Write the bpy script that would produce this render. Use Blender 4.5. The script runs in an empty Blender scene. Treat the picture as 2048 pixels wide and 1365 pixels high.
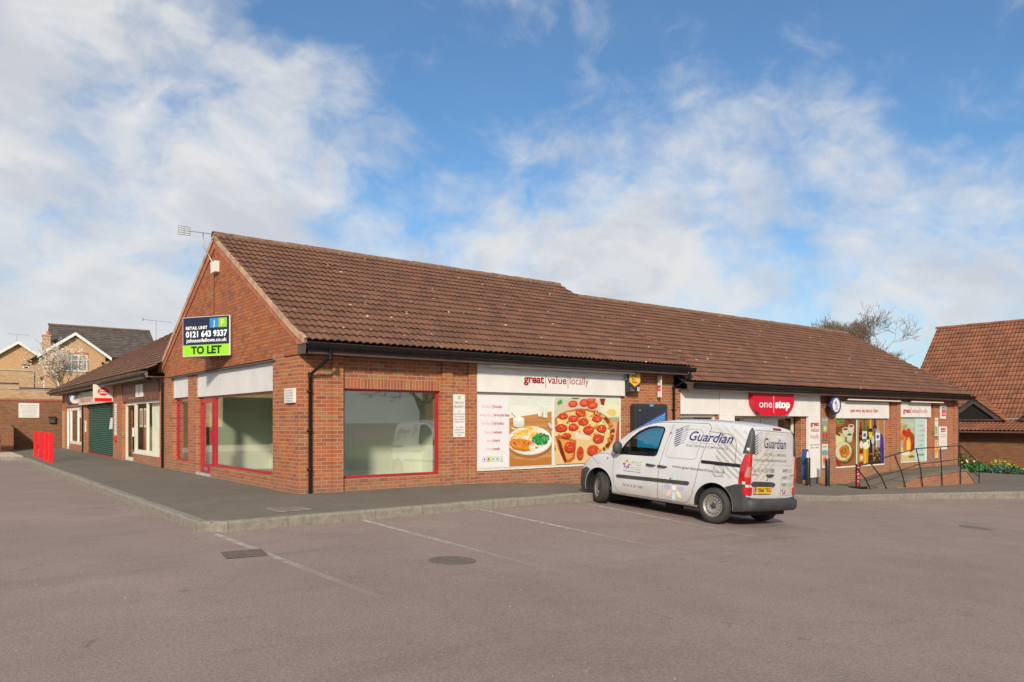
import bpy, bmesh, math, random
import numpy as np
from mathutils import Vector, Matrix
from mathutils.bvhtree import BVHTree

# ------------------------------------------------------------------ camera, sky, sun, exposure
S = bpy.context.scene
COL = S.collection
cam_d = bpy.data.cameras.new("camera")
cam = bpy.data.objects.new("camera", cam_d); COL.objects.link(cam)
cam.location = (-5.66, -13.87, 1.39)
cam.rotation_euler = (math.radians(90), 0, -math.atan2(0.61446, 0.78895))
cam_d.sensor_width = 36; cam_d.lens = 1513.5/2048*36
cam_d.shift_y = 159.5/2048
cam_d.clip_end = 3000
S.camera = cam

SUN_EL = math.radians(27); SUN_AZ = (-0.64, -0.77)          # horizontal direction towards the sun
w = bpy.data.worlds.new("World"); S.world = w; w.use_nodes = True
S.view_settings.view_transform = 'Standard'; S.view_settings.look = 'None'
S.view_settings.exposure = 0.10; S.view_settings.gamma = 1; S.view_settings.use_curve_mapping = False

class NT:
    """tiny node helper"""
    def __init__(s, nt): s.nt = nt; s.n = nt.nodes; s.l = nt.links
    def new(s, t, **k):
        n = s.n.new(t)
        for a, b in k.items(): setattr(n, a, b)
        return n
    def link(s, a, b): s.l.new(a, b)
    def put(s, sock, v):
        if isinstance(v, bpy.types.NodeSocket): s.l.new(v, sock)
        else: sock.default_value = v
    def math(s, op, a, b=0.0, c=0.0, clamp=False):
        n = s.new('ShaderNodeMath', operation=op); n.use_clamp = clamp
        s.put(n.inputs[0], a); s.put(n.inputs[1], b); s.put(n.inputs[2], c)
        return n.outputs[0]
    def vmath(s, op, a, b=(0, 0, 0)):
        n = s.new('ShaderNodeVectorMath', operation=op); s.put(n.inputs[0], a); s.put(n.inputs[1], b)
        return n.outputs['Value'] if op == 'DOT_PRODUCT' else n.outputs[0]
    def mix(s, f, a, b, bt='MIX'):
        n = s.new('ShaderNodeMix', data_type='RGBA'); n.blend_type = bt
        s.put(n.inputs[0], f); s.put(n.inputs[6], a); s.put(n.inputs[7], b)
        return n.outputs[2]
    def noise(s, vec, scale, detail=4, rough=0.55, dist=0.0):
        n = s.new('ShaderNodeTexNoise'); s.put(n.inputs['Vector'], vec)
        n.inputs['Scale'].default_value = scale; n.inputs['Detail'].default_value = detail
        n.inputs['Roughness'].default_value = rough; n.inputs['Distortion'].default_value = dist
        return n.outputs['Fac']
    def ramp(s, f, stops, interp='LINEAR'):
        n = s.new('ShaderNodeValToRGB'); s.put(n.inputs[0], f); cr = n.color_ramp; cr.interpolation = interp
        while len(cr.elements) < len(stops): cr.elements.new(0.5)
        for e, (p, c) in zip(cr.elements, stops):
            e.position = p; e.color = (c[0], c[1], c[2], 1) if hasattr(c, '__len__') else (c, c, c, 1)
        return n.outputs[0]
    def mapr(s, v, a, b, c=0.0, d=1.0, smooth=True):
        n = s.new('ShaderNodeMapRange'); n.interpolation_type = 'SMOOTHSTEP' if smooth else 'LINEAR'
        s.put(n.inputs[0], v)
        for i, q in enumerate((a, b, c, d)): n.inputs[i+1].default_value = q
        return n.outputs[0]
    def comb(s, x, y, z):
        n = s.new('ShaderNodeCombineXYZ')
        for i, q in enumerate((x, y, z)): s.put(n.inputs[i], q)
        return n.outputs[0]
    def sep(s, v):
        n = s.new('ShaderNodeSeparateXYZ'); s.put(n.inputs[0], v); return n.outputs

def world_sky():
    t = NT(w.node_tree); t.n.clear()
    sky = t.new('ShaderNodeTexSky', sky_type='NISHITA'); sky.sun_disc = False
    sky.sun_elevation = SUN_EL; sky.sun_rotation = math.atan2(SUN_AZ[0], SUN_AZ[1])
    sky.air_density = 1.0; sky.dust_density = 0.6; sky.ozone_density = 2.0; sky.altitude = 100
    tc = t.new('ShaderNodeTexCoord'); d = t.vmath('NORMALIZE', tc.outputs['Generated'])
    dx, dy, dz = t.sep(d)[:3]
    # cloud noise on the direction, a little stretched sideways
    v = t.vmath('MULTIPLY', d, (1, 1, 1.45))
    wob = t.noise(v, 5.0, 4, 0.55)
    v2 = t.vmath('ADD', v, t.comb(t.math('MULTIPLY', t.math('SUBTRACT', wob, 0.5), 0.16), 0.0, t.math('MULTIPLY', t.math('SUBTRACT', wob, 0.5), -0.12)))
    big = t.noise(v2, 5.5, 8, 0.52)
    fine = t.noise(v2, 16, 7, 0.58, 0.3)
    dens = t.math('ADD', t.math('MULTIPLY', big, 0.68), t.math('MULTIPLY', fine, 0.34))
    # how covered the sky is round fixed directions: weighted mean of anchors
    F = Vector((0.61446, 0.78895, 0)); R = Vector((0.78895, -0.61446, 0)); f = 1513.5
    num = den = None; k = 1/(2*math.radians(5.0)**2)
    for px, py, val in ((0,0,.7),(90,160,.15),(230,70,-.1),(370,60,.3),(540,70,-.35),(480,190,.3),(700,20,.0),(630,270,.6),(610,150,-.35),(860,80,-.6),(1000,0,-.7),(800,210,-.8),(950,290,-.9),(1190,40,-.7),(1090,160,-.7),
                        (1350,60,-.25),(1300,200,-.3),(1500,30,-.6),(1560,160,.3),(1700,80,-.6),(1900,60,-.7),(2060,20,-.5),(1850,190,-.05),(2040,200,-.4),(150,350,.8),(60,560,.8),(300,600,.8),(470,400,.8),(700,450,.55),
                        (880,340,.0),(1010,430,.15),(1150,330,.3),(1250,480,.5),(1450,400,.3),(1350,300,.1),(1600,310,.25),(1560,480,.0),(1660,540,-.5),(1750,380,.2),(1900,330,.1),(1990,440,.9),(1850,600,.7),(1480,600,.6),(1000,560,.9),(700,600,.9),(1250,560,.9),(-500,0,.6),(-500,600,.8),(2600,0,-.3),(2600,600,.8),(400,-500,.3),(1600,-500,.1)):
        v0 = (F + R*((px-1024)/f) + Vector((0, 0, 1))*((842-py)/f)).normalized()
        e = t.math('EXPONENT', t.math('MULTIPLY', t.math('SUBTRACT', t.vmath('DOT_PRODUCT', d, tuple(v0)), 1.0), 2*k))
        num = t.math('MULTIPLY', e, val) if num is None else t.math('MULTIPLY_ADD', e, val, num)
        den = e if den is None else t.math('ADD', den, e)
    bias = t.math('DIVIDE', t.math('ADD', num, 0.004), t.math('ADD', den, 0.012))
    tot = t.math('MULTIPLY_ADD', bias, 0.25, dens)
    cov = t.mapr(tot, 0.375, 0.70, 0.05, 1.0)
    cov = t.math('MAXIMUM', t.math('MULTIPLY', cov, 0.96), t.mapr(dz, 0.0, 0.16, 0.75, 0.0))
    # cloud tone: bright tops, lavender-grey thick parts
    thick = t.mapr(t.noise(t.vmath('ADD', v2, (0.03, 0.02, 0.05)), 8, 7, 0.55), 0.36, 0.64)
    ccol = t.mix(thick, (5.7, 5.9, 6.35, 1), (7.4, 7.4, 7.35, 1))
    ccol = t.mix(t.mapr(dz, -0.02, 0.22, 0.6, 0.0), ccol, (6.6, 6.75, 6.9, 1))
    skyc = t.mix(1.0, sky.outputs[0], (0.66, 1.04, 1.27, 1), 'MULTIPLY')
    col = t.mix(cov, skyc, ccol)
    col = t.mix(t.mapr(dz, -0.06, 0.0, 1.0, 0.0), col, (1.2, 1.1, 1.0, 1))
    bg = t.new('ShaderNodeBackground'); t.link(col, bg.inputs[0]); bg.inputs[1].default_value = 0.10
    o = t.new('ShaderNodeOutputWorld'); t.link(bg.outputs[0], o.inputs[0])
world_sky()
sl = bpy.data.lights.new("sun", 'SUN'); sl.energy = 4.1; sl.angle = math.radians(5); sl.color = (1.0, 0.85, 0.69)
sun = bpy.data.objects.new("sun", sl); COL.objects.link(sun)
_h = Vector((SUN_AZ[0], SUN_AZ[1], 0)).normalized()*math.cos(SUN_EL); _h.z = math.sin(SUN_EL)
sun.rotation_euler = (-_h).to_track_quat('-Z', 'Y').to_euler()

# ------------------------------------------------------------------ helpers
random.seed(4); rng = np.random.default_rng(4)
def lin(h):
    """sRGB hex or 0-255 triple to linear"""
    if isinstance(h, str): h = [int(h[i:i+2], 16) for i in (0, 2, 4)]
    return tuple(((c/255)/12.92 if c/255 <= 0.04045 else ((c/255+0.055)/1.055)**2.4) for c in h)
def tag(o, label=None, cat=None, group=None, kind=None):
    if label: o['label'] = label
    if cat: o['category'] = cat
    if group: o['group'] = group
    if kind: o['kind'] = kind
    return o
def thing(name, label, cat, loc=(0, 0, 0), group=None):
    o = bpy.data.objects.new(name, None); COL.objects.link(o); o.location = loc; o.empty_display_size = 0.2
    return tag(o, label, cat, group)
MATS = {}
def mat(name, col=(0.5, 0.5, 0.5), rough=0.7, metal=0.0, var=0.0, vscale=6.0, bump=0.0, bscale=60.0, coat=0.0, spec=0.5, dirt=None, emit=None):
    if name in MATS: return MATS[name]
    m = bpy.data.materials.new(name); m.use_nodes = True; t = NT(m.node_tree); b = t.n['Principled BSDF']
    b.inputs['Roughness'].default_value = rough; b.inputs['Metallic'].default_value = metal
    b.inputs['Coat Weight'].default_value = coat; b.inputs['Coat Roughness'].default_value = 0.08
    b.inputs['Specular IOR Level'].default_value = spec
    tc = t.new('ShaderNodeTexCoord'); P = tc.outputs['Object']
    c = (col[0], col[1], col[2], 1)
    if var > 0:
        n = t.noise(P, vscale, 5, 0.6)
        lo = tuple(x*(1-var) for x in col)+(1,); hi = tuple(min(1, x*(1+var)) for x in col)+(1,)
        c = t.mix(t.mapr(n, 0.3, 0.7), lo, hi)
    if dirt:
        n = t.noise(P, dirt[1], 6, 0.65); c = t.mix(t.mapr(n, 0.52, 0.75, 0, dirt[2]), c, dirt[0]+(1,))
    t.put(b.inputs['Base Color'], c)
    if bump > 0:
        bn = t.new('ShaderNodeBump'); bn.inputs['Strength'].default_value = bump; bn.inputs['Distance'].default_value = 0.01
        t.link(t.noise(P, bscale, 4, 0.6), bn.inputs['Height']); t.link(bn.outputs[0], b.inputs['Normal'])
    if emit: b.inputs['Emission Color'].default_value = emit[:3]+(1,); b.inputs['Emission Strength'].default_value = emit[3]
    MATS[name] = m; return m

class MB:
    """mesh builder"""
    def __init__(s): s.v = []; s.f = []; s.m = []; s.s = []; s.c = []; s.ci = {}
    def add(s, vs, fs, mi=0, smooth=False, col=None):
        o = len(s.v); s.v.extend([tuple(p) for p in vs])
        for f in fs:
            s.f.append(tuple(o+i for i in f)); s.m.append(mi); s.s.append(smooth)
            s.c.append(col)
    def box(s, x0, x1, y0, y1, z0, z1, mi=0, M=None, col=None):
        x0, x1 = min(x0, x1), max(x0, x1); y0, y1 = min(y0, y1), max(y0, y1); z0, z1 = min(z0, z1), max(z0, z1)
        vs = [Vector(p) for p in ((x0,y0,z0),(x1,y0,z0),(x1,y1,z0),(x0,y1,z0),(x0,y0,z1),(x1,y0,z1),(x1,y1,z1),(x0,y1,z1))]
        if M is not None: vs = [M @ p for p in vs]
        s.add(vs, ((0,3,2,1),(4,5,6,7),(0,1,5,4),(1,2,6,5),(2,3,7,6),(3,0,4,7)), mi, False, col)
    def prism(s, poly, a, b, fn, mi=0, col=None, smooth=False):
        """poly 2D list, extruded from a to b; fn(u, v, w) -> xyz"""
        n = len(poly); vs = [fn(p[0], p[1], a) for p in poly]+[fn(p[0], p[1], b) for p in poly]
        fs = [tuple(range(n-1, -1, -1)), tuple(range(n, 2*n))]
        s.add(vs, fs, mi, False, col)
        s.add(vs, [(i, (i+1) % n, n+(i+1) % n, n+i) for i in range(n)], mi, smooth, col)
    def tube(s, pts, r, n=8, mi=0, cap=True, col=None, smooth=True):
        pts = [Vector(p) for p in pts]; rr = r if hasattr(r, '__len__') else [r]*len(pts)
        rings = []; up = None
        for i, p in enumerate(pts):
            d = (pts[min(i+1, len(pts)-1)]-pts[max(i-1, 0)])
            if d.length < 1e-9: d = Vector((0, 0, 1))
            d.normalize()
            if up is None or abs(up.dot(d)) > 0.98: up = Vector((0, 0, 1)) if abs(d.z) < 0.9 else Vector((1, 0, 0))
            a = d.cross(up).normalized(); b = a.cross(d).normalized(); up = b
            rings.append([p+(a*math.cos(2*math.pi*k/n)+b*math.sin(2*math.pi*k/n))*rr[i] for k in range(n)])
        vs = [q for g in rings for q in g]
        fs = [(i*n+k, i*n+(k+1) % n, (i+1)*n+(k+1) % n, (i+1)*n+k) for i in range(len(pts)-1) for k in range(n)]
        s.add(vs, fs, mi, smooth, col)
        if cap: s.add(rings[0], [tuple(range(n-1, -1, -1))], mi, False, col); s.add(rings[-1], [tuple(range(n))], mi, False, col)
    def lathe(s, prof, c, axis, n=32, mi=0, smooth=True, col=None):
        """prof list of (r, h) along axis from centre c"""
        axis = Vector(axis).normalized(); a = axis.orthogonal().normalized(); b = axis.cross(a); c = Vector(c)
        vs = [c+axis*h+(a*math.cos(2*math.pi*k/n)+b*math.sin(2*math.pi*k/n))*r for r, h in prof for k in range(n)]
        fs = [(i*n+k, i*n+(k+1) % n, (i+1)*n+(k+1) % n, (i+1)*n+k) for i in range(len(prof)-1) for k in range(n)]
        s.add(vs, fs, mi, smooth, col)
    def build(s, name, mats, parent=None, bevel=0.0, fix=True):
        me = bpy.data.meshes.new(name); me.from_pydata(s.v, [], s.f)
        if not isinstance(mats, (list, tuple)): mats = [mats]
        for m in mats: me.materials.append(m)
        me.polygons.foreach_set('material_index', s.m); me.polygons.foreach_set('use_smooth', s.s)
        if any(c is not None for c in s.c):
            at = me.color_attributes.new('Col', 'FLOAT_COLOR', 'CORNER'); arr = np.ones((len(me.loops), 4), np.float32)
            tot = [len(f) for f in s.f]; cols = np.array([(c if c is not None else (1, 1, 1)) for c in s.c], np.float32)
            arr[:, :3] = np.repeat(cols, tot, axis=0); at.data.foreach_set('color', arr.ravel())
        if fix:
            bm = bmesh.new(); bm.from_mesh(me); bmesh.ops.recalc_face_normals(bm, faces=bm.faces); bm.to_mesh(me); bm.free()
        me.update()
        o = bpy.data.objects.new(name, me); COL.objects.link(o)
        if parent is not None:
            o.parent = parent
            o.matrix_parent_inverse = Matrix.Identity(4)
            # coordinates are given in the world: take the parent's place out
            q = parent; off = Vector((0, 0, 0))
            while q is not None: off += q.location; q = q.parent
            me.transform(Matrix.Translation(-off))
        if bevel > 0:
            md = o.modifiers.new('bevel', 'BEVEL'); md.width = bevel; md.segments = 2; md.limit_method = 'ANGLE'
        return o

# ---- flat printed graphics (posters, lettering) with a colour attribute
def print_mat(name, rough=0.5, var=0.04, coat=0.0):
    if name in MATS: return MATS[name]
    m = bpy.data.materials.new(name); m.use_nodes = True; t = NT(m.node_tree); b = t.n['Principled BSDF']
    a = t.new('ShaderNodeVertexColor', layer_name='Col'); tc = t.new('ShaderNodeTexCoord')
    n = t.noise(tc.outputs['Object'], 30, 4, 0.7)
    c = t.mix(1.0, a.outputs[0], t.ramp(n, [(0.25, 1-var*2), (0.75, 1.0)]), 'MULTIPLY')
    t.put(b.inputs['Base Color'], c); b.inputs['Roughness'].default_value = rough; b.inputs['Coat Weight'].default_value = coat
    MATS[name] = m; return m
_tc = {}
def text2d(txt, bold=0.0, shear=0.0, space=1.0):
    k = (txt, bold, shear, space)
    if k not in _tc:
        cu = bpy.data.curves.new('t', 'FONT'); cu.body = txt; cu.size = 1; cu.offset = bold; cu.shear = shear; cu.space_character = space
        cu.resolution_u = 3; cu.fill_mode = 'FRONT'
        ob = bpy.data.objects.new('t', cu); COL.objects.link(ob)
        dg = bpy.context.evaluated_depsgraph_get(); me = bpy.data.meshes.new_from_object(ob.evaluated_get(dg))
        vs = [(v.co.x, v.co.y) for v in me.vertices]; fs = [tuple(p.vertices) for p in me.polygons]
        bpy.data.objects.remove(ob); bpy.data.curves.remove(cu); bpy.data.meshes.remove(me)
        _tc[k] = (vs, fs)
    return _tc[k]
class Flat:
    """flat layers on a plane: origin o, unit u (right), unit w (up), n (out)"""
    def __init__(s, o, u, w, n, fn=None, step=0.0012):
        s.o, s.u, s.w, s.n = Vector(o), Vector(u), Vector(w), Vector(n); s.mb = MB(); s.k = 0; s.fn = fn; s.step = step
    def P(s, x, y, k=None):
        k = s.k if k is None else k
        if s.fn: return s.fn(x, y, 0.002+s.step*k)
        return s.o+s.u*x+s.w*y+s.n*(s.step*k)
    def poly(s, pts, col, lay=True):
        if lay: s.k += 1
        s.mb.add([s.P(x, y) for x, y in pts], [tuple(range(len(pts)))], 0, False, lin(col) if isinstance(col, str) else col)
    def rect(s, x0, y0, x1, y1, col, nx=1, ny=1, lay=True):
        if not lay: s.k += 0.15
        if nx == ny == 1: return s.poly([(x0, y0), (x1, y0), (x1, y1), (x0, y1)], col, lay)
        if lay: s.k += 1
        for i in range(nx):
            for j in range(ny):
                a, b = x0+(x1-x0)*i/nx, x0+(x1-x0)*(i+1)/nx; c, d = y0+(y1-y0)*j/ny, y0+(y1-y0)*(j+1)/ny
                s.poly([(a, c), (b, c), (b, d), (a, d)], col, False)
    def ell(s, cx, cy, rx, ry, col, n=20, rot=0.0, wob=0.0, lay=True):
        pts = []
        for i in range(n):
            a = 2*math.pi*i/n; q = 1+wob*(random.random()-0.5); x, y = rx*q*math.cos(a), ry*q*math.sin(a)
            pts.append((cx+x*math.cos(rot)-y*math.sin(rot), cy+x*math.sin(rot)+y*math.cos(rot)))
        s.poly(pts, col, lay)
    def line(s, pts, wd, col, lay=True, closed=False):
        """ribbon along a polyline"""
        if lay: s.k += 1
        P = [Vector(p) for p in pts]; n = len(P); L = []; Rr = []
        for i in range(n):
            a = P[(i-1) % n] if (closed or i > 0) else P[i]; b = P[(i+1) % n] if (closed or i < n-1) else P[i]
            d = (b-a); d = d.normalized() if d.length > 1e-9 else Vector((1, 0)); q = Vector((-d.y, d.x))*wd/2
            L.append(P[i]+q); Rr.append(P[i]-q)
        for i in range(n if closed else n-1):
            j = (i+1) % n
            s.poly([tuple(Rr[i]), tuple(Rr[j]), tuple(L[j]), tuple(L[i])], col, False)
    def text(s, txt, x, y, h, col, bold=0.0, shear=0.0, w=None, al='C', lay=True, slope=0.0, space=1.0):
        """h = cap height; w = total width wanted; (x,y) baseline anchor"""
        vs, fs = text2d(txt, bold, shear, space)
        if not vs: return
        s.k += 1 if lay else 0.25
        xs = [p[0] for p in vs]; x0, x1 = min(xs), max(xs); sc = h/0.70
        sx = (w/(x1-x0)) if w else sc
        W = (x1-x0)*sx; ox = x-{'L': 0, 'C': W/2, 'R': W}[al]
        pv = [s.P(ox+(p[0]-x0)*sx, y+p[1]*sc+slope*(p[0]-x0)*sx) for p in vs]
        s.mb.add(pv, fs, 0, False, lin(col) if isinstance(col, str) else col)
    def build(s, name, parent=None, mt=None):
        return s.mb.build(name, mt or print_mat('printed_ink'), parent, fix=False)
def front(o, **k): return Flat((0, o, 0), (1, 0, 0), (0, 0, 1), (0, -1, 0), **k)      # u = X, w = Z on a wall facing -Y
def gable(o, **k): return Flat((o, 0, 0), (0, -1, 0), (0, 0, 1), (-1, 0, 0), **k)     # u = -Y, w = Z on a wall facing -X

def wall_cells(mb, u0, u1, z0, z1, holes, fn, d0, d1, mi=0):
    """wall with rectangular openings, real thickness from d0 (out) to d1 (in); fn(u,z,d)->xyz"""
    us = sorted({u0, u1, *[h[0] for h in holes], *[h[1] for h in holes]}); zs = sorted({z0, z1, *[h[2] for h in holes], *[h[3] for h in holes]})
    us = [q for q in us if u0 <= q <= u1]; zs = [q for q in zs if z0 <= q <= z1]
    def solid(i, j):
        if not (0 <= i < len(us)-1 and 0 <= j < len(zs)-1): return False
        cu, cz = (us[i]+us[i+1])/2, (zs[j]+zs[j+1])/2
        return not any(h[0] < cu < h[1] and h[2] < cz < h[3] for h in holes)
    for i in range(len(us)-1):
        for j in range(len(zs)-1):
            if not solid(i, j): continue
            a, b, c, d = us[i], us[i+1], zs[j], zs[j+1]
            for dd in (d0, d1): mb.add([fn(a, c, dd), fn(b, c, dd), fn(b, d, dd), fn(a, d, dd)], [(0, 1, 2, 3)], mi)
            for (p, q, ii, jj) in (((a, c), (a, d), i-1, j), ((b, c), (b, d), i+1, j), ((a, c), (b, c), i, j-1), ((a, d), (b, d), i, j+1)):
                if not solid(ii, jj): mb.add([fn(*p, d0), fn(*q, d0), fn(*q, d1), fn(*p, d1)], [(0, 1, 2, 3)], mi)
fX = lambda u, z, d: (u, d, z)       # front wall: u = X, depth along +Y
fY = lambda u, z, d: (d, u, z)       # gable wall: u = Y, depth along +X

# ------------------------------------------------------------------ materials
def brick_mat(name, ramp, mortar, bw=0.225, rh=0.075, ms=0.0062, vert=False, stain=0.25, rot=False):
    m = bpy.data.materials.new(name); m.use_nodes = True; t = NT(m.node_tree); b = t.n['Principled BSDF']
    tc = t.new('ShaderNodeTexCoord'); x, y, z = t.sep(tc.outputs['Object'])[:3]
    u = t.math('ADD', x, y); v = t.comb(z, u, 0.0) if vert else t.comb(u, z, 0.0)
    br = t.new('ShaderNodeTexBrick'); t.link(v, br.inputs['Vector'])
    br.inputs['Color1'].default_value = (0, 0, 0, 1); br.inputs['Color2'].default_value = (1, 1, 1, 1); br.inputs['Mortar'].default_value = (0.5, 0.5, 0.5, 1)
    for k, q in (('Scale', 1), ('Mortar Size', ms), ('Mortar Smooth', 0.15), ('Brick Width', bw), ('Row Height', rh)): br.inputs[k].default_value = q
    br.offset = 0.0 if vert else 0.5
    P = tc.outputs['Object']
    c = t.ramp(br.outputs['Color'], ramp)
    g = t.noise(P, 45, 4, 0.7); c = t.mix(1.0, c, t.ramp(g, [(0.3, 0.80), (0.7, 1.12)]), 'MULTIPLY')
    mo = t.mix(t.noise(P, 14, 3), (mortar[0]*0.8, mortar[1]*0.8, mortar[2]*0.8, 1), mortar+(1,))
    c = t.mix(br.outputs['Fac'], c, mo)
    st = t.noise(P, 1.1, 6, 0.6); c = t.mix(t.mapr(st, 0.45, 0.75, 0, stain), c, (0.17, 0.095, 0.06, 1))
    # splash dirt and efflorescence near the ground
    lowz = t.math('ADD', z, t.math('MULTIPLY', t.noise(P, 3.0, 4), 0.7))
    c = t.mix(t.mapr(lowz, 0.35, 0.75, 0.30, 0.0), c, (0.22, 0.17, 0.12, 1))
    ef = t.noise(P, 2.3, 5, 0.7); c = t.mix(t.mapr(ef, 0.66, 0.80, 0, 0.22), c, (0.5, 0.44, 0.38, 1))
    t.put(b.inputs['Base Color'], c); b.inputs['Roughness'].default_value = 0.85
    bn = t.new('ShaderNodeBump'); bn.inputs['Strength'].default_value = 0.6; bn.inputs['Distance'].default_value = 0.006
    h = t.math('ADD', t.math('SUBTRACT', 1.0, br.outputs['Fac']), t.math('MULTIPLY', g, 0.35)); t.link(h, bn.inputs['Height']); t.link(bn.outputs[0], b.inputs['Normal'])
    MATS[name] = m; return m
RED = [(0.0, (0.27, 0.085, 0.055)), (0.12, (0.34, 0.10, 0.06)), (0.35, (0.40, 0.115, 0.058)), (0.62, (0.45, 0.125, 0.052)), (0.84, (0.48, 0.145, 0.06)), (0.93, (0.39, 0.17, 0.08)), (1.0, (0.36, 0.20, 0.10))]
RED = [(p, (c[0]*.89, c[1]*.96, c[2]*.80)) for p, c in RED]
M_BRICK = brick_mat('red_brick', RED, (0.50, 0.34, 0.225))
M_BRICKV = brick_mat('soldier_brick', RED, (0.50, 0.35, 0.24), vert=True)
M_BRICKG = brick_mat('gable_brick', [(p, (c[0]*1.05, c[1]*1.02, c[2]*0.9)) for p, c in RED], (0.16, 0.075, 0.045), ms=0.006, stain=0.15)
M_BRICKD = brick_mat('old_red_brick', [(p, (c[0]*0.62, c[1]*0.75, c[2]*0.75)) for p, c in RED], (0.30, 0.21, 0.14), stain=0.4)
M_BUFF = brick_mat('buff_brick', [(0, (0.42, 0.25, 0.13)), (0.5, (0.52, 0.33, 0.17)), (1, (0.58, 0.38, 0.22))], (0.52, 0.42, 0.30), stain=0.12)
M_BUFF2 = brick_mat('yellow_brick', [(0, (0.50, 0.30, 0.15)), (0.5, (0.56, 0.34, 0.17)), (1, (0.60, 0.37, 0.19))], (0.58, 0.42, 0.26), stain=0.05)

def tile_mat(name, c0, c1, c2, moss=0.4, white=True):
    m = bpy.data.materials.new(name); m.use_nodes = True; t = NT(m.node_tree); b = t.n['Principled BSDF']
    tc = t.new('ShaderNodeTexCoord'); P = tc.outputs['Object']; x, y, z = t.sep(P)[:3]
    wn = t.new('ShaderNodeTexWhiteNoise', noise_dimensions='2D')
    t.link(t.comb(t.math('FLOOR', t.math('DIVIDE', x, 0.30)), t.math('FLOOR', t.math('DIVIDE', y, 0.335)), 0.0), wn.inputs['Vector'])
    c = t.ramp(wn.outputs['Value'], [(0, c0), (0.5, c1), (1, c2)])
    g = t.noise(P, 30, 5, 0.7); c = t.mix(1.0, c, t.ramp(g, [(0.3, 0.72), (0.7, 1.15)]), 'MULTIPLY')
    st = t.noise(t.vmath('MULTIPLY', P, (1, 0.35, 1)), 2.0, 5, 0.6); c = t.mix(t.mapr(st, 0.5, 0.75, 0, moss), c, (0.10, 0.075, 0.05, 1))
    if white:
        vo = t.new('ShaderNodeTexVoronoi'); vo.voronoi_dimensions = '2D'; vo.inputs['Scale'].default_value = 1.5
        t.link(t.vmath('ADD', P, t.comb(t.math('MULTIPLY', t.noise(P, 25, 3), 0.06), t.math('MULTIPLY', t.noise(P, 33, 3), 0.06), 0.0)), vo.inputs['Vector'])
        r = t.sep(vo.outputs['Color'])[0]
        sp = t.math('MULTIPLY', t.math('LESS_THAN', vo.outputs['Distance'], t.math('MULTIPLY', r, 0.048)), t.math('GREATER_THAN', r, 0.45))
        c = t.mix(t.math('MULTIPLY', sp, 0.75), c, (0.62, 0.55, 0.48, 1))
    t.put(b.inputs['Base Color'], c); b.inputs['Roughness'].default_value = 0.8
    bn = t.new('ShaderNodeBump'); bn.inputs['Strength'].default_value = 0.4; bn.inputs['Distance'].default_value = 0.008; t.link(g, bn.inputs['Height']); t.link(bn.outputs[0], b.inputs['Normal'])
    MATS[name] = m; return m
M_TILE = tile_mat('brown_roof_tile', (0.113, 0.054, 0.034), (0.146, 0.067, 0.040), (0.178, 0.082, 0.048), 0.3)
M_TILE_R = tile_mat('red_roof_tile', (0.18, 0.070, 0.040), (0.245, 0.093, 0.048), (0.30, 0.118, 0.060), 0.35, False)
M_TILE_S = tile_mat('grey_roof_tile', (0.075, 0.065, 0.06), (0.10, 0.085, 0.075), (0.13, 0.11, 0.10), 0.3, False)
M_RIDGE = mat('ridge_tile', (0.18, 0.105, 0.065), 0.9, var=0.35, vscale=9, bump=0.5, bscale=40, dirt=((0.26, 0.22, 0.13), 6, 0.7))
M_VERGE = mat('verge_mortar', (0.46, 0.30, 0.19), 0.9, var=0.25, vscale=5, bump=0.4, bscale=30)
M_FASCIA = mat('brown_fascia_board', (0.085, 0.058, 0.052), 0.55, var=0.2, vscale=3)
M_SOFFIT = mat('dark_soffit', (0.07, 0.045, 0.035), 0.7, var=0.2)
M_BLACK = mat('black_plastic', (0.007, 0.007, 0.008), 0.35, var=0.2, spec=0.35)
M_BLACKP = mat('black_paint', (0.012, 0.012, 0.013), 0.3, var=0.2, coat=0.3)
M_REDP = mat('red_paint', (0.42, 0.014, 0.032), 0.35, var=0.12, vscale=3, coat=0.3)
M_REDPOST = mat('bright_red_paint', (0.78, 0.012, 0.02), 0.4, var=0.1, vscale=6)
M_WHITE = mat('white_panel', (0.74, 0.73, 0.70), 0.45, var=0.05, vscale=2, dirt=((0.55, 0.53, 0.48), 1.5, 0.35))
M_WHITE2 = mat('pale_grey_board', (0.66, 0.66, 0.66), 0.55, var=0.05, vscale=1.5, dirt=((0.48, 0.46, 0.44), 2.5, 0.5))
M_CREAM = mat('cream_frame', (0.72, 0.69, 0.58), 0.45, var=0.06)
M_UPVC = mat('white_frame', (0.78, 0.77, 0.74), 0.35, var=0.05)
M_CONC = mat('concrete', (0.235, 0.215, 0.18), 0.9, var=0.18, vscale=9, bump=0.5, bscale=80, dirt=((0.12, 0.115, 0.08), 2.2, 0.7))
M_CONCL = mat('pale_concrete', (0.50, 0.43, 0.33), 0.9, var=0.15, vscale=4, bump=0.3, bscale=60)
M_WALLIN = mat('interior_plaster', (0.70, 0.74, 0.62), 0.9, var=0.04, vscale=1)
M_FLOORIN = mat('interior_floor', (0.30, 0.31, 0.27), 0.6, var=0.15, vscale=2)
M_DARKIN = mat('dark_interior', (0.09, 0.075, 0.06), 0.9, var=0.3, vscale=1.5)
M_METAL = mat('galvanised_metal', (0.42, 0.42, 0.40), 0.45, 0.7, var=0.15)
M_PRINT = print_mat('printed_ink'); M_PRINTG = print_mat('printed_vinyl', 0.35, 0.14, 0.1)

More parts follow.
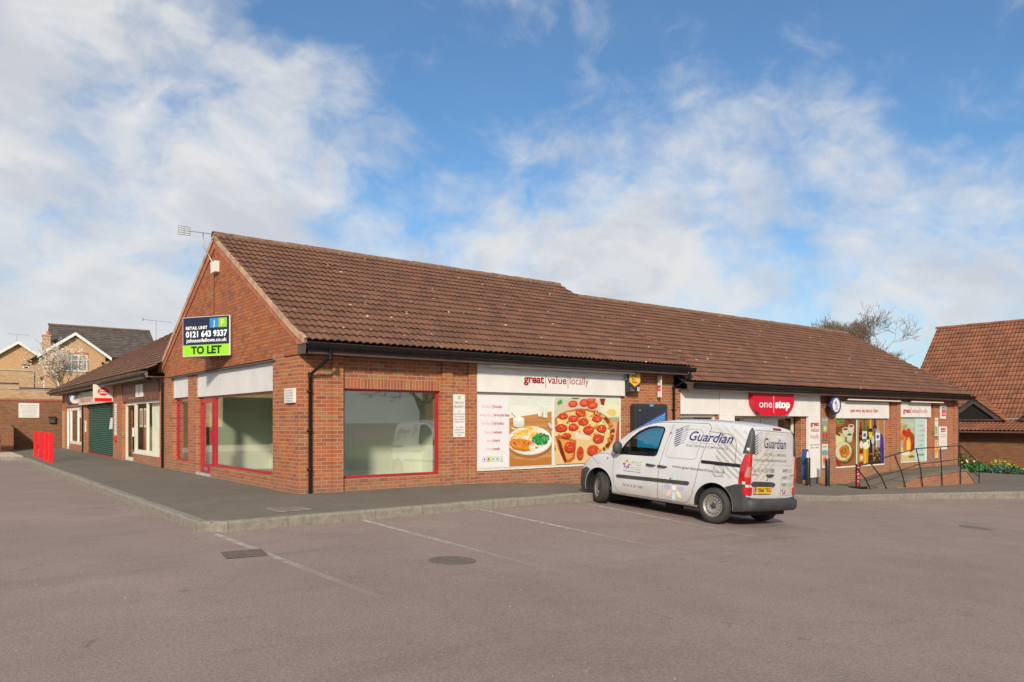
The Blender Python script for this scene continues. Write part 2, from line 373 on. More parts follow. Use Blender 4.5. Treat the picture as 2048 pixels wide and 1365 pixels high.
def glass_mat(name, tint=(0.94, 0.98, 0.93), refl=1.0, base=0.06):
    m = bpy.data.materials.new(name); m.use_nodes = True; t = NT(m.node_tree); t.n.clear()
    tr = t.new('ShaderNodeBsdfTransparent'); tr.inputs[0].default_value = tint+(1,)
    gl = t.new('ShaderNodeBsdfGlossy'); gl.inputs['Roughness'].default_value = 0.015; gl.inputs[0].default_value = (0.95, 0.97, 0.96, 1)
    ge = t.new('ShaderNodeNewGeometry'); cs = t.math('ABSOLUTE', t.vmath('DOT_PRODUCT', ge.outputs['Incoming'], ge.outputs['Normal']))
    fr = t.math('MULTIPLY_ADD', t.math('POWER', t.math('SUBTRACT', 1.0, cs), 5.0), 0.96, 0.04)      # Schlick, same from both sides
    mx = t.new('ShaderNodeMixShader'); t.link(t.math('ADD', t.math('MULTIPLY', fr, refl), base, clamp=True), mx.inputs[0])
    t.link(tr.outputs[0], mx.inputs[1]); t.link(gl.outputs[0], mx.inputs[2])
    o = t.new('ShaderNodeOutputMaterial'); t.link(mx.outputs[0], o.inputs[0]); MATS[name] = m; return m
M_GLASS = glass_mat('shop_glass', base=0.13, refl=1.5)
M_GLASST = glass_mat('terrace_glass', base=0.0, refl=0.55)
M_GLASSV = glass_mat('vehicle_glass', (0.66, 0.80, 0.78), 1.1, 0.05)
def ground_mat(name, c0, c1, speck, rough=0.92, patch=None, scale=130, cracks=0.3):
    m = bpy.data.materials.new(name); m.use_nodes = True; t = NT(m.node_tree); b = t.n['Principled BSDF']
    tc = t.new('ShaderNodeTexCoord'); P = tc.outputs['Object']
    big = t.noise(P, 0.16, 5, 0.6); med = t.noise(P, 1.2, 5, 0.65); fin = t.noise(P, scale, 3, 0.8); fin2 = t.noise(P, scale*0.33, 4, 0.7)
    c = t.mix(t.mapr(big, 0.3, 0.7), c0+(1,), c1+(1,))
    c = t.mix(1.0, c, t.ramp(med, [(0.3, 0.90), (0.7, 1.07)]), 'MULTIPLY')
    c = t.mix(1.0, c, t.ramp(fin, [(0.30, 1-speck*1.6), (0.52, 1.0), (0.75, 1+speck*2)]), 'MULTIPLY')
    c = t.mix(1.0, c, t.ramp(fin2, [(0.3, 1-speck*0.8), (0.7, 1+speck*0.8)]), 'MULTIPLY')
    g40 = t.noise(P, 42, 3, 0.75); c = t.mix(1.0, c, t.ramp(g40, [(0.32, 1-speck*0.6), (0.68, 1+speck*0.7)]), 'MULTIPLY')
    # long faint tyre sweeps and hairline cracks
    sw = t.noise(t.vmath('MULTIPLY', P, (0.25, 1.6, 1)), 1.1, 5, 0.6, 0.4); c = t.mix(t.mapr(sw, 0.56, 0.70, 0, 0.16), c, (0.09, 0.075, 0.065, 1))
    vc = t.new('ShaderNodeTexVoronoi'); vc.feature = 'DISTANCE_TO_EDGE'; vc.inputs['Scale'].default_value = 0.28
    t.link(t.vmath('ADD', P, t.comb(t.math('MULTIPLY', t.noise(P, 1.5, 4), 1.3), t.math('MULTIPLY', t.noise(t.vmath('ADD', P, (5, 5, 0)), 1.5, 4), 1.3), 0.0)), vc.inputs['Vector'])
    ck = t.math('MULTIPLY', t.math('LESS_THAN', vc.outputs['Distance'], 0.0035), t.mapr(t.noise(P, 0.35, 2), 0.52, 0.62, 0, cracks)); c = t.mix(ck, c, (0.07, 0.06, 0.05, 1))
    # small light chips, dark oil spots, scuffs
    vo = t.new('ShaderNodeTexVoronoi'); vo.inputs['Scale'].default_value = 22; t.link(P, vo.inputs['Vector']); r = t.sep(vo.outputs['Color'])
    sp = t.math('MULTIPLY', t.math('LESS_THAN', vo.outputs['Distance'], 0.16), t.math('GREATER_THAN', r[0], 0.93)); c = t.mix(t.math('MULTIPLY', sp, 0.5), c, (0.5, 0.45, 0.40, 1))
    oil = t.noise(t.vmath('ADD', P, (7, 3, 0)), 1.9, 6, 0.7, 0.6); c = t.mix(t.mapr(oil, 0.66, 0.72, 0, 0.45), c, (0.06, 0.05, 0.045, 1))
    t.put(b.inputs['Base Color'], c); b.inputs['Roughness'].default_value = rough; b.inputs['Specular IOR Level'].default_value = 0.3
    bn = t.new('ShaderNodeBump'); bn.inputs['Strength'].default_value = 0.5; bn.inputs['Distance'].default_value = 0.006; t.link(t.math('ADD', fin, fin2), bn.inputs['Height']); t.link(bn.outputs[0], b.inputs['Normal'])
    MATS[name] = m; return m
M_ROAD = ground_mat('reddish_tarmac', (0.248, 0.195, 0.173), (0.286, 0.226, 0.200), 0.26)
M_PAV = ground_mat('grey_tarmac', (0.150, 0.131, 0.107), (0.176, 0.153, 0.126), 0.22, scale=150)
M_LINE = ground_mat('worn_white_paint', (0.40, 0.35, 0.31), (0.46, 0.41, 0.37), 0.2)
def worn_line_mat():
    m = bpy.data.materials.new('faded_line_paint'); m.use_nodes = True; t = NT(m.node_tree); b = t.n['Principled BSDF']; t.n.remove(b)
    tc = t.new('ShaderNodeTexCoord'); P = tc.outputs['Object']; y = t.sep(P)[1]
    d = t.new('ShaderNodeBsdfDiffuse'); t.put(d.inputs[0], (0.50, 0.455, 0.41, 1)); tr = t.new('ShaderNodeBsdfTransparent')
    wear = t.mapr(t.math('ADD', t.noise(P, 9, 6, 0.75), t.math('MULTIPLY', t.noise(P, 1.2, 3), 0.3)), 0.52, 0.86, 0.95, 0.1)
    fade = t.mapr(y, -3.2, -8.6, 1.0, 0.12)
    mx = t.new('ShaderNodeMixShader'); t.link(t.math('MULTIPLY', wear, fade), mx.inputs[0]); t.link(tr.outputs[0], mx.inputs[1]); t.link(d.outputs[0], mx.inputs[2])
    t.link(mx.outputs[0], t.n['Material Output'].inputs[0]); return m

# ------------------------------------------------------------------ ground
bx = [-60, -2.3, 4.5, 5.3, 6.9, 14.9, 19.8, 24.75, 32, 90]; bh = [1.65, 1.65, 1.64, 1.65, 1.745, 2.30, 2.49, 2.62, 2.7, 2.7]
gx = [-60, -2.3, .1, 2.5, 5, 90]; gh = [0, 0, .019, .032, .05, .05]
def zroad(X, Y): return 1.39-(np.interp(X, bx, bh)+np.interp(X, gx, gh)*np.clip(-2.3-Y, 0, 12))
def kerbY(X): return np.interp(X, [-3, 15.0, 19.8, 24.75, 30, 45, 60], [-2.3, -2.3, -2.65, -3.96, -5.6, -10.6, -15.6])
wx = [0, 4, 7.28, 18.4, 22, 29, 45]; wh = [1.39, 1.39, 1.56, 2.13, 2.33, 2.52, 2.56]
def zpav(X, Y):
    hw = np.interp(X, wx, wh); hk = np.interp(X, bx, bh)-0.15
    tf = np.clip(Y/kerbY(X), 0, 1); tl = np.clip(X/-2.3, 0, 1); tt = np.maximum(tf, tl)
    return 1.39-(hw+(hk-hw)*tt)
def sheet(name, xs, ys, zf, m, parent=None, keep=None):
    X, Y = np.meshgrid(xs, ys); Z = zf(X, Y); n, k = X.shape
    vs = np.stack([X.ravel(), Y.ravel(), Z.ravel()], 1).tolist(); fs = []
    for j in range(n-1):
        for i in range(k-1):
            if keep and not keep((X[j, i]+X[j+1, i+1])/2, (Y[j, i]+Y[j+1, i+1])/2): continue
            fs.append((j*k+i, j*k+i+1, (j+1)*k+i+1, (j+1)*k+i))
    mb = MB(); mb.add(vs, fs, 0, True); return mb.build(name, m, parent, fix=False)
xs = np.concatenate([[-900, -300, -120, -60, -30, -15], np.arange(-8, 48, 0.8), [55, 70, 90, 150, 300, 900]])
ys = np.concatenate([[-900, -300, -120, -60, -30], np.arange(-22, -2.3, 0.7), [-2.3, 0, 12, 24, 34, 45, 60, 90, 150, 300, 900]])
tag(sheet('road', xs, ys, lambda X, Y: zroad(X, Y), M_ROAD), kind='structure')
# pavement in front of the shops, one sheet
xp = np.concatenate([[-2.2999], np.arange(-2, 0, 0.5), [0.0], np.arange(0.6, 45, 0.6), [45]])
mbp = MB()
for i in range(len(xp)-1):
    a, b = xp[i], xp[i+1]
    for j in range(4):
        q = []
        for X, tt in ((a, j/4), (b, j/4), (b, (j+1)/4), (a, (j+1)/4)):
            top = 0.12 if X < 30 else 1.4
            Y = top+(kerbY(X)-top)*tt; q.append((X, Y, float(zpav(X, min(Y, 0)))))
        mbp.add(q, [(0, 3, 2, 1)], 0, True)
yl = np.linspace(0.1, 33.2, 34)
for i in range(len(yl)-1):
    for a, b in ((-2.3, -1.1), (-1.1, 0.15)):
        mbp.add([(X, Y, float(zpav(X, 5.0))) for X, Y in ((a, yl[i]), (b, yl[i]), (b, yl[i+1]), (a, yl[i+1]))], [(0, 1, 2, 3)], 0, True)
pav = tag(mbp.build('pavement', M_PAV, fix=False), kind='structure')
mbc = MB(); mbc.box(-22, -2.303, 24.0, 33.1, -0.4, -0.105); tag(mbc.build('paved_corner', M_CONCL), kind='structure')
# kerb: stones with joints
def kerb():
    path = [(-22, 23.85), (-3.2, 23.85), (-2.55, 23.5), (-2.38, 22.8), (-2.38, 12), (-2.38, 0), (-2.38, -2.16), (-2.35, -2.33), (-2.14, -2.38)] + [(x, float(kerbY(x))-0.08) for x in np.concatenate([np.arange(-1.0, 14.5, 1.0), np.arange(15, 45, 0.8)])]
    P = [Vector((a, b)) for a, b in path]; cum = [0]
    for a, b in zip(P[:-1], P[1:]): cum.append(cum[-1]+(b-a).length)
    def at(sv):
        i = max(0, min(len(P)-2, int(np.searchsorted(cum, sv))-1)); tt = (sv-cum[i])/(cum[i+1]-cum[i]); return P[i].lerp(P[i+1], tt)
    mb = MB(); s0 = 0.0
    while s0 < cum[-1]-1:
        ln = 0.915 if random.random() > 0.18 else 0.6; s1 = s0+ln-0.008; dz = random.uniform(-0.006, 0.006); dw = random.uniform(-0.005, 0.005)
        pts = [at(s0), at((s0+s1)/2), at(s1)]
        rings = []
        for k, p in enumerate(pts):
            d = (at(min(s1, s0+(s1-s0)*k/2+0.05))-at(max(s0, s0+(s1-s0)*k/2-0.05))).normalized(); nrm = Vector((-d.y, d.x))   # points to the pavement side for this winding
            zt = float(zpav(max(p.x, -2.3), min(p.y, 0) if p.x > -2.2 else 5.0))+0.004+dz; zb = float(zroad(p.x, min(p.y, -2.3)))-0.1
            pr = [(0.07+dw, zb), (0.07+dw, zt-0.03), (0.055+dw, zt-0.008), (0.03+dw, zt), (-0.075, zt), (-0.075, zb)]
            rings.append([Vector((p.x, p.y, 0))+Vector((-nrm.x, -nrm.y, 0))*a+Vector((0, 0, z)) for a, z in pr])
        n = 6; vs = [q for r in rings for q in r]
        mb.add(vs, [(i*n+k, i*n+(k+1) % n, (i+1)*n+(k+1) % n, (i+1)*n+k) for i in range(2) for k in range(n)]+[tuple(range(n-1, -1, -1)), tuple(range(2*n, 3*n))], 0)
        s0 += ln
    tag(mb.build('kerb', M_CONC), kind='structure')
kerb()
ML = worn_line_mat()
mb = MB()
for X, y0, y1 in ((-2.30, -2.58, -7.6), (0.1, -2.42, -7.5), (2.5, -2.42, -7.5), (4.87, -2.42, -7.2), (7.3, -2.42, -7.2)):
    n = 12
    for k in range(n):
        a, b = y0+(y1-y0)*k/n, y0+(y1-y0)*(k+1)/n
        mb.add([(x, y, float(zroad(x, y))+0.004) for x, y in ((X-0.05, a), (X+0.05, a), (X+0.05, b), (X-0.05, b))], [(0, 1, 2, 3)], 0)
tag(mb.build('parking_markings', ML, fix=False), kind='structure')

# grit and crumbs gathered along the kerb foot and scattered on the tarmac
rg = random.Random(11); mb = MB()
for k in range(1500):
    if k < 900:
        q = rg.uniform(-2.3, 30); x, y = (q, float(kerbY(q))-.17-abs(rg.gauss(0, .10))) if rg.random() < .6 else (-2.47-abs(rg.gauss(0, .12)), rg.uniform(-2.3, 23))
    else: x, y = rg.uniform(-9, 16), rg.uniform(-12, -2.6)
    if x > -2.3 and y > float(kerbY(x))-.16: continue
    z = float(zroad(x, y)); r = rg.uniform(.004, .013)*(1 if k < 900 else .8); a = rg.uniform(0, 3); g_ = rg.uniform(.5, 1.0)
    c_ = rg.choice(((.42, .36, .27), (.30, .25, .18), (.55, .50, .42), (.16, .12, .08))) if k < 900 else rg.choice(((.5, .46, .4), (.10, .08, .06), (.12, .09, .05)))
    p = [(x+r*math.cos(a+q), y+r*math.sin(a+q)*.7, z) for q in (0, 1.6, 3.1, 4.7)]; mb.add(p+[(x, y, z+r*.8*g_)], [(0, 1, 4), (1, 2, 4), (2, 3, 4), (3, 0, 4)], 0, False, c_)
tag(mb.build('loose_grit', M_PRINT, fix=False), 'loose grit and leaf crumbs along the kerb', 'grit', kind='stuff')

# drain grate, manholes
t0 = thing('drain_grate', 'square iron drain grate in the tarmac by the pavement corner', 'drain', (-2.52, -4.46, float(zroad(-2.52, -4.46))))
mb = MB(); z = t0.location.z
Mr = Matrix.Translation(t0.location) @ Matrix.Rotation(math.radians(-9), 4, 'Z')
mb.box(-.24, .24, -.24, .24, 0.002, 0.006, 0, Mr); mb.build('grate_pit', mat('drain_dark', (0.01, 0.01, 0.01), 0.9), t0)
mb = MB()
for a in (-.24, .21): mb.box(a, a+.03, -.24, .24, 0.004, 0.014, 0, Mr); mb.box(-.21, .21, a, a+.03, 0.004, 0.014, 0, Mr)
for k in range(8): mb.box(-.21, .21, -.200+k*.053, -.172+k*.053, 0.004, 0.012, 0, Mr)
mb.build('grate_bars', mat('cast_iron', (0.13, 0.105, 0.09), 0.8, 0.1, var=0.3, vscale=20), t0)
for X, Y, r, lb in ((-0.58, -6.17, 0.29, 'round dark manhole cover in the tarmac in front of the red framed shop window'), (12.9, -6.9, 0.33, 'round manhole cover in the tarmac far right of the white van')):
    mb = MB(); z = float(zroad(X, Y)); sx = float(zroad(X+.5, Y)-zroad(X-.5, Y)); sy = float(zroad(X, Y+.5)-zroad(X, Y-.5))
    for rr, dz in ((r, 0.005),):
        n = 32; mb.add([(X+rr*math.cos(6.2832*k/n), Y+rr*math.sin(6.2832*k/n), z+dz+sx*rr*math.cos(6.2832*k/n)+sy*rr*math.sin(6.2832*k/n)) for k in range(n)]+[(X+rr*math.cos(6.2832*k/n), Y+rr*math.sin(6.2832*k/n), z-.03+sx*rr*math.cos(6.2832*k/n)+sy*rr*math.sin(6.2832*k/n)) for k in range(n)], [tuple(range(n))]+[(k, (k+1) % n, n+(k+1) % n, n+k) for k in range(n)])
    tag(mb.build('manhole_cover', mat('manhole_iron', (0.15, 0.12, 0.105), 0.8, 0.1, var=0.3, vscale=25, bump=0.8, bscale=60)), lb, 'manhole cover')
mb = MB(); zz = float(zpav(-.85, -1.6))
Mr = Matrix.Translation((-.86, -1.6, zz)) @ Matrix.Rotation(math.radians(3), 4, 'Z')
t0 = thing('inspection_cover', 'rectangular rusty steel inspection cover set in the pavement near the kerb corner', 'inspection cover', (-.86, -1.6, zz))
mb.box(-.28, .28, -.34, .34, -0.01, 0.004, 0, Mr); mb.build('cover_frame', mat('cover_cement', (0.22, 0.22, 0.195), 0.8, var=0.2), t0)
mb = MB(); mb.box(-.21, .21, -.25, .25, 0.0, 0.008, 0, Mr); mb.build('cover_plate', mat('rusty_plate', (0.22, 0.18, 0.15), 0.7, 0.2, var=0.2, vscale=10, dirt=((0.25, 0.11, 0.06), 5, 0.8)), t0)

# ------------------------------------------------------------------ roofs
def tiles(name, O, ax, up, L, SL, m, parent, roll=0.15, gauge=0.335, ns=7, amp=0.036, thick=0.038, prof=None):
    ax = Vector(ax).normalized(); up = Vector(up).normalized(); nz = ax.cross(up).normalized()
    nr = int(round(L/roll)); roll = L/nr; nc = int(math.ceil(SL/gauge)); gauge = SL/nc
    u = np.linspace(0, L, nr*ns+1); ph = (u/roll) % 1.0
    if prof == 'flat': pz = np.where(ph < 0.12, -0.006, 0.0)
    else: pz = amp*np.power(np.abs(np.sin(math.pi*ph)), 0.75)
    n = len(u); V = []; Fs = []; MI = []
    for c in range(nc):
        d0 = c*gauge; d1 = d0+gauge*1.0
        jit = rng.normal(0, 0.0025, n//(2*ns)+2); j = np.repeat(jit, 2*ns)[:n]; jz = np.repeat(rng.normal(0, 0.002, n//(2*ns)+2), 2*ns)[:n]
        V.append(np.stack([u, np.full(n, d0+0.03)+j, pz+0.0], 1)); V.append(np.stack([u, np.full(n, d0)+j, pz+thick*0.58+jz], 1)); V.append(np.stack([u, np.full(n, d0)+j, pz+thick+jz], 1)); V.append(np.stack([u, np.full(n, d1+0.03), pz+0.004], 1))
        b = c*4*n; i = np.arange(n-1)
        for q in range(3): Fs.append(np.stack([b+q*n+i, b+q*n+i+1, b+(q+1)*n+i+1, b+(q+1)*n+i], 1)); MI.append(np.full(n-1, 1 if q == 0 else 0))
    V = np.concatenate(V); Fs = np.concatenate(Fs)
    me = bpy.data.meshes.new(name); me.vertices.add(len(V)); me.vertices.foreach_set('co', V.ravel())
    me.loops.add(Fs.size); me.loops.foreach_set('vertex_index', Fs.ravel().astype(np.int32)); me.polygons.add(len(Fs)); me.polygons.foreach_set('loop_start', np.arange(0, Fs.size, 4, dtype=np.int32))
    me.update(calc_edges=True); me.materials.append(m); me.materials.append(mat('tile_gap_shade', (0.035, 0.020, 0.014), 0.95)); me.polygons.foreach_set('material_index', np.concatenate(MI).astype(np.int32))  # dark lower lip faces paint the shade under each tile course
    o = bpy.data.objects.new(name, me); COL.objects.link(o); o.parent = parent
    M = Matrix((ax, up, nz)).transposed().to_4x4(); M.translation = Vector(O)-Vector(parent.location if parent else (0, 0, 0)); o.matrix_local = M
    return o
def ridge(parent, p0, p1, r=0.12, m=None, name='ridge_tiles'):
    p0, p1 = Vector(p0), Vector(p1); d = (p1-p0); L = d.length; d.normalize(); side = d.cross(Vector((0, 0, 1))).normalized(); mb = MB(); n = max(1, int(L/0.45))
    for k in range(n):
        a = p0+d*(L*k/n-0.01); b = p0+d*(L*(k+1)/n); ra, rb = r*1.05, r*0.98; dz = random.uniform(-.006, .006)
        vs = []
        for p, rr in ((a, ra), (b, rb), (a, ra-.02), (b, rb-.02)):
            for q in range(9):
                an = math.radians(-10+200*q/8); vs.append(p+side*rr*math.cos(an)+Vector((0, 0, rr*math.sin(an)*0.85+dz)))
        mb.add(vs, [(q, q+1, 9+q+1, 9+q) for q in range(8)], 0, True); mb.add(vs, [(q, q+1, 18+q+1, 18+q) for q in range(8)]+[(9+q, 9+q+1, 27+q+1, 27+q) for q in range(8)], 0)
    mb.build(name, m or M_RIDGE, parent)
def gutter(parent, p0, p1, out, r=0.068, brackets=1.0, m=None):
    p0, p1, out = Vector(p0), Vector(p1), Vector(out); d = (p1-p0); L = d.length; d.normalize(); mb = MB()
    def sec(p, rr):
        return [p+out*(rr*math.cos(math.radians(a)))+Vector((0, 0, rr*1.75*math.sin(math.radians(a)))) for a in range(180, 361, 20)]
    a, b = sec(p0, r), sec(p1, r); n = len(a); a2, b2 = sec(p0, r-.008), sec(p1, r-.008)
    mb.add(a+b, [(k, k+1, n+k+1, n+k) for k in range(n-1)], 0, True); mb.add(a2+b2, [(k, k+1, n+k+1, n+k) for k in range(n-1)], 0, True)
    for (s1, s2) in ((a, a2), (b, b2)): mb.add(s1, [tuple(range(n))], 0)
    mb.add([a[-1], b[-1], b2[-1], a2[-1], a[0], b[0], b2[0], a2[0]], [(0, 1, 2, 3), (4, 5, 6, 7)], 0)
    k = int(L/brackets)
    for i in range(k+1):
        c = p0+d*(L*i/max(k, 1)); w2 = 0.012 if i % 4 else 0.04; A, B = sec(c-d*w2, r+.006), sec(c+d*w2, r+.006); mb.add(A+B, [(q, q+1, n+q+1, n+q) for q in range(n-1)], 0, True)
    return mb.build('gutter', m or M_BLACK, parent)
def downpipe(parent, pts, r=0.034, m=None, clips=()):
    mb = MB(); mb.tube(pts, r, 12)
    for p in pts[1:-1]: mb.lathe([(r+.008, -.05), (r+.008, .05)], p, (0, 0, 1), 12)
    for c in clips: mb.lathe([(r+.004, -.02), (r+.012, -.02), (r+.012, .02), (r+.004, .02)], c, (0, 0, 1), 12); mb.box(c[0]-.05, c[0]+.05, c[1]+r-.005, c[1]+r+.012, c[2]-.015, c[2]+.015)
    return mb.build('downpipe', m or M_BLACK, parent)
def win_frame(parent, fn, u0, u1, z0, z1, d, wd=0.05, dp=0.07, m=None, mulls=(), name='window', glass=None, transoms=()):
    """frame + pane; fn(u,z,depth)"""
    mb = MB()
    def bar(a, b, c, e):
        mb.prism([(a, c), (b, c), (b, e), (a, e)], d, d+dp, fn)
    bar(u0, u1, z0, z0+wd); bar(u0, u1, z1-wd, z1); bar(u0, u0+wd, z0+wd, z1-wd); bar(u1-wd, u1, z0+wd, z1-wd)
    for q in mulls: bar(q-wd/2, q+wd/2, z0+wd, z1-wd)
    for q in transoms: bar(u0+wd, u1-wd, q-wd/2, q+wd/2)
    o = mb.build(name, m or M_REDP, parent)
    g = MB(); g.add([fn(a, b, d+dp*0.5) for a, b in ((u0+wd*.5, z0+wd*.5), (u1-wd*.5, z0+wd*.5), (u1-wd*.5, z1-wd*.5), (u0+wd*.5, z1-wd*.5))], [(0, 1, 2, 3)])
    po = g.build('pane', glass or M_GLASS, o, fix=False)
    return o

EZ1 = 2.85; RZ = 5.88; RY = 5.15; OV = -0.42
def corner_shop():
    B = thing('corner_shop_building', 'red brick gabled corner shop with red window frames and brown pantile roof', 'building')
    mb = MB()
    H1 = [(0.88, 3.17, 0.24, 2.03), (4.10, 8.76, 0.24, 2.66)]
    wall_cells(mb, 0.30, 10.85, -0.6, 2.74, H1, fX, 0.0, 0.30)
    HG = [(1.28, 5.63, 0.26, 2.61), (5.63, 6.85, -0.005, 2.61), (7.65, 9.24, 0.27, 2.64)]
    wall_cells(mb, 0.0, 10.05, -0.6, 2.64, HG, fY, 0.0, 0.30)
    mb.box(0.3, 10.85, 10.0, 10.05, -0.6, 2.8); mb.box(10.80, 10.85, 0.3, 10.0, 2.2, 2.8)
    # piers
    for a, b in ((0.66, 0.88), (3.20, 3.45), (3.89, 4.09)): mb.box(a, b, -0.07, 0.004, -0.6, 2.735)
    for a, b in ((0.72, 1.28),): mb.box(-0.035, 0.004, a, b, -0.6, 2.735)
    # sloping brick sills
    mb.prism([(-0.012, 0.165), (0.12, 0.235), (0.12, 0.16)], 0.885, 3.165, lambda u, v, w_: (w_, u, v))
    mb.prism([(-0.012, 0.175), (0.12, 0.255), (0.12, 0.17)], 1.285, 5.62, lambda u, v, w_: (u, w_, v))
    mb.build('wall', M_BRICK, B)
    mb = MB()   # upper gable, slightly proud of the shopfront wall
    g = [(0.0, 2.66), (10.05, 2.66), (10.05, 2.80), (10.38, 2.86), (RY, RZ-0.10), (-0.33, 2.86), (0.0, 2.80)]
    mb.prism(g, -0.02, 0.28, lambda u, v, w_: (w_, u, v)); mb.build('gable', M_BRICKG, B)
    mb = MB()   # brick trim along the verge
    sl = (RZ-2.86)/(RY+0.33)
    for s, y0 in ((1, -0.33), (-1, 10.38+0.25)):
        y1 = RY
        p = [(y0, 2.86-0.02), (y1, RZ-0.10), (y1, RZ-0.28), (y0+s*0.30, 2.86-0.02)]
        mb.prism(p, -0.045, 0.0, lambda u, v, w_: (w_, u, v))
    mb.build('gable_trim', mat('trim_brick', (0.40, 0.13, 0.07), 0.85, var=0.25, vscale=8), B)
    mb = MB(); mb.box(0.89, 3.165, -0.006, 0.05, 2.035, 2.25); mb.build('soldier_course', M_BRICKV, B)
    # roof
    SLh = math.hypot(RY-OV, RZ-EZ1); up = (0, RY-OV, RZ-EZ1)
    tiles('roof', (-0.07, OV, EZ1+0.03), (1, 0, 0), up, 11.25, SLh, M_TILE, B)
    mb = MB(); mb.prism([(OV, EZ1), (RY, RZ), (10.05+0.42, EZ1), (10.05+0.42, EZ1-.05), (RY, RZ-.05), (OV, EZ1-.05)], -0.03, 11.15, lambda u, v, w_: (w_, u, v)); mb.build('roof_deck', M_SOFFIT, B)
    ridge(B, (-0.08, RY, RZ+0.02), (11.15, RY, RZ+0.02))
    mb = MB()
    ddy, ddz = up[1]/SLh, up[2]/SLh
    for s in (1, -1):
        n = 24
        for k in range(n):
            a, b = k/n*SLh, (k+1)/n*SLh
            def pt(d, o): 
                y = OV+ddy*d-ddz*o; z = EZ1+ddz*d+ddy*o
                if d < 0.9: z += 0.05*((0.9-d)/0.9)**2
                return (y if s == 1 else 2*RY-y, z)
            mb.prism([pt(a, -0.075), pt(b, -0.075), pt(b, 0.05), pt(a, 0.05)], -0.075, -0.02, lambda u, v, w_: (w_, u, v))
    mb.build('verge', M_VERGE, B)
    mb = MB(); mb.prism([(OV-.0, EZ1-.02), (OV, 2.65), (0.0, 2.65), (0.0, EZ1+0.05)], -0.03, 0.0, lambda u, v, w_: (w_, u, v)); mb.box(-0.03, 10.95, OV, OV+.025, 2.65, 2.80); mb.box(0, 10.95, OV+.025, -0.0, 2.655, 2.67)
    mb.box(10.92, 10.95, OV+.03, 0.0, 2.67, 2.9)
    mb.build('fascia_board', M_FASCIA, B)
    gutter(B, (0.0, OV-.065, EZ1-.005), (11.15, OV-.065, EZ1-.005), (0, -1, 0))
    downpipe(B, [(0.42, OV-.06, 2.76), (0.42, OV-.06, 2.60), (0.20, -0.05, 2.27), (0.20, -0.05, -0.02)], clips=[(0.2, -.05, 1.95), (0.2, -.05, 1.2), (0.2, -.05, .45)])
    downpipe(B, [(10.98, OV-.06, 2.78), (10.98, OV-.06, 2.60), (10.80, -0.05, 2.30), (10.80, -0.05, -0.25)], clips=[(10.8, -.05, 1.7)])
    # vacant unit shopfront (gable side)
    for a in ((1.28, 6.89, 2.01, 2.61), (7.65, 9.24, 2.04, 2.64)): mb = MB(); mb.box(0.03, 0.07, *a); mb.build('fascia_panel', M_WHITE2, B)
    mb = MB(); mb.prism([(-0.07, 2.625), (0.05, 2.66), (0.05, 2.61), (-0.07, 2.60)], 1.15, 9.36, lambda u, v, w_: (u, w_, v)); mb.build('lead_flashing', mat('lead', (0.10, 0.09, 0.09), 0.6, 0.2, var=0.2), B)
    win_frame(B, fY, 1.285, 5.63, 0.265, 2.01, 0.10)
    win_frame(B, fY, 7.655, 9.235, 0.275, 2.04, 0.10)
    win_frame(B, fX, 0.885, 3.165, 0.245, 2.03, 0.07, wd=.042)
    dr = win_frame(B, fY, 5.635, 6.845, 0.05, 2.01, 0.10, wd=0.055, name='door_frame')
    d = win_frame(B, fY, 5.70, 6.79, 0.06, 1.95, 0.085, wd=0.10, name='door')
    mb = MB(); mb.box(0.07, 0.12, 5.80, 6.69, 0.07, 0.30); mb.build('kick_panel', M_REDP, d)
    mb = MB(); mb.box(0.055, 0.085, 5.81, 5.87, 0.85, 1.15); mb.build('handle', M_REDP, d)
    mb = MB(); mb.box(0.062, 0.07, 6.15, 6.40, 0.12, 0.20); mb.build('letter_plate', M_METAL, d)
    mb = MB(); mb.box(-0.02, 0.2, 5.64, 6.84, -0.1, 0.045); mb.build('door_step', mat('grey_step', (0.42, 0.42, 0.40), 0.8, var=0.2), B)
    # shop one-stop window group on this wing
    mb = MB(); mb.box(4.10, 8.81, -0.09, 0.0, 2.04, 2.67); mb.build('shop_fascia', M_WHITE, B)
    L = front(-0.092); lz = 2.285
    L.text('great', 5.42, lz, 0.185, 'a00018', 0.034, w=0.62, al='L'); L.rect(6.085, 2.17, 6.10, 2.50, 'a80f26', lay=False)
    L.text('value', 6.15, lz, 0.185, 'a00a20', 0.012, w=0.61, al='L', lay=False); L.rect(6.80, 2.17, 6.815, 2.50, 'b8465a', lay=False)
    L.text('locally', 6.87, lz, 0.185, '9a1830', -0.002, w=0.63, al='L', lay=False)
    o = L.build('shop_lettering', B); o['label'] = 'red words great value locally'
    mb = MB(); mb.box(4.3, 8.97, -0.30, -0.25, 2.60, 2.64); mb.box(5.4, 5.44, -0.27, 0.0, 2.645, 2.66); mb.box(7.9, 7.94, -0.27, 0.0, 2.645, 2.66); mb.box(4.6, 4.85, -0.33, -.27, 2.67, 2.70)
    mb.build('sign_light_trough', M_CREAM, B)
    o = win_frame(B, fX, 4.10, 8.76, 0.255, 2.035, 0.01, wd=0.07, m=M_CREAM, mulls=(6.40,), glass=mat('poster_backing', (0.55, 0.5, 0.42), 0.6))
    # vacant room inside
    mb = MB()
    mb.box(0.30, 3.9, 0.30, 9.95, 0.02, 0.06, 1); mb.box(0.30, 3.9, 0.3, 9.95, 2.66, 2.70, 0); mb.box(3.9, 3.98, 0.30, 9.95, 0.02, 2.7, 0); mb.box(0.3, 3.9, 9.9, 9.98, 0.02, 2.7, 0)
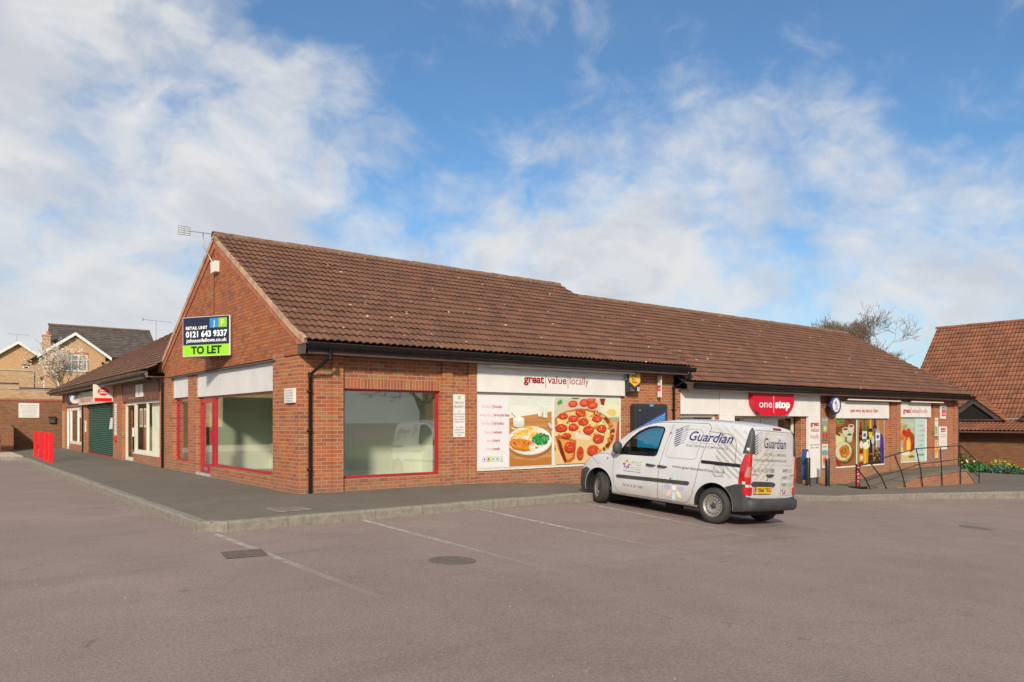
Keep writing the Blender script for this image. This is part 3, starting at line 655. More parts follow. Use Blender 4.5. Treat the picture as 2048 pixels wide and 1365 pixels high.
    mb.box(2.0, 2.1, 2.0, 9.9, 0.05, 2.66, 0); mb.box(2.1, 3.9, 2.0, 2.1, 0.05, 2.66, 0); mb.box(0.3, 2.0, 6.9, 7.0, 0.05, 2.66, 0)  # partitions added near the glass to catch sun and brighten the room
    mb.build('interior_room', [M_WALLIN, M_FLOORIN], B)
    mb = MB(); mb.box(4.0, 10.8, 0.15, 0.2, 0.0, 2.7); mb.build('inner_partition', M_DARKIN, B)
    return B
CS = corner_shop()

def one_stop_wing():
    B = thing('convenience_shop_building', 'long lower brick shop wing with white portal and red sign', 'building')
    mb = MB(); a0 = 10.85; a1 = 29.22
    holes = [(11.06, 12.72, -0.3, 2.24), (13.20, 18.05, -1.2, 1.75), (19.32, 22.95, -0.27, 2.05), (24.08, 26.48, -0.25, 2.10)]
    wall_cells(mb, a0+0.002, a1, -1.6, 2.30, holes, fX, 0.0, 0.30)
    mb.box(a1-.3, a1, 0.3, 9.9, -1.6, 2.3); mb.box(a0, a1-.3, 9.9, 10.05, -1.6, 2.3)
    mb.prism([(0.0, 2.30), (10.05, 2.30), (RY, 5.40)], a1-.3, a1, lambda u, v, w_: (w_, u, v))
    for a, b in ((10.86, 11.055), (12.725, 12.90), (18.92, 19.315), (23.30, 23.70), (23.74, 24.075), (26.95, 27.02), (28.95, a1)): mb.box(a, b, -0.07, 0.004, -1.6, 2.295)
    mb.build('wall', M_BRICK, B)
    ez, rz = 2.44, 5.60; up = (0, RY-OV, rz-ez); SLh = math.hypot(up[1], up[2])
    tiles('roof', (11.0, OV, ez+.03), (1, 0, 0), up, 18.75, SLh, M_TILE, B, ns=6)
    mb = MB(); mb.prism([(OV, ez), (RY, rz), (10.05+0.42, ez), (10.05+0.42, ez-.05), (RY, rz-.05), (OV, ez-.05)], 10.9, 29.72, lambda u, v, w_: (w_, u, v)); mb.build('roof_deck', M_SOFFIT, B)
    ridge(B, (10.9, RY, rz+.02), (29.75, RY, rz+.02))
    mb = MB()
    for s in (1, -1):
        q = [(OV, ez-.07), (RY, rz-.07), (RY, rz+.07), (OV, ez+.06)]; q = [(y if s == 1 else 2*RY-y, z) for y, z in q]
        mb.prism(q, 29.73, 29.78, lambda u, v, w_: (w_, u, v))
    mb.build('verge', M_VERGE, B)
    mb = MB(); mb.box(11.15, 29.75, OV, OV+.025, 2.235, 2.40); mb.box(10.95, 29.75, OV+.025, 0.0, 2.255, 2.27); mb.box(29.72, 29.75, OV+.03, 0, 2.27, 2.5)
    mb.box(10.96, 11.15, OV+.01, OV+.035, 2.235, 2.40)
    mb.build('fascia_board', M_FASCIA, B)
    gutter(B, (11.2, OV-.06, ez+.0), (29.85, OV-.06, ez+.0), (0, -1, 0), brackets=1.0)
    downpipe(B, [(29.80, OV-.06, 2.42), (29.80, OV-.06, 2.26), (29.30, -0.05, 1.95), (29.30, -0.05, -1.15)], clips=[(29.3, -.05, 1.7), (29.3, -.05, 0.3)])
    # left hand fascia and window
    for a in ((11.06, 12.78, -0.09, 0.0, 1.58, 2.25), (19.32, 23.10, -0.09, 0, 1.48, 2.08), (24.08, 26.62, -0.09, 0, 1.53, 2.12)): mb = MB(); mb.box(*a); mb.build('shop_fascia', M_WHITE, B)
    win_frame(B, fX, 11.065, 12.715, -0.3, 1.575, 0.02, wd=0.08, m=M_CREAM)
    for a, b, z in ((11.2, 13.05, 2.20), (19.75, 23.6, 2.11), (24.5, 27.3, 2.11)): mb = MB(); mb.box(a, b, -0.30, -0.25, z, z+.045); mb.box(a+.3, a+.34, -.27, 0, z+.02, z+.03); mb.box(b-.5, b-.46, -.27, 0, z+.02, z+.03); mb.build('sign_light_trough', M_CREAM, B)
    # portal
    mb = MB(); P0 = -0.11
    mb.box(12.80, 18.25, P0, 0.0, 1.535, 2.30); mb.box(12.80, 13.50, P0, 0.0, -1.2, 1.535); mb.box(17.55, 18.25, P0, 0.0, -0.51, 1.535)
    mb.build('entrance_portal', M_WHITE, B, bevel=0.006)
    mb = MB(); mb.box(17.60, 18.15, P0+.04, 0.0, -1.2, -0.53); mb.build('portal_base', mat('dark_plinth', (0.10, 0.10, 0.09), 0.8), B)
    mb = MB(); mb.box(17.30, 17.72, 0.02, 0.25, -1.2, 1.54); mb.build('door_pier', M_BRICK, B)
    # doors
    win_frame(B, fX, 13.66, 17.30, -0.75, 1.54, 0.30, wd=0.07, m=M_CREAM, mulls=(14.4, 16.35), name='shop_front')
    for a, b in ((14.45, 15.36), (15.40, 16.31)):
        d = win_frame(B, fX, a, b, -0.74, 1.47, 0.27, wd=0.14, m=M_UPVC, name='door', transoms=(1.25,))
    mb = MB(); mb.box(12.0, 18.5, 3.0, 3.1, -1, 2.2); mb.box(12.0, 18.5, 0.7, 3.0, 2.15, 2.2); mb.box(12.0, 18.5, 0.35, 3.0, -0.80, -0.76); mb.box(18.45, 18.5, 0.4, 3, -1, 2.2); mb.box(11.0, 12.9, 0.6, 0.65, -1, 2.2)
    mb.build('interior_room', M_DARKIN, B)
    # shelves visible through the door
    for k, c_ in enumerate(((.35, .20, .12), (.20, .24, .30), (.40, .34, .16))):
        mb = MB(); mb.box(13.8, 17.2, 2.6, 2.85, 0.08+0.5*k, 0.42+0.5*k, 0, None, c_); mb.build('stocked_shelf', M_PRINT, B)
    L = front(P0-.002)
    L.text('great', 17.9, 1.22, 0.15, 'b00020', 0.035, w=0.54); L.text('value', 17.9, 1.02, 0.15, 'b00020', 0.006, w=0.50, lay=False); L.text('locally', 17.9, 0.80, 0.15, 'b02038', -0.01, w=0.52, lay=False)
    L.build('slogan_lettering', B); L = front(P0-.002)
    L.text('open every day', 17.9, 0.57, 0.05, 'b01028', 0.02, w=0.58, lay=False); L.text('6am to 10pm', 17.9, 0.47, 0.05, 'b01028', 0.02, w=0.50, lay=False)
    L.build('hours_lettering', B)
    L = front(-.092)
    L.text('open every day 6am to 10pm', 20.25, 1.70, 0.13, 'b3122a', 0.018, w=2.0, al='L')
    L.build('hours_lettering', B); L = front(-.092)
    z0 = 1.70; L.text('great', 24.22, z0, 0.18, 'b01028', 0.03, w=0.63, al='L', lay=False); L.rect(24.88, z0-.09, 24.90, z0+.22, 'b01028', lay=False)
    L.text('value', 24.95, z0, 0.18, 'b01028', 0.0, w=0.62, al='L', lay=False); L.rect(25.60, z0-.09, 25.615, z0+.22, 'b8404f', lay=False); L.text('locally', 25.67, z0, 0.18, 'b8404f', -0.01, w=0.62, al='L', lay=False)
    L.build('shop_lettering', B)
    for a, b, z0, z1, ms in ((19.325, 22.94, -0.265, 1.48, (20.86,)), (24.085, 26.47, -0.245, 1.53, ())):
        win_frame(B, fX, a, b, z0, z1, 0.01, wd=0.06, m=M_UPVC, mulls=ms, glass=mat('poster_backing', (0.55, 0.5, 0.42), 0.6))
    return B
OS = one_stop_wing()

def terrace():
    B = thing('shop_terrace_building', 'left brick shop terrace with green shutter and low brown roof', 'building')
    mb = MB(); y0 = 10.055; y1 = 31.0
    holes = [(10.77, 14.40, 0.32, 2.66), (14.40, 15.98, -0.02, 2.66), (17.87, 23.60, -0.02, 2.66), (25.10, 28.70, 0.27, 2.66), (28.70, 29.75, 0.0, 2.66)]
    wall_cells(mb, y0, y1, -0.5, 2.70, holes, fY, 0.0, 0.30)
    mb.box(0.3, 10.8, y1-.3, y1, -0.5, 2.7); mb.prism([(0.0, 2.7), (11.2, 2.7), (5.6, 6.1)], y1-.3, y1, lambda u, v, w_: (u, w_, v))
    for a, b in ((15.99, 16.9), (24.0, 24.35)): mb.box(-0.05, 0.004, a, b, -0.5, 2.69)
    mb.build('wall', M_BRICK, B)
    ez, rz, ex, rx = 2.86, 6.38, -0.50, 5.60; up = (rx-ex, 0, rz-ez); SLh = math.hypot(up[0], up[2])
    tiles('roof', (ex, 31.6, ez+.02), (0, -1, 0), up, 21.5, SLh, M_TILE, B, ns=5)
    mb = MB(); mb.prism([(ex, ez), (rx, rz), (11.7, ez), (11.7, ez-.05), (rx, rz-.05), (ex, ez-.05)], 10.4, 31.55, lambda u, v, w_: (u, w_, v)); mb.build('roof_deck', M_SOFFIT, B)
    mb = MB(); mb.prism([(ex, ez-.08), (rx, rz-.08), (rx, rz+.05), (ex, ez+.05)], 31.56, 31.62, lambda u, v, w_: (u, w_, v)); mb.build('verge', M_VERGE, B)
    mb = MB(); mb.box(ex, ex+.025, 10.1, 31.6, 2.66, 2.82); mb.box(ex+.025, 0, 10.1, 31.6, 2.68, 2.695); mb.build('fascia_board', mat('weathered_board', (0.16, 0.12, 0.09), 0.7, var=0.35, vscale=4), B)
    gutter(B, (ex-.06, 10.45, ez), (ex-.06, 31.75, ez), (-1, 0, 0), m=mat('dirty_gutter', (0.085, 0.065, 0.045), 0.5, var=0.4, vscale=3, dirt=((0.32, 0.26, 0.19), 2.0, 0.6)))
    downpipe(B, [(-0.55, 10.5, 2.8), (-0.5, 10.3, 2.66), (-0.05, 10.22, 2.5), (-0.05, 10.22, -0.02)], clips=[])
    downpipe(B, [(-0.55, 24.2, 2.8), (-0.08, 24.2, 2.5), (-0.08, 24.2, -0.02)], r=.03)
    # hairdresser style unit
    mb = MB(); mb.box(-0.03, 0.05, 10.77, 15.98, 2.05, 2.68); mb.build('timber_fascia', mat('brown_stained_board', (0.16, 0.055, 0.03), 0.5, var=0.4, vscale=4), B)
    win_frame(B, fY, 10.78, 14.39, 0.33, 2.05, 0.06, m=M_CREAM, mulls=(12.70,), wd=.09, glass=M_GLASST)
    win_frame(B, fY, 14.41, 15.96, 0.0, 2.05, 0.06, m=M_CREAM, mulls=(), wd=.12, name='door', glass=M_GLASST)
    mb = MB(); mb.box(-0.02, 0.12, 10.79, 14.39, 0.28, 0.325); mb.build('window_sill', M_UPVC, B)
    mb = MB(); mb.box(0.01, 0.05, 14.53, 14.60, 0.85, 1.15); mb.build('door_handle', M_UPVC, B)
    mb = MB()
    mb.box(0.3, 4, 10.3, 30.9, 0.0, 0.03, 1); mb.box(3.0, 3.1, 10.3, 30.9, 0, 2.6, 0); mb.box(0.3, 3, 16.6, 16.7, 0, 2.6, 0); mb.box(.3, 3, 24.7, 24.8, 0, 2.6, 0); mb.box(0.3, 3.1, 10.3, 30.9, 2.6, 2.65, 0); mb.box(0.20, 0.22, 10.8, 12.6, 0.35, 1.98, 2)
    mb.build('interior_room', [mat('shop_back_wall', (0.34, 0.27, 0.20), 0.9, var=0.3, vscale=1.2), M_FLOORIN, mat('pale_blind', (0.80, 0.83, 0.74), 0.9, var=0.1, vscale=3)], B)
    # shutter
    mb = MB(); n = 27; h0 = 0.05; h1 = 2.06
    for k in range(n):
        a, b = h0+(h1-h0)*k/n, h0+(h1-h0)*(k+1)/n; prv = [(0.10, a), (0.065, a+(b-a)*.2), (0.055, a+(b-a)*.5), (0.065, a+(b-a)*.8), (0.10, b)]
        mb.add([(x, y, z) for x, z in prv for y in (17.88, 23.59)], [(2*i, 2*i+1, 2*i+3, 2*i+2) for i in range(4)], 0, True)
    mb.build('roller_shutter', mat('green_shutter', (0.010, 0.105, 0.065), 0.35, 0.1, var=0.2, vscale=2), B)
    mb = MB(); mb.box(0.04, 0.12, 17.88, 23.59, 0.0, 0.05); mb.build('shutter_rail', M_REDP, B)
    # far unit
    mb = MB(); mb.box(-0.03, 0.05, 25.0, 29.8, 2.05, 2.68); mb.build('wood_fascia', mat('varnished_board', (0.30, 0.15, 0.04), 0.5, var=0.35, vscale=4), B)
    win_frame(B, fY, 25.11, 28.69, 0.28, 2.03, 0.05, m=M_UPVC, mulls=(26.5,), wd=.14)
    win_frame(B, fY, 28.71, 29.74, 0.0, 2.03, 0.05, m=M_UPVC, wd=.14, name='door')
    mb = MB(); mb.box(-0.02, 0.0, 30.2, 30.9, 0.0, 1.9); mb.build('door_post', mat('tan_timber', (0.45, 0.31, 0.18), 0.8, var=.2), B)
    mb = MB(); mb.box(-0.12, -0.03, 27.6, 28.6, 2.2, 2.6); mb.build('dark_plaque', mat('dark_plaque', (0.05, 0.035, 0.03), 0.5), B)
    return B
TB = terrace()

# ------------------------------------------------------------------ signs, posters and fittings on the buildings
def panel_x(name, label, cat, x0, x1, z0, z1, yo=-0.02, th=0.02, m=None, y_back=0.0, group=None):
    """a board on a wall facing -Y"""
    t = thing(name, label, cat, (round((x0+x1)/2, 3), y_back, z0), group)
    mb = MB(); mb.box(x0, x1, yo, y_back-0.001, z0, z1); mb.build('panel', m or M_WHITE, t); return t, front(yo-.002)
def panel_y(name, label, cat, y0, y1, z0, z1, xo=-0.02, m=None, group=None, x_back=0.0):
    t = thing(name, label, cat, (x_back, round((y0+y1)/2, 3), z0), group)
    mb = MB(); mb.box(xo, x_back-0.001, y0, y1, z0, z1); mb.build('panel', m or M_WHITE, t)
    return t, Flat((xo-.002, 0, 0), (0, -1, 0), (0, 0, 1), (-1, 0, 0))

# to let board on the gable
def to_let():
    PL, PR = Vector((-1.36, 6.52, 3.40)), Vector((-.06, 4.20, 3.40))     # free edge and wall edge of the near board of the V
    Fh = lambda px, D: Vector((-5.66, -13.87, 0))+(Vector((.61446, .78895, 0))+Vector((.78895, -.61446, 0))*((px-1024)/1513.5))*D
    a, b = Fh(367, 17.95), Fh(461, 17.42); a.z = b.z = 3.365
    t = thing('to_let_board', 'dark blue and lime green TO LET board hung on the brick gable', 'sign', tuple(b))
    c = (a+b)/2; u = (b-a); W = u.length; u.normalize(); wv = Vector((0, 0, 1)); n = u.cross(wv); n = n if n.y < 0 else -n; H = .925
    P = lambda p, q, d: c+u*p+wv*q+n*d
    mb = MB(); mb.prism([(-W/2, -H/2), (W/2, -H/2), (W/2, H/2), (-W/2, H/2)], -0.02, 0.02, P); mb.build('panel', M_WHITE, t)
    mb = MB(); far = Vector((-.03, b.y+1.7, c.z)); mb.add([P(-W/2, -H/2, -.02), P(-W/2, H/2, -.02), far+wv*H/2, far-wv*H/2], [(0, 1, 2, 3)]); mb.add([P(-W/2, -H/2, -.04), P(-W/2, H/2, -.04), far+wv*H/2+Vector((0, .02, 0)), far-wv*H/2+Vector((0, .02, 0))], [(0, 1, 2, 3)]); mb.build('rear_panel', M_WHITE, t)
    for q in (-.38, .38): mb = MB(); mb.tube([P(-W/2+.05, q, -.03), P(.1, q, -.25), (0.0, b.y+.8, c.z+q)], .02, 6); mb.build('brace', mat('brace_timber', (.30, .22, .14), .8), t)
    F = Flat(c, u, wv, n); F.k = 17; k = W/3.1; z = H/1.06
    F.rect(-W/2+.01, -H/2+.305*z, W/2-.02, H/2-.01, '1b2440'); F.rect(-W/2+.01, -H/2+.01, W/2-.02, -H/2+.305*z, '97d92c', lay=False)
    F.rect(0.25*k, 0.22*z, 0.80*k, 0.47*z, '2e86cf'); F.rect(0.82*k, 0.22*z, 1.36*k, 0.47*z, '8fc43c', lay=False)
    F.text('J', 0.52*k, 0.275*z, 0.13, 'e8f2fa', 0.0); F.text('F', 1.09*k, 0.275*z, 0.13, 'e2f2c8', 0.0, lay=False)
    F.text('RETAIL UNIT', -1.33*k, 0.195*z, 0.07, 'f4f4f4', 0.03, w=1.43*k, al='L', lay=False)
    F.text('0121 643 9337', 0.03*k, -0.01*z, 0.135, 'ffffff', 0.03, w=2.72*k, lay=False)
    F.text('johnsonfellows.co.uk', 0.03*k, -0.15*z, 0.085, 'f2f4f8', 0.02, w=2.66*k, lay=False)
    F.text('TO LET', 0.02*k, -0.46*z, 0.17, '142a12', 0.04, w=2.0*k, lay=False)
    F.build('lettering', t)
to_let()

PP = ['NO', 'SKATEBOARDING', 'CYCLING OR', 'BALL GAMES', 'PERMITTED', '', 'ALL CARS', 'PARKED AT', 'THE OWNERS', 'RISK']
t, F = panel_x('private_property_sign', 'tall narrow white PRIVATE PROPERTY sign on brick between the pilasters', 'sign', 3.50, 3.81, 1.03, 1.97)
F.ell(3.655, 1.90, 0.035, 0.035, '4fae4c'); F.ell(3.655, 1.90, 0.018, 0.018, 'e8f4e4')
F.text('PRIVATE', 3.655, 1.76, 0.05, '7c7f79', 0.0, w=0.23); F.text('PROPERTY', 3.655, 1.675, 0.05, '7c7f79', 0.0, w=0.27, lay=False)
for k, q in enumerate(PP):
    if q: F.text(q, 3.655, 1.585-k*0.058, 0.028, '858880', w=min(0.28, 0.026*len(q)), lay=False)
F.build('lettering', t)
t, F = panel_y('small_notice', 'small white notice on the corner pier by the downpipe', 'sign', 0.15, 0.62, 1.74, 2.02, -0.05, x_back=0.0)
for k, q in enumerate(('PRIVATE PROPERTY', 'NO UNAUTHORISED', 'PARKING AT ANY TIME', 'THANK YOU', 'CUSTOMERS ONLY')): F.text(q, -0.385, 1.965-k*0.05, 0.024, '6d6f6b', 0.0, w=0.40-0.03*(k == 3), lay=False)
F.build('lettering', t)

# fish and chips / pizza posters (printed on vinyl inside the window frame)
def poster_obj(name, label, F, parent_loc, x0, x1, z0, z1, y=-0.0):
    t = thing(name, label, 'poster', parent_loc); mb = MB(); mb.box(x0, x1, y, y+.015, z0, z1); mb.build('sheet', mat('poster_sheet', (0.74, 0.74, 0.72), 0.5), t); F.build('print', t, M_PRINTG); return t
def slats(F, x0, x1, z0, z1, base, n, amp=8):
    b = [int(base[i:i+2], 16) for i in (0, 2, 4)]
    F.k += 1
    for k in range(n):
        q = random.randint(-amp, amp); F.rect(x0, z0+(z1-z0)*k/n, x1, z0+(z1-z0)*(k+1)/n, lin([max(0, min(255, c+q)) for c in b]), lay=False)
F = front(-0.004, step=0.0006); F.rect(4.17, 0.33, 5.03, 1.96, 'f1eef2')
for (a, b), z in zip((('chilled', 'foods'), ('everyday', 'groceries'), ('chilled', 'drinks'), ('beers', 'wines'), ('news', 'mags'), ('free', 'cash')), (1.68, 1.49, 1.30, 1.10, 0.91, 0.72)):
    F.text(a, 4.565, z, 0.068, 'e39aa4', -0.005, w=0.049*len(a)-0.04, al='R', lay=False); F.rect(4.575, z-.03, 4.582, z+.09, 'd98a95', lay=False)
    F.text(b, 4.60, z, 0.068, 'c4263e', 0.02, w=0.054*len(b)-0.03, al='L', lay=False)
for k, (c1, c2) in enumerate((('9ab0c8', 'f2f4f6'), ('c8b030', 'f0d840'), ('7cc0d8', 'e6f4f8'), ('c8d080', 'e8f0e0'), ('a8b0c0', 'f4f4f8'))):
    x = 4.30+k*0.118; F.rect(x, .465, x+.095, .575, c1); F.rect(x+.01, .475, x+.085, .565, c2)
    F.rect(x+.03, .50, x+.065, .54, ('26408c', '3a3210', '2c7fa0', '5a9040', '9aa2b4')[k])
poster_obj('list_poster', 'white window poster listing foods, groceries, drinks, wines, mags and cash', F, (4.6, 0, 0.3), 4.15, 5.045, 0.31, 1.98)
def clip(pts, x0, x1, z0, z1):
    """clip polygon to a rectangle"""
    def cut(P, f, ins):
        out = []
        for i in range(len(P)):
            a, b = P[i], P[(i+1) % len(P)]; ia, ib = ins(a), ins(b)
            if ia: out.append(a)
            if ia != ib: out.append(f(a, b))
        return out
    for ax, lim, sg in ((0, x0, 1), (0, x1, -1), (1, z0, 1), (1, z1, -1)):
        if not pts: return pts
        def f(a, b, ax=ax, lim=lim):
            t_ = (lim-a[ax])/(b[ax]-a[ax]); return (a[0]+(b[0]-a[0])*t_, a[1]+(b[1]-a[1])*t_)
        pts = cut(pts, f, lambda p, ax=ax, lim=lim, sg=sg: (p[ax]-lim)*sg >= 0)
    return pts
class CF:
    """clipped shapes on a Flat"""
    def __init__(s, F, x0, x1, z0, z1): s.F = F; s.b = (x0, x1, z0, z1)
    def poly(s, pts, col, lay=True):
        p = clip(list(pts), *s.b)
        if not lay: s.F.k += 0.05
        if len(p) > 2: s.F.poly(p, col, lay)
    def ell(s, cx, cy, rx, ry, col, n=22, rot=0., wob=0., lay=True, a0=0., a1=360.):
        pts = []; n2 = n
        for i in range(n2 + (0 if a1-a0 >= 360 else 1)):
            a = math.radians(a0+(a1-a0)*i/n2); q = 1+wob*(random.random()-.5); x, y = rx*q*math.cos(a), ry*q*math.sin(a)
            pts.append((cx+x*math.cos(rot)-y*math.sin(rot), cy+x*math.sin(rot)+y*math.cos(rot)))
        s.poly(pts, col, lay)
    def rect(s, x0, z0, x1, z1, col, lay=True): s.poly([(x0, z0), (x1, z0), (x1, z1), (x0, z1)], col, lay)
F = front(-0.004, step=0.0005); C = CF(F, 5.06, 6.355, 0.33, 1.96)
C.rect(5.06, 0.3, 6.4, 1.97, 'eef1e6'); C.rect(5.06, 1.75, 6.4, 1.97, 'e4e9de', False)
C.poly([(5.0, 1.44), (6.4, 1.62), (6.4, 0.3), (5.0, 0.3)], 'c98f52')
F.k += 1
for k in range(26):
    z = 0.33+k*0.043; F.k += .05; c = random.choice(('c4884c', 'd09a5e', 'bf8043', 'd6a066', 'c78d50')); C.poly([(5.0, z), (6.4, z+.03), (6.4, z+.06), (5.0, z+.035)], c, False)
C.poly([(5.0, 0.33), (6.4, 0.33), (6.4, 0.52), (5.8, 0.45), (5.3, 0.48), (5.0, 0.6)], 'c07c38')
C.ell(5.70, 0.87, 0.72, 0.36, 'a8703a', 40); C.ell(5.68, 0.92, 0.68, 0.34, 'd9d8cc', 40); C.ell(5.68, 0.935, 0.67, 0.325, 'f3f3ec', 40); C.ell(5.69, 0.95, 0.55, 0.25, 'e8e8de', 40)
F.k += 1
for k in range(34):
    x, z = random.uniform(5.22, 5.85), random.uniform(1.0, 1.24); z -= abs(x-5.55)*0.2; a = random.uniform(-.5, .9); l = random.uniform(.09, .17); dx, dz = math.cos(a)*l, math.sin(a)*l*.75
    c = random.choice(('f3cf6a', 'efc04e', 'f7dd8c', 'e3ad3c', 'f9e4a0')); F.k += 0.3; C.poly([(x-dx, z-dz), (x+dx, z+dz), (x+dx-.01, z+dz+.035), (x-dx-.01, z-dz+.035)], c, False)
F.k = int(F.k)+1
C.ell(5.44, 0.82, 0.40, 0.145, 'd0771c', 26, -.12, .12); C.ell(5.43, 0.845, 0.37, 0.12, 'e08b2c', 26, -.12, .15)
F.k += 1
for k in range(70):
    a = random.uniform(0, 6.28); r = random.random()**.5; C.ell(5.42+.34*r*math.cos(a), .845+.105*r*math.sin(a)-.04*r*math.cos(a), .022, .014, random.choice(('f0a848', 'c9661a', 'eb9a38', 'b85a14')), 6, a, 0, False)
C.ell(5.73, 0.76, .095, .085, 'f4e6c8', 14, 0, .2); C.ell(5.86, 0.77, .06, .04, 'f0dcb4', 10, 0, .3); C.ell(5.87, 0.75, .05, .02, 'd8862c', 8, 0, .3)
F.k += 1
for k in range(150):
    a = random.uniform(0, 6.28); r = random.random()**.5; x, z = 6.0+.27*r*math.cos(a), .955+.135*r*math.sin(a); c = random.choice(('1d8a34', '2fa848', '136a26', '45b85a', '24963c')); F.k += .02; C.ell(x, z, .027, .022, c, 8, 0, 0, False)
F.k = int(F.k)+1
C.ell(5.32, 1.30, .165, .07, 'd8dacd'); C.rect(5.155, 1.30, 5.485, 1.43, 'e4e6da'); C.ell(5.32, 1.43, .165, .055, 'f4f5ee'); C.ell(5.32, 1.43, .135, .04, 'fafaf4'); F.line([(5.10, 1.58), (5.28, 1.44)], .014, 'b9bcb2')
for x, z0, z1 in ((5.97, 1.49, 1.78), (6.13, 1.46, 1.74)):
    C.rect(x-.065, z0, x+.065, z1, 'dfe3d6'); C.ell(x, z1, .065, .04, 'e9ece2'); C.rect(x-.05, z0+.02, x+.0, z1-.02, 'f0f3ea')
C.ell(6.28, 1.27, .11, .05, 'b4b5ae', 16, -.9); C.ell(6.29, 1.275, .08, .03, 'd6d7d0', 16, -.9)
poster_obj('fish_and_chips_poster', 'window poster of a plate with fish, chips and green peas', F, (5.7, 0, 0.3), 5.05, 6.365, 0.31, 1.98)
F = front(-0.004, step=0.0005); C = CF(F, 6.44, 8.69, 0.33, 1.96)
C.rect(6.4, .3, 8.7, 2.0, 'd8ccb0'); C.poly([(6.4, 1.97), (7.0, 1.97), (6.4, 1.62)], 'cbd6bc'); C.poly([(6.4, .33), (8.8, .33), (8.8, .9), (8.0, 1.5), (6.4, 1.2)], 'e4d3b8')
C.poly([(8.3, .33), (8.7, .33), (8.7, 1.5), (8.45, 1.5)], 'a55a3c'); C.poly([(8.05, 1.65), (8.62, 1.35), (8.45, .33), (8.0, .33)], 'dcb184')
C.ell(6.62, 1.84, .10, .06, '5da048', 10, .5, .5); C.ell(7.12, 1.955, .16, .03, '2c6a28', 10, 0, .4)
C.ell(8.42, 1.70, .50, .31, 'c9d8b8', 30); C.ell(8.42, 1.74, .46, .26, 'dfe8c6', 30); C.ell(8.45, 1.66, .36, .17, 'f0ebc4', 24, 0, .3); C.ell(8.40, 1.60, .20, .09, 'e6cf7c', 20, 0, .4); C.ell(8.42, 1.42, .46, .06, 'b9a87c', 24)
C.poly([(7.98, 1.96), (8.18, 1.96), (8.12, 1.78), (8.02, 1.80)], '8f2a22')
for x, z, a, b in ((7.05, 1.82, .16, .085), (7.43, 1.85, .16, .10), (7.66, 1.92, .17, .06), (7.72, 1.79, .18, .09)):
    C.ell(x, z-.012, a, b, 'b02a12', 20, .1, .05); C.ell(x, z, a*.93, b*.86, 'df4a22', 20, .1, .05); C.ell(x, z, a*.55, b*.5, 'e8703a', 14, .1, .2)
C.ell(7.36, 1.06, 1.13, .64, '8a3a1c', 40, 0, .04); C.ell(7.34, 1.09, 1.10, .60, 'c9742e', 40, 0, .05); C.ell(7.32, 1.10, 1.02, .545, 'edcf86', 40, 0, .05)
F.k += 1
for k in range(230):
    a = random.uniform(0, 6.28); r = random.random()**.5; c = random.choice(('f4e2a6', 'f7ecc2', 'e8b85e', 'd98a3c', 'f2d894', 'cf6f2e', 'f9f1d6')); C.ell(7.32+.98*r*math.cos(a), 1.10+.50*r*math.sin(a), random.uniform(.03, .09), random.uniform(.015, .04), c, 8, random.uniform(-1, 1), .4, False); F.k += .01
F.k = int(F.k)+1
C.poly([(7.05, 1.17), (7.45, 1.05), (8.0, 0.88), (8.5, 0.80), (8.3, .33), (6.5, .33), (6.44, .95)], 'e9c98c'); C.poly([(7.05, 1.15), (7.3, 1.05), (7.7, .98), (7.5, .90), (7.15, .95)], 'e6ddc8')
C.poly([(6.44, 1.02), (6.62, 1.04), (7.15, .9), (7.1, .45), (6.95, .36), (6.75, .36), (6.55, .7)], 'c46a2a'); C.poly([(6.58, .95), (7.05, .88), (7.02, .5), (6.85, .42), (6.7, .6)], 'e8a24c')
C.poly([(6.52, .95), (6.62, .9), (6.82, .42), (6.78, .34), (6.62, .6)], '7a2418')
for x, z, a, b in ((6.71, 1.51, .16, .08), (7.29, 1.59, .18, .09), (7.04, 1.45, .17, .085), (7.38, 1.37, .18, .095), (7.86, 1.45, .18, .085), (6.46, 1.36, .06, .05), (6.64, 1.22, .20, .10), (7.03, 1.24, .16, .095), (7.55, 1.17, .19, .11), (8.01, 1.20, .18, .10), (6.81, 1.03, .15, .07), (7.89, .94, .20, .12), (6.91, .75, .18, .14), (7.26, .59, .12, .17), (7.70, .65, .21, .14)):
    C.ell(x, z-.01, a, b, '9e2a12', 22, 0, .06); C.ell(x, z, a*.93, b*.9, 'd2431f', 22, 0, .06); F.k += 1
    for k in range(9): q = random.uniform(0, 6.28); r = random.random()*.7; C.ell(x+a*r*math.cos(q), z+b*r*math.sin(q), .03, .015, random.choice(('e8683a', 'b83014', 'f08a50')), 7, 0, .3, False)
F.k += 1
for k in range(60):
    a = math.radians(random.uniform(-60, 70)); C.ell(7.34+1.06*math.cos(a), 1.08+.57*math.sin(a), random.uniform(.04, .08), random.uniform(.02, .05), random.choice(('a8481c', 'd88838', 'e8b46a', '7c2c14')), 8, a, .4, False); F.k += .02
poster_obj('pizza_poster', 'large window poster of a pepperoni pizza with sliced tomatoes', F, (7.5, 0, 0.3), 6.435, 8.70, 0.31, 1.98)

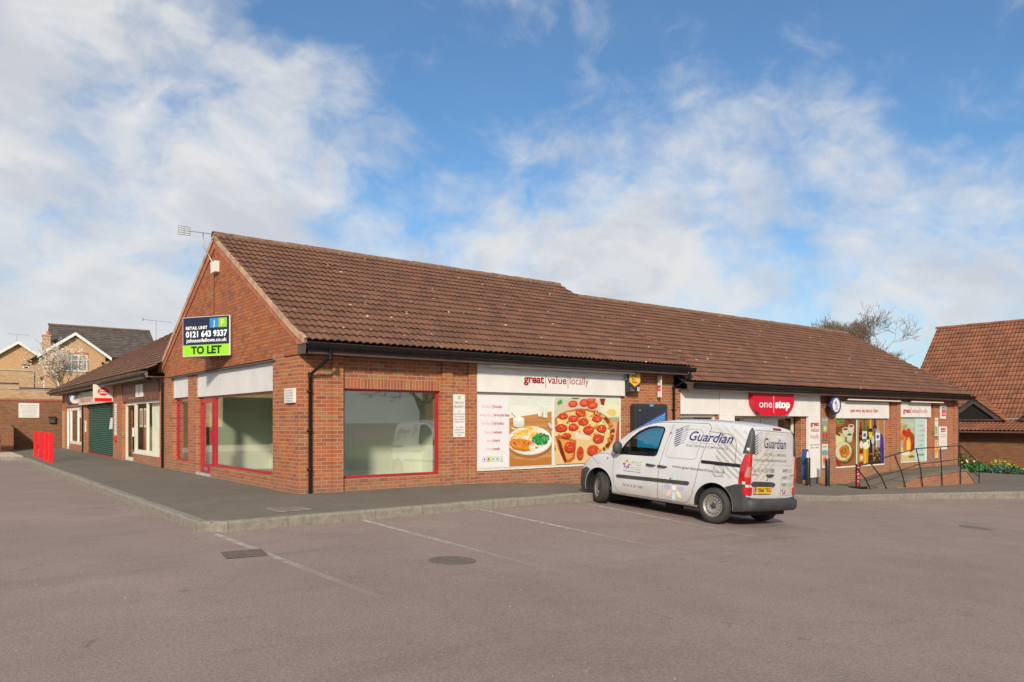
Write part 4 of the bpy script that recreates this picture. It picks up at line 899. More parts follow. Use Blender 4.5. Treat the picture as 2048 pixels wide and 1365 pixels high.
# right hand windows
F = front(-0.004, step=0.0005); C = CF(F, 19.38, 20.83, -0.21, 1.45)
C.rect(19.3, -.3, 20.9, 1.5, '96683e'); C.poly([(19.3, 1.5), (20.9, 1.5), (20.9, .5), (20.3, 1.2), (19.3, .9)], '7b4a2a'); C.ell(19.62, 1.40, .42, .22, 'a6653a', 30); C.ell(19.62, 1.46, .38, .16, '8fae6c', 30)
for x in (19.5, 19.7, 19.85): C.ell(x, 1.40, .09, .09, '3f7a26', 14); C.ell(x, 1.42, .05, .05, '76ae4a', 12)
C.poly([(20.1, 1.5), (20.2, 1.5), (20.65, 1.2), (20.62, 1.27)], '20281a'); C.ell(19.62, .72, .45, .24, 'c9c98c', 30, 0, .1); C.ell(19.55, .70, .36, .18, 'dcdca4', 24, 0, .1); C.poly([(19.4, 1.02), (19.75, .90), (19.7, .84), (19.38, .93)], '5c301c')
for x, z, c2 in ((20.07, 1.02, '8a4a2c'), (20.46, 1.13, 'a04e30'), (20.34, .83, '46682c')):
    C.poly([(x-.21, z+.06), (x+.21, z+.06), (x+.16, z-.17), (x-.16, z-.17)], 'ccd3b4'); C.ell(x, z-.17, .16, .04, 'bcc4a4'); C.ell(x, z+.07, .215, .07, 'dfe5cc'); C.ell(x, z+.07, .165, .045, c2)
C.ell(20.05, .24, .60, .36, '6e4424', 34); C.ell(19.94, .30, .60, .35, '9a9440', 34); C.ell(19.92, .32, .54, .32, 'cfdab4', 34); C.ell(20.02, .30, .36, .24, 'd07a2c', 20, 0, .3); F.k += 1
for k in range(60): C.ell(random.gauss(20.0, .16), random.gauss(.3, .09), .06, .02, random.choice(('e8923a', 'b85020', 'f0b060', 'a83c1c', 'd8742c')), 8, random.uniform(-1, 1), .3, False); F.k += .03
C.ell(20.05, .36, .09, .06, '3f8c2c', 10, 0, .4); C.poly([(19.38, .06), (19.75, -.03), (19.72, -.2), (19.6, -.2)], 'b4241c'); C.ell(20.5, .45, .16, .05, '8a7a2c', 10, -.4, .6)
F.line([(20.25, .25), (20.05, -.08)], .02, '9a9a88')
poster_obj('spice_poster', 'window poster of a bowl of pasta and three white pots of spice', F, (20.1, 0, -.2), 19.37, 20.84, -.215, 1.46)
F = front(-0.004, step=0.0005); C = CF(F, 20.88, 22.89, -0.21, 1.45)
C.rect(20.8, -.3, 23, 1.5, '9c6c44'); C.rect(20.8, -.3, 21.0, 1.5, 'a9a878'); C.rect(22.3, .2, 23, 1.5, 'b07c4c'); C.ell(22.66, .45, .22, .46, '4b3896', 24); C.poly([(22.35, -.3), (22.95, -.3), (22.9, .5), (22.6, .5)], '3d3080'); C.rect(21.0, -.3, 22.6, .15, '3a2418')
def bottle(x, zb, zt, w_, c, lab=None, neck=.4):
    zs = zt-(zt-zb)*neck; C.poly([(x-w_, zb), (x+w_, zb), (x+w_, zs), (x+w_*.35, zs+.12), (x+w_*.3, zt), (x-w_*.3, zt), (x-w_*.35, zs+.12), (x-w_, zs)], c); C.rect(x-w_*.7, zb, x-w_*.4, zs, tuple(min(1, q*1.8+.03) for q in lin(c)), True)
    if lab: C.rect(x-w_, zs-.34, x+w_, zs-.06, lab[0]); C.ell(x, zs-.2, w_*.6, .07, lab[1])
bottle(21.15, .55, 1.35, .14, '7c1c20', ('3a1014', 'a8342c')); bottle(21.42, .35, 1.55, .17, '4c6c2c', ('dfe2d4', '3c5a9c')); bottle(21.84, .2, 1.6, .15, '201c28', ('d8b828', 'f0e060')); C.rect(21.78, 1.1, 21.90, 1.45, 'd8cc28'); bottle(21.66, .1, 1.2, .12, '2c4c30', ('e4e6da', '90a070')); bottle(22.17, .5, 1.6, .14, '30203a', ('7c7088', '5a4c70'))
bottle(22.38, .4, 1.4, .17, 'a8a890', ('e6e8e0', '2c4c9c')); bottle(21.18, -.3, .62, .17, '8c2c14', ('e0a03c', 'f0e8d8')); C.ell(21.16, .52, .13, .14, 'e8e0cc')
C.poly([(21.32, -.21), (21.64, -.21), (21.68, .42), (21.28, .42)], 'd89c1c'); C.rect(21.38, -.21, 21.46, .4, 'efc84a'); C.ell(21.48, .5, .20, .12, 'eef0ea'); C.ell(21.48, .42, .19, .06, 'f2ecc8')
F.line([(22.0, .55), (22.02, .1)], .03, 'd8d8cc'); C.ell(22.0, .68, .12, .16, 'c8ccc0')
F.k += 1
for k in range(40): C.ell(random.uniform(22.0, 22.55), random.uniform(-.1, .35), .05, .04, random.choice(('5c4420', '8a7430', '2c3418', '3a2430', 'a08a3c')), 8, 0, .3, False); F.k += .02
poster_obj('drinks_poster', 'window poster of wine and beer bottles with a full pint glass', F, (21.9, 0, -.2), 20.87, 22.90, -.215, 1.46)
F = front(-0.004, step=0.0005); C = CF(F, 24.14, 26.30, -0.19, 1.50)
C.rect(24, -.3, 25.36, 1.6, 'a8b893'); C.rect(24, .9, 25.36, 1.6, 'b9c8ae'); C.rect(24, -.3, 25.36, .35, 'd2cb92'); C.ell(24.4, 1.1, .4, .1, '98a88c', 20, .3); C.ell(25.0, 1.25, .4, .08, 'c6d2bc', 20, -.2); C.ell(24.25, .95, .15, .35, 'd8a848', 16)
for x, z, r, c2 in ((24.5, .9, .2, 'c22c1c'), (24.85, .95, .2, 'd03a20'), (24.35, .75, .18, 'e07028')): C.ell(x, z, r, r*.75, c2, 18)
C.ell(25.0, .55, .42, .40, '8a3414', 26); C.ell(24.98, .68, .36, .26, 'a8481c', 24); C.ell(24.85, .42, .22, .34, 'e8a23c', 24); C.ell(24.83, .40, .13, .27, 'f0d070', 20); C.ell(24.55, .40, .14, .25, 'd8742c', 18); C.ell(24.6, .12, .36, .10, 'e6e8d8', 24); C.ell(25.1, -.02, .25, .05, '8c6838', 20)
C.rect(25.36, -.3, 26.3, 1.6, 'bfe0da')
for (a, b), z in zip((('chilled', 'foods'), ('everyday', 'groceries'), ('chilled', 'drinks'), ('beers', 'wines'), ('news', 'mags'), ('free', 'cash')), (1.17, .97, .78, .58, .38, .18)):
    F.text(a, 25.85, z, 0.07, 'd8aab2', 0, w=0.055*len(a)-.04, al='R', lay=False); F.text(b, 25.87, z, 0.07, 'c05a6c', .015, w=0.052*len(b)-.04, al='L', lay=False)
for k, c2 in enumerate(('5f8f9a', '7aa06c', '5f8f9a', '7aa06c', '5f8f9a')): F.rect(25.55+k*.13, -.02, 25.64+k*.13, .08, c2, lay=False)
poster_obj('fruit_poster', 'pale green window poster of fruit with a list of goods', F, (25.2, 0, -.2), 24.13, 26.31, -.20, 1.51)

# small framed posters and notices
def frame_poster(x0, x1, z0, z1, label, bg, parts, name='framed_poster'):
    t = thing(name, label, 'poster', ((x0+x1)/2, 0, z0)); mb = MB(); mb.box(x0, x1, -.03, -.001, z0, z1); mb.build('frame', mat('aluminium_frame', (.45, .46, .44), .4, .6), t)
    F = front(-.031, step=.0008); C = CF(F, x0+.03, x1-.03, z0+.03, z1-.03); C.rect(x0, z0, x1, z1, bg); w_, h_ = x1-x0, z1-z0
    for q in parts:
        if q[0] == 'e': C.ell(x0+q[1]*w_, z0+q[2]*h_, q[3]*w_, q[4]*h_, q[5], 16, 0, .15)
        elif q[0] == 'r': C.rect(x0+q[1]*w_, z0+q[2]*h_, x0+q[3]*w_, z0+q[4]*h_, q[5])
        else: F.text(q[1], x0+q[2]*w_, z0+q[3]*h_, q[4], q[5], q[6], w=q[7]*w_)
    F.build('print', t)
frame_poster(18.46, 18.90, .72, 1.53, 'upper framed grey green food poster beside the white portal leg', '7c8474', [('r', 0, .66, 1, 1, '8f9889'), ('t', 'fresh today', .5, .84, .05, 'e0e4d8', .01, .7), ('e', .5, .5, .33, .16, 'a9a26a'), ('e', .5, .5, .2, .1, 'd8c48a'), ('e', .25, .2, .14, .14, 'c23a24'), ('e', .5, .18, .14, .14, 'd24a2c'), ('e', .75, .2, .14, .14, 'b8301c'), ('r', 0, 0, 1, .07, '4c7c34')])
frame_poster(18.46, 18.90, -.25, .62, 'lower framed pale food poster beside the white portal leg', 'cdd6cc', [('e', .5, .62, .5, .12, '6aa0a0'), ('t', 'bakery', .5, .84, .06, 'c05040', .02, .6), ('e', .5, .32, .38, .24, 'd8a078'), ('e', .45, .33, .2, .12, 'b4602c'), ('e', .62, .26, .12, .07, 'e8d070')])
frame_poster(27.02, 27.45, .74, 1.54, 'upper framed pale poster with green bottles, right of the fruit window', 'd9dcc0', [('r', .3, .15, .55, .55, '5c9c78'), ('r', .6, .1, .75, .48, '3f8460'), ('e', .5, .2, .3, .1, '8cba98'), ('t', 'thirsty?', .5, .8, .06, 'a87848', .01, .6)])
frame_poster(27.02, 27.45, -.17, .61, 'lower framed orange drink poster, right of the fruit window', 'c8ccbc', [('e', .5, .5, .34, .3, 'e08a2c'), ('e', .4, .6, .2, .12, 'f0c868'), ('r', .3, .1, .6, .4, 'e8a040'), ('t', 'juicy', .5, .84, .07, 'c04a20', .02, .5)])
t, F = panel_x('notice_board', 'white notice with red headed shop logo at the far right end of the shop', 'sign', 27.54, 28.29, .20, 1.15)
F.rect(27.70, .92, 28.13, 1.08, 'c4122c'); F.text('one stop', 27.915, .97, .06, 'ffffff', .02, w=.36)
for k, (q, h, c2) in enumerate((('CUSTOMER', .05, 'c87a84'), ('PARKING ONLY', .05, 'c87a84'), ('', 0, ''), ('while using this store', .03, 'd8a0a8'), ('no overnight parking', .03, 'd8a0a8'), ('maximum stay one hour', .03, 'd8a0a8'))):
    if q: F.text(q, 27.915, .78-k*.085, h, c2, 0, w=.55, lay=False)
F.build('lettering', t)
t, F = panel_x('cash_sign', 'small narrow red and grey cash machine sign high at the far right end', 'sign', 27.66, 28.12, 1.47, 2.10, yo=-.05)
F.rect(27.68, 2.02, 28.10, 2.09, 'e0304a'); F.rect(27.70, 1.84, 28.08, 2.0, 'a8aca8'); F.text('FREE', 27.89, 1.90, .06, '50585c', .02, w=.28); F.rect(27.70, 1.78, 28.08, 1.83, '5a5e62'); F.rect(27.70, 1.58, 28.08, 1.77, 'ea4a52'); F.text('CASH', 27.89, 1.64, .07, 'f8d0d0', .02, w=.28)
F.build('lettering', t)

# pay point sign (two sided box on brackets)
def paypoint():
    t = thing('payment_sign', 'black and yellow pay point sign on the brick above the cash machine', 'sign', (9.25, -.12, 2.1))
    mb = MB(); mb.box(9.04, 9.46, -.20, -.10, 2.14, 2.63); mb.build('panel', mat('charcoal_panel', (.03, .03, .032), .4), t, bevel=.004)
    [(lambda q: (q.box(*bb), q.build('bracket', M_METAL, t)))(MB()) for bb in ((8.98, 9.04, -.16, -.13, 2.45, 2.58), (9.2, 9.3, -.1, 0, 2.4, 2.44))]
    mb = MB(); mb.prism([(9.07, 2.632), (9.47, 2.632), (9.47, 2.40), (9.27, 2.28), (9.07, 2.40)], -.212, -.09, lambda a, b, c: (a, c, b)); mb.build('yellow_badge', mat('yellow_badge', (.85, .45, .06), .4), t)
    F = front(-.214); F.text('P', 9.19, 2.53, .075, '1c1a14', .04); F.text('P', 9.29, 2.53, .075, '1c1a14', .04, lay=False); F.poly([(9.215, 2.57), (9.265, 2.57), (9.24, 2.53)], 'e0a030'); F.text('Pay', 9.15, 2.45, .055, '1c1a14', .01, al='L', w=.12); F.text('Point', 9.15, 2.375, .055, '1c1a14', .01, al='L', w=.20, lay=False)
    F.text('send', 9.09, 2.225, .03, 'b8b8b0', .0, al='L', lay=False); F.text('& collect', 9.09, 2.175, .03, 'b8b8b0', .0, al='L', w=.14, lay=False); F.rect(9.35, 2.16, 9.43, 2.27, 'e4ead8'); F.rect(9.35, 2.16, 9.43, 2.18, '78b83c'); F.ell(9.39, 2.23, .02, .02, '2c3028')
    F.build('lettering', t)
paypoint(); bpy.data.objects['payment_sign'].location.x -= 0.21
t = thing('projecting_sign', 'thin white sign projecting edge on from the brick wall', 'sign', (10.12, -.25, 2.0))
mb = MB(); mb.box(10.10, 10.14, -.19, -.07, 2.03, 2.60); mb.build('panel', M_WHITE, t); [(lambda q: (q.box(10.11, 10.13, -.09, 0, zz, zz+.03), q.build('bracket', M_METAL, t)))(MB()) for zz in (2.1, 2.5)]
F = Flat((10.098, 0, 0), (0, -1, 0), (0, 0, 1), (-1, 0, 0)); F.rect(.075, 2.2, .185, 2.35, 'd0303c'); F.text('CASH', .13, 2.25, .03, 'ffffff', .02, w=.09); F.text('ATM', .13, 2.42, .035, '3a3a40', .02, w=.09); F.build('lettering', t)

# cash machine
def atm():
    t = thing('cash_machine', 'black surround cash machine with blue dotted screen in the brick wall', 'cash machine', (9.92, -.1, .3))
    mb = MB(); mb.prism([(9.27, .2), (10.57, .2), (10.57, 1.78), (10.51, 1.84), (9.33, 1.84), (9.27, 1.78)], -.16, -.001, lambda a, b, c: (a, c, b)); mb.build('surround', mat('charcoal_frame', (.028, .028, .03), .35, coat=.2), t, bevel=.02)
    F = front(-.163, step=.0008); C = CF(F, 9.37, 10.48, .32, 1.76); C.rect(9.3, .2, 10.6, 1.8, '20242e'); C.rect(9.3, .2, 10.6, .95, '0f8fc0')
    C.poly([(9.37, .92), (10.48, 1.34), (10.48, 1.65), (9.37, 1.22)], '1f68b8'); C.poly([(9.37, .2), (10.48, .2), (10.48, 1.34), (9.37, .92)], '1690c4'); C.poly([(9.37, 1.22), (10.48, 1.65), (10.48, 1.61), (9.37, 1.18)], '16407e')
    F.k += 1
    for i in range(22):
        for j in range(5): x = 9.4+i*.05; z = 1.15+(x-9.37)*.378-j*.055+(i % 2)*.02; C.ell(x, z, .010+.006*(4-j)/4*(i/22), .010, '8cd0ee' if j > 2 else 'cfe9f6', 8, 0, 0, False)
    F.rect(9.83, 1.775, 10.01, 1.83, '1a8fd0', lay=False); F.text('cash', 9.92, 1.79, .022, 'ffffff', .02); F.text('free', 9.42, 1.66, .03, 'd0d4dc', .01, al='L')
    F.line([(9.9, .9), (10.4, 1.15)], .006, 'a8dcf0'); F.rect(9.75, .42, 10.1, .62, '0a5c94')
    F.build('screen_print', t, print_mat('backlit_print', .25, .02, .3))
    mb = MB(); mb.box(9.45, 10.4, -.20, -.165, .25, .36); mb.build('ledge', M_METAL, t)
atm(); bpy.data.objects['cash_machine'].location.x -= 0.17

# red hanging logo on the portal
def logo():
    t = thing('shop_logo_sign', 'large red rounded one stop logo sign over the shop entrance', 'sign', (15.7, -.35, 1.5))
    x0, x1, zt, zb = 14.18, 16.40, 2.25, 1.55; r = .62
    pts = [(x0, zt)]
    for k in range(9): a = math.radians(180+90*k/8); pts.append((x0+r*1.05+r*1.05*math.cos(a), zb+.48+.48*math.sin(a)))
    for k in range(9): a = math.radians(270+90*k/8); pts.append((x1-r*1.05+r*1.05*math.cos(a), zb+.48+.48*math.sin(a)))
    pts.append((x1, zt)); pts = pts[::-1]
    mb = MB(); mb.prism(pts, -.28, -.112, lambda a, b, c: (a, c, b)); mb.build('panel', mat('logo_red', (.60, .004, .03), .35, coat=.3), t, bevel=.008)
    F = front(-.284); F.text('one', 14.48, 1.80, .235, 'ffffff', -.002, w=.68, al='L'); F.rect(15.235, 1.64, 15.258, 2.17, 'ffffff', lay=False); F.text('stop', 15.33, 1.80, .24, 'ffffff', .045, w=.82, al='L', lay=False); F.build('lettering', t)
logo()
def lotto(x, z):
    t = thing('round_sign', 'round white sign with blue rim on the fascia of the right windows', 'sign', (x, -.3, z)); mb = MB()
    mb.lathe([(0, -.03), (.24, -.03), (.30, -.045), (.30, .045), (.24, .03), (0, .03)], (x, -.32, z), (0, 1, 0), 32); mb.build('rim', mat('navy_rim', (.03, .04, .22), .35), t)
    mb = MB(); mb.lathe([(0, -.052), (.235, -.040)], (x, -.32, z), (0, 1, 0), 32); mb.build('face', M_WHITE, t); mb = MB(); mb.box(x-.34, x-.26, -.35, -.29, z-.06, z+.08); mb.tube([(x-.30, -.32, z), (x-.30, 0, z)], .015, 6); mb.build('bracket', mat('navy_rim'), t)
    F = front(-.375); F.poly([(x-.12, z+.10), (x-.02, z+.16), (x+.02, z+.05), (x-.07, z+.0)], '4c8cc8'); F.ell(x+.05, z-.02, .04, .06, 'a8b8c8'); F.rect(x-.10, z-.14, x+.10, z-.11, '98a2ac'); F.ell(x-.04, z-.04, .05, .03, 'b8c0cc'); F.build('print', t)
lotto(18.82, 1.92)
# round lottery pavement style sign behind bollard
t = thing('blue_wall_sign', 'blue and white double oval sign standing beside the entrance behind the black bollard', 'sign', (17.25, -.55, float(zpav(17.2, -.55))))
mb = MB(); ov = lambda r1, hh, zc: [(16.92+r1*math.cos(a), zc+hh*math.sin(a)) for a in [2*math.pi*k/24 for k in range(24)]]
for zc in (.20, -.26): mb.prism(ov(.105, .27, zc), -.44, -.28, lambda a, b, c: (a, c, b))
mb.build('blue_oval', mat('royal_blue', (.03, .07, .24), .45), t)
mb = MB()
for zc in (.20, -.26): mb.prism(ov(.075, .21, zc), -.446, -.43, lambda a, b, c: (a, c, b))
mb.build('white_oval', M_WHITE, t); mb = MB(); mb.tube([(16.92, -.36, -.9), (16.92, -.36, .3)], .02, 8); mb.build('post', M_METAL, t)

# alarm box and aerial on the gable
t = thing('alarm_box', 'white alarm box high on the brick gable', 'alarm box', (-.05, 5.0, 5.0)); mb = MB(); mb.prism([(4.86, 4.98), (5.16, 4.98), (5.19, 5.24), (4.83, 5.24)], -.13, -.022, lambda a, b, c: (c, a, b)); mb.build('case', M_UPVC, t, bevel=.012)
mb = MB(); mb.tube([(-.03, 5.22, 4.98), (-.03, 5.25, 3.9)], .006, 5); mb.build('cable', M_BLACKP, t)
def aerial(name, label, base, pole, boom0, boom1, n, grid=False, cat='aerial', el=0.16, s=1.0):
    t = thing(name, label, cat, base); mb = MB(); mb.tube([base]+pole, .016*s, 6); mb.build('mast', M_METAL, t)
    a, b = Vector(boom0), Vector(boom1); d = (b-a).normalized(); sd = d.cross(Vector((0, 0, 1))).normalized(); mb = MB(); mb.tube([a, b], .010*s, 5)
    for k in range(n): p = a.lerp(b, (k+.5)/n); mb.tube([p-sd*el*(1-.3*k/n), p+sd*el*(1-.3*k/n)], .005*s, 4)
    if grid:
        for k in range(5): z = -.11+k*.055; mb.tube([a-sd*.16+Vector((0, 0, z)), a+sd*.16+Vector((0, 0, z))], .008*s, 4)
        for k in (-.15, 0, .15): mb.tube([a+sd*k+Vector((0, 0, -.12)), a+sd*k+Vector((0, 0, .12))], .009*s, 4)
    mb.build('antenna', M_METAL, t)
aerial('tv_aerial', 'tv aerial on a bent pole at the top of the brick gable', (-.03, 5.15, 5.15), [(-.12, 5.15, 5.3), (-.16, 5.25, 5.45), (-.18, 5.62, 5.72), (-.2, 5.55, 6.02)], (-.2, 7.25, 6.42), (-.2, 4.55, 5.80), 14, True, el=.05)

# post office and other terrace signs
t = thing('post_office_sign', 'white square sign with red POST OFFICE oval above the green shutter', 'sign', (-.5, 19.7, 2.1))
mb = MB(); mb.box(-.66, -.01, 17.8, 17.95, 2.10, 2.74); mb.build('panel', M_CREAM, t, bevel=.006)
F = Flat((0, 17.798, 0), (1, 0, 0), (0, 0, 1), (0, -1, 0)); F.ell(-.335, 2.475, .185, .145, 'd4040c', 30); F.text('POST', -.335, 2.49, .062, 'ffffff', .025, w=.22); F.text('OFFICE', -.335, 2.405, .062, 'ffffff', .025, w=.29, lay=False); F.rect(-.63, 2.115, -.05, 2.24, 'dd0202', lay=False); F.build('lettering', t)
t = thing('post_shop_fascia', 'pale fascia board with worn red lettering beside the post office sign', 'sign', (-.2, 22.5, 2.08))
mb = MB(); mb.box(-.16, -.001, 17.9, 24.8, 2.08, 2.62); mb.build('panel', mat('weathered_cream', (.60, .52, .42), .6, var=.12, vscale=2), t); F = gable(-.162); F.text('Nailstone Post Office', -24.3, 2.18, .26, 'b04a48', .0, w=6.0, al='L'); F.build('lettering', t)
t = thing('round_sign', 'round white sign with blue rim beside the pale post shop fascia', 'sign', (-.35, 25.6, 2.4)); mb = MB(); mb.lathe([(0, -.03), (.20, -.04), (.25, -.05), (.25, .05), (0, .03)], (-.24, 25.2, 2.36), (0, 1, 0), 28); mb.build('rim', mat('navy_rim'), t); mb = MB(); mb.lathe([(0, -.056), (.20, -.052)], (-.24, 25.2, 2.36), (0, 1, 0), 28); mb.build('face', M_WHITE, t)
mb = MB(); mb.lathe([(0, -.062), (.07, -.061)], (-.24, 25.2, 2.40), (0, 1, 0), 12); mb.build('emblem', mat('teal_emblem', (.1, .3, .4), .5), t)
t, F = panel_y('wall_notice', 'tall pale notice on brick right of the green shutter', 'sign', 16.95, 17.45, .85, 2.02, -.03); 
for k in range(9): F.text('OPENING TIMES'[:8+k % 5], -17.2, 1.88-k*.11, .04, 'a08890', 0, w=.36, lay=False)
F.build('lettering', t)
t, F = panel_y('small_notice', 'small white notice left of the green shutter', 'sign', 23.75, 23.98, .9, 1.4, -.03)
F.text('OPEN', -23.865, 1.2, .05, '80808a', .01, w=.16); F.build('lettering', t)
t = thing('paper_sign', 'white paper sign hanging on the right edge of the green shutter', 'sign', (-.02, 18.3, 1.1)); mb = MB(); mb.prism([(18.15, 1.08), (18.75, 1.06), (18.45, 1.50), (18.10, 1.50)], .02, .035, lambda a, b, c: (c, a, b)); mb.build('sheet', M_WHITE, t)
t = thing('fire_bell', 'small red box under the tall notice by the green shutter', 'box', (-.05, 17.2, .7)); mb = MB(); mb.box(-.08, -.001, 17.05, 17.35, .66, .80); mb.build('case', M_REDPOST, t, bevel=.01)
t, F = panel_y('logo_panel', 'small white logo panel on the brown board above the terrace shop door', 'sign', 12.75, 13.75, 2.17, 2.58, -.06, x_back=-.03); F.ell(-13.25, 2.38, .16, .15, 'b8b0a8', 20); F.ell(-13.25, 2.38, .11, .11, 'f0eeea', 20); F.ell(-13.25, 2.34, .05, .09, 'a8a098'); F.build('print', t)
F = gable(-.034); F.text('hairdresser', -14.5, 2.14, .07, 'c8b4a0', .0, w=1.0); F.text('01530 SALON', -11.7, 2.25, .06, '9a6a50', .0, w=.9, lay=False)
o = F.build('faded_lettering', TB)
for yy, lb in ((13.75, 'left long pink text sheet in the terrace shop window'), (13.15, 'right long pink text sheet in the terrace shop window')):
    t = thing('window_sheet', lb, 'poster', (.12, yy, 1.3)); mb = MB(); mb.box(.11, .118, yy-.2, yy+.2, 1.18, 1.80); mb.build('sheet', M_WHITE, t); F = Flat((.107, 0, 0), (0, -1, 0), (0, 0, 1), (-1, 0, 0)); F.rect(-yy-.14, 1.24, -yy+.14, 1.74, 'c89a98')
    for k in range(6): F.text('SPECIAL', -yy, 1.67-k*.075, .035, '8c3038', .02, w=.22, lay=False)
    F.build('lettering', t)

# ------------------------------------------------------------------ walls behind the left side
t = thing('brick_boundary_wall', 'dark red brick wall across the end of the terrace pavement', 'wall', (-11, 33, -.3))
mb = MB(); mb.box(-7, 0.6, 33, 33.3, -.4, 2.44); mb.build('wall', M_BRICKD, t); mb = MB(); mb.box(-7, 0.6, 32.97, 33.33, 2.44, 2.53); mb.build('coping', mat('brick_coping', (.36, .12, .07), .85, var=.25, vscale=9), t)
t = thing('low_brick_wall', 'pale low brick wall end with sloping top at far left', 'wall', (-2.3, 32, -.3))
mb = MB(); mb.prism([(30.3, -.4), (33, -.4), (33, 1.30), (30.3, 1.05)], -2.9, -2.15, lambda a, b, c: (c, a, b)); mb.box(-6, -2.9, 30.3, 30.9, -.4, 1.15); mb.build('wall', M_BRICKD, t)
t = thing('wooden_bench', 'brown timber bench end at the far left edge beside the low brick wall', 'bench', (-3.2, 29.2, -.1))
mb = MB(); mb.box(-4.6, -2.75, 28.9, 29.3, .38, .46); mb.box(-4.6, -2.75, 29.32, 29.37, .5, .78); mb.build('seat', mat('bench_wood', (.16, .07, .035), .7, var=.3), t); mb = MB(); mb.box(-2.85, -2.77, 28.9, 29.35, -.11, .78); mb.build('leg', mat('bench_wood'), t)
t = thing('buff_retaining_wall', 'buff brick retaining wall with stepped dark coping above the red wall', 'wall', (-8, 35, 1))
mb = MB(); mb.box(-9, 6, 35.0, 35.3, 1.0, 3.12); mb.box(-9, -1.75, 35.0, 35.3, 3.12, 3.36); mb.build('wall', M_BUFF, t)
mb = MB()
for k in range(60):
    x = -9+k*.25*2; zt = 3.36 if x < -1.9 else 3.12
    if x < 6: mb.box(x, x+.22, 34.96, 35.34, zt+.012, zt+.09); mb.box(x+.25, x+.47, 34.96, 35.34, zt+.012, zt+.09)
mb.build('blue_brick_coping', mat('blue_brick', (.05, .055, .075), .6, var=.3, vscale=10), t)
mb = MB(); mb.box(-9, 6, 34.97, 35.33, 3.10, 3.13); mb.box(-9, -1.75, 34.97, 35.33, 3.345, 3.372); mb.build('mortar_bed', M_CONCL, t)
t = thing('timber_fence', 'yellow timber fence panels above the buff retaining wall', 'fence', (-5, 36.5, 3)); mb = MB()
for k in range(95):
    x = -13+k*.15; mb.box(x, x+.14, 36.5, 36.52, 2.9, 3.62+.05*math.sin(k)-(0.035*max(0, k-60)))
mb.build('fence_board', mat('fence_timber', (.42, .30, .10), .8, var=.2, vscale=4), t)
t, F = panel_x('private_property_sign', 'wide white PRIVATE PROPERTY sign on the dark red boundary wall', 'sign', -1.72, -.80, 1.55, 2.31, yo=32.97, y_back=33.0)
for k, (q, h) in enumerate((('PRIVATE PROPERTY', .075), ('NO SKATEBOARDING', .06), ('CYCLING OR BALL', .06), ('GAMES PERMITTED', .06), ('ALL CARS PARKED', .045), ('AT THE OWNERS RISK', .045))): F.text(q, -1.26, 2.14-k*.105, h, '8a8d88', 0.0, w=(.80, .76, .64, .70, .56, .50)[k], lay=False)
F.build('lettering', t)
t = thing('post_box', 'small dark grey wall mounted letter box on the boundary wall', 'letter box', (-.23, 32.9, 1.28)); mb = MB(); mb.box(-.38, -.08, 32.86, 33, 1.28, 1.56); mb.build('case', mat('grey_enamel', (.08, .08, .08), .4), t, bevel=.012); mb = MB(); mb.box(-.40, -.06, 32.84, 33, 1.56, 1.60); mb.build('lid', M_BLACK, t)
for k in (0, 1): mb = MB(); mb.box(-.33+k*.13, -.26+k*.13, 32.85, 32.86, 1.46, 1.50); mb.build('slot', M_BLACK, t)

# red posts
def red_post():
    t = thing('red_post', '', 'bollard', (0, 0, 0)); mb = MB(); mb.box(-.068, .068, -.068, .068, -.05, 1.05); mb.build('post', M_REDPOST, t, bevel=.008); mb = MB(); mb.box(-.06, .06, -.06, .06, 1.05, 1.062); mb.build('cap', M_REDPOST, t); return t
src = red_post()
def dup(o, loc, label, rz=0):
    c = o.copy(); COL.objects.link(c); c.location = loc; c.rotation_euler = (0, 0, rz); c['label'] = label
    for ch in o.children: d = ch.copy(); COL.objects.link(d); d.parent = c
    return c
reds = [(-1.97, 22.95, 'leftmost and farthest of the four red square posts'), (-2.0, 20.95, 'second from left of the four red square posts'), (-2.03, 19.0, 'third from left of the four red square posts'), (-2.05, 17.6, 'rightmost and nearest of the four red square posts')]
for k, (x, y, lb) in enumerate(reds):
    o = src if k == 0 else dup(src, (0, 0, 0), lb)
    o.location = (x, y, -.10); o['label'] = lb; o['group'] = 'red posts along the kerb'; o['category'] = 'bollard'

# black bollards
def bollard(x, y, lb):
    z = float(zpav(x, y)); t = thing('black_bollard', lb, 'bollard', (x, y, z), 'black bollards outside the entrance'); h = .90
    mb = MB(); mb.lathe([(.075, -.05), (.075, h-.02), (.068, h), (0, h)], (x, y, z), (0, 0, 1), 20); mb.build('post', M_BLACKP, t); mb = MB(); mb.lathe([(.095, 0), (.095, .02), (.076, .03)], (x, y, z), (0, 0, 1), 20); mb.build('base_collar', M_BLACKP, t)
bollard(16.75, -.55, 'left black bollard in front of the blue and white oval sign'); bollard(17.62, -.72, 'right black bollard in front of the framed posters by the white portal')

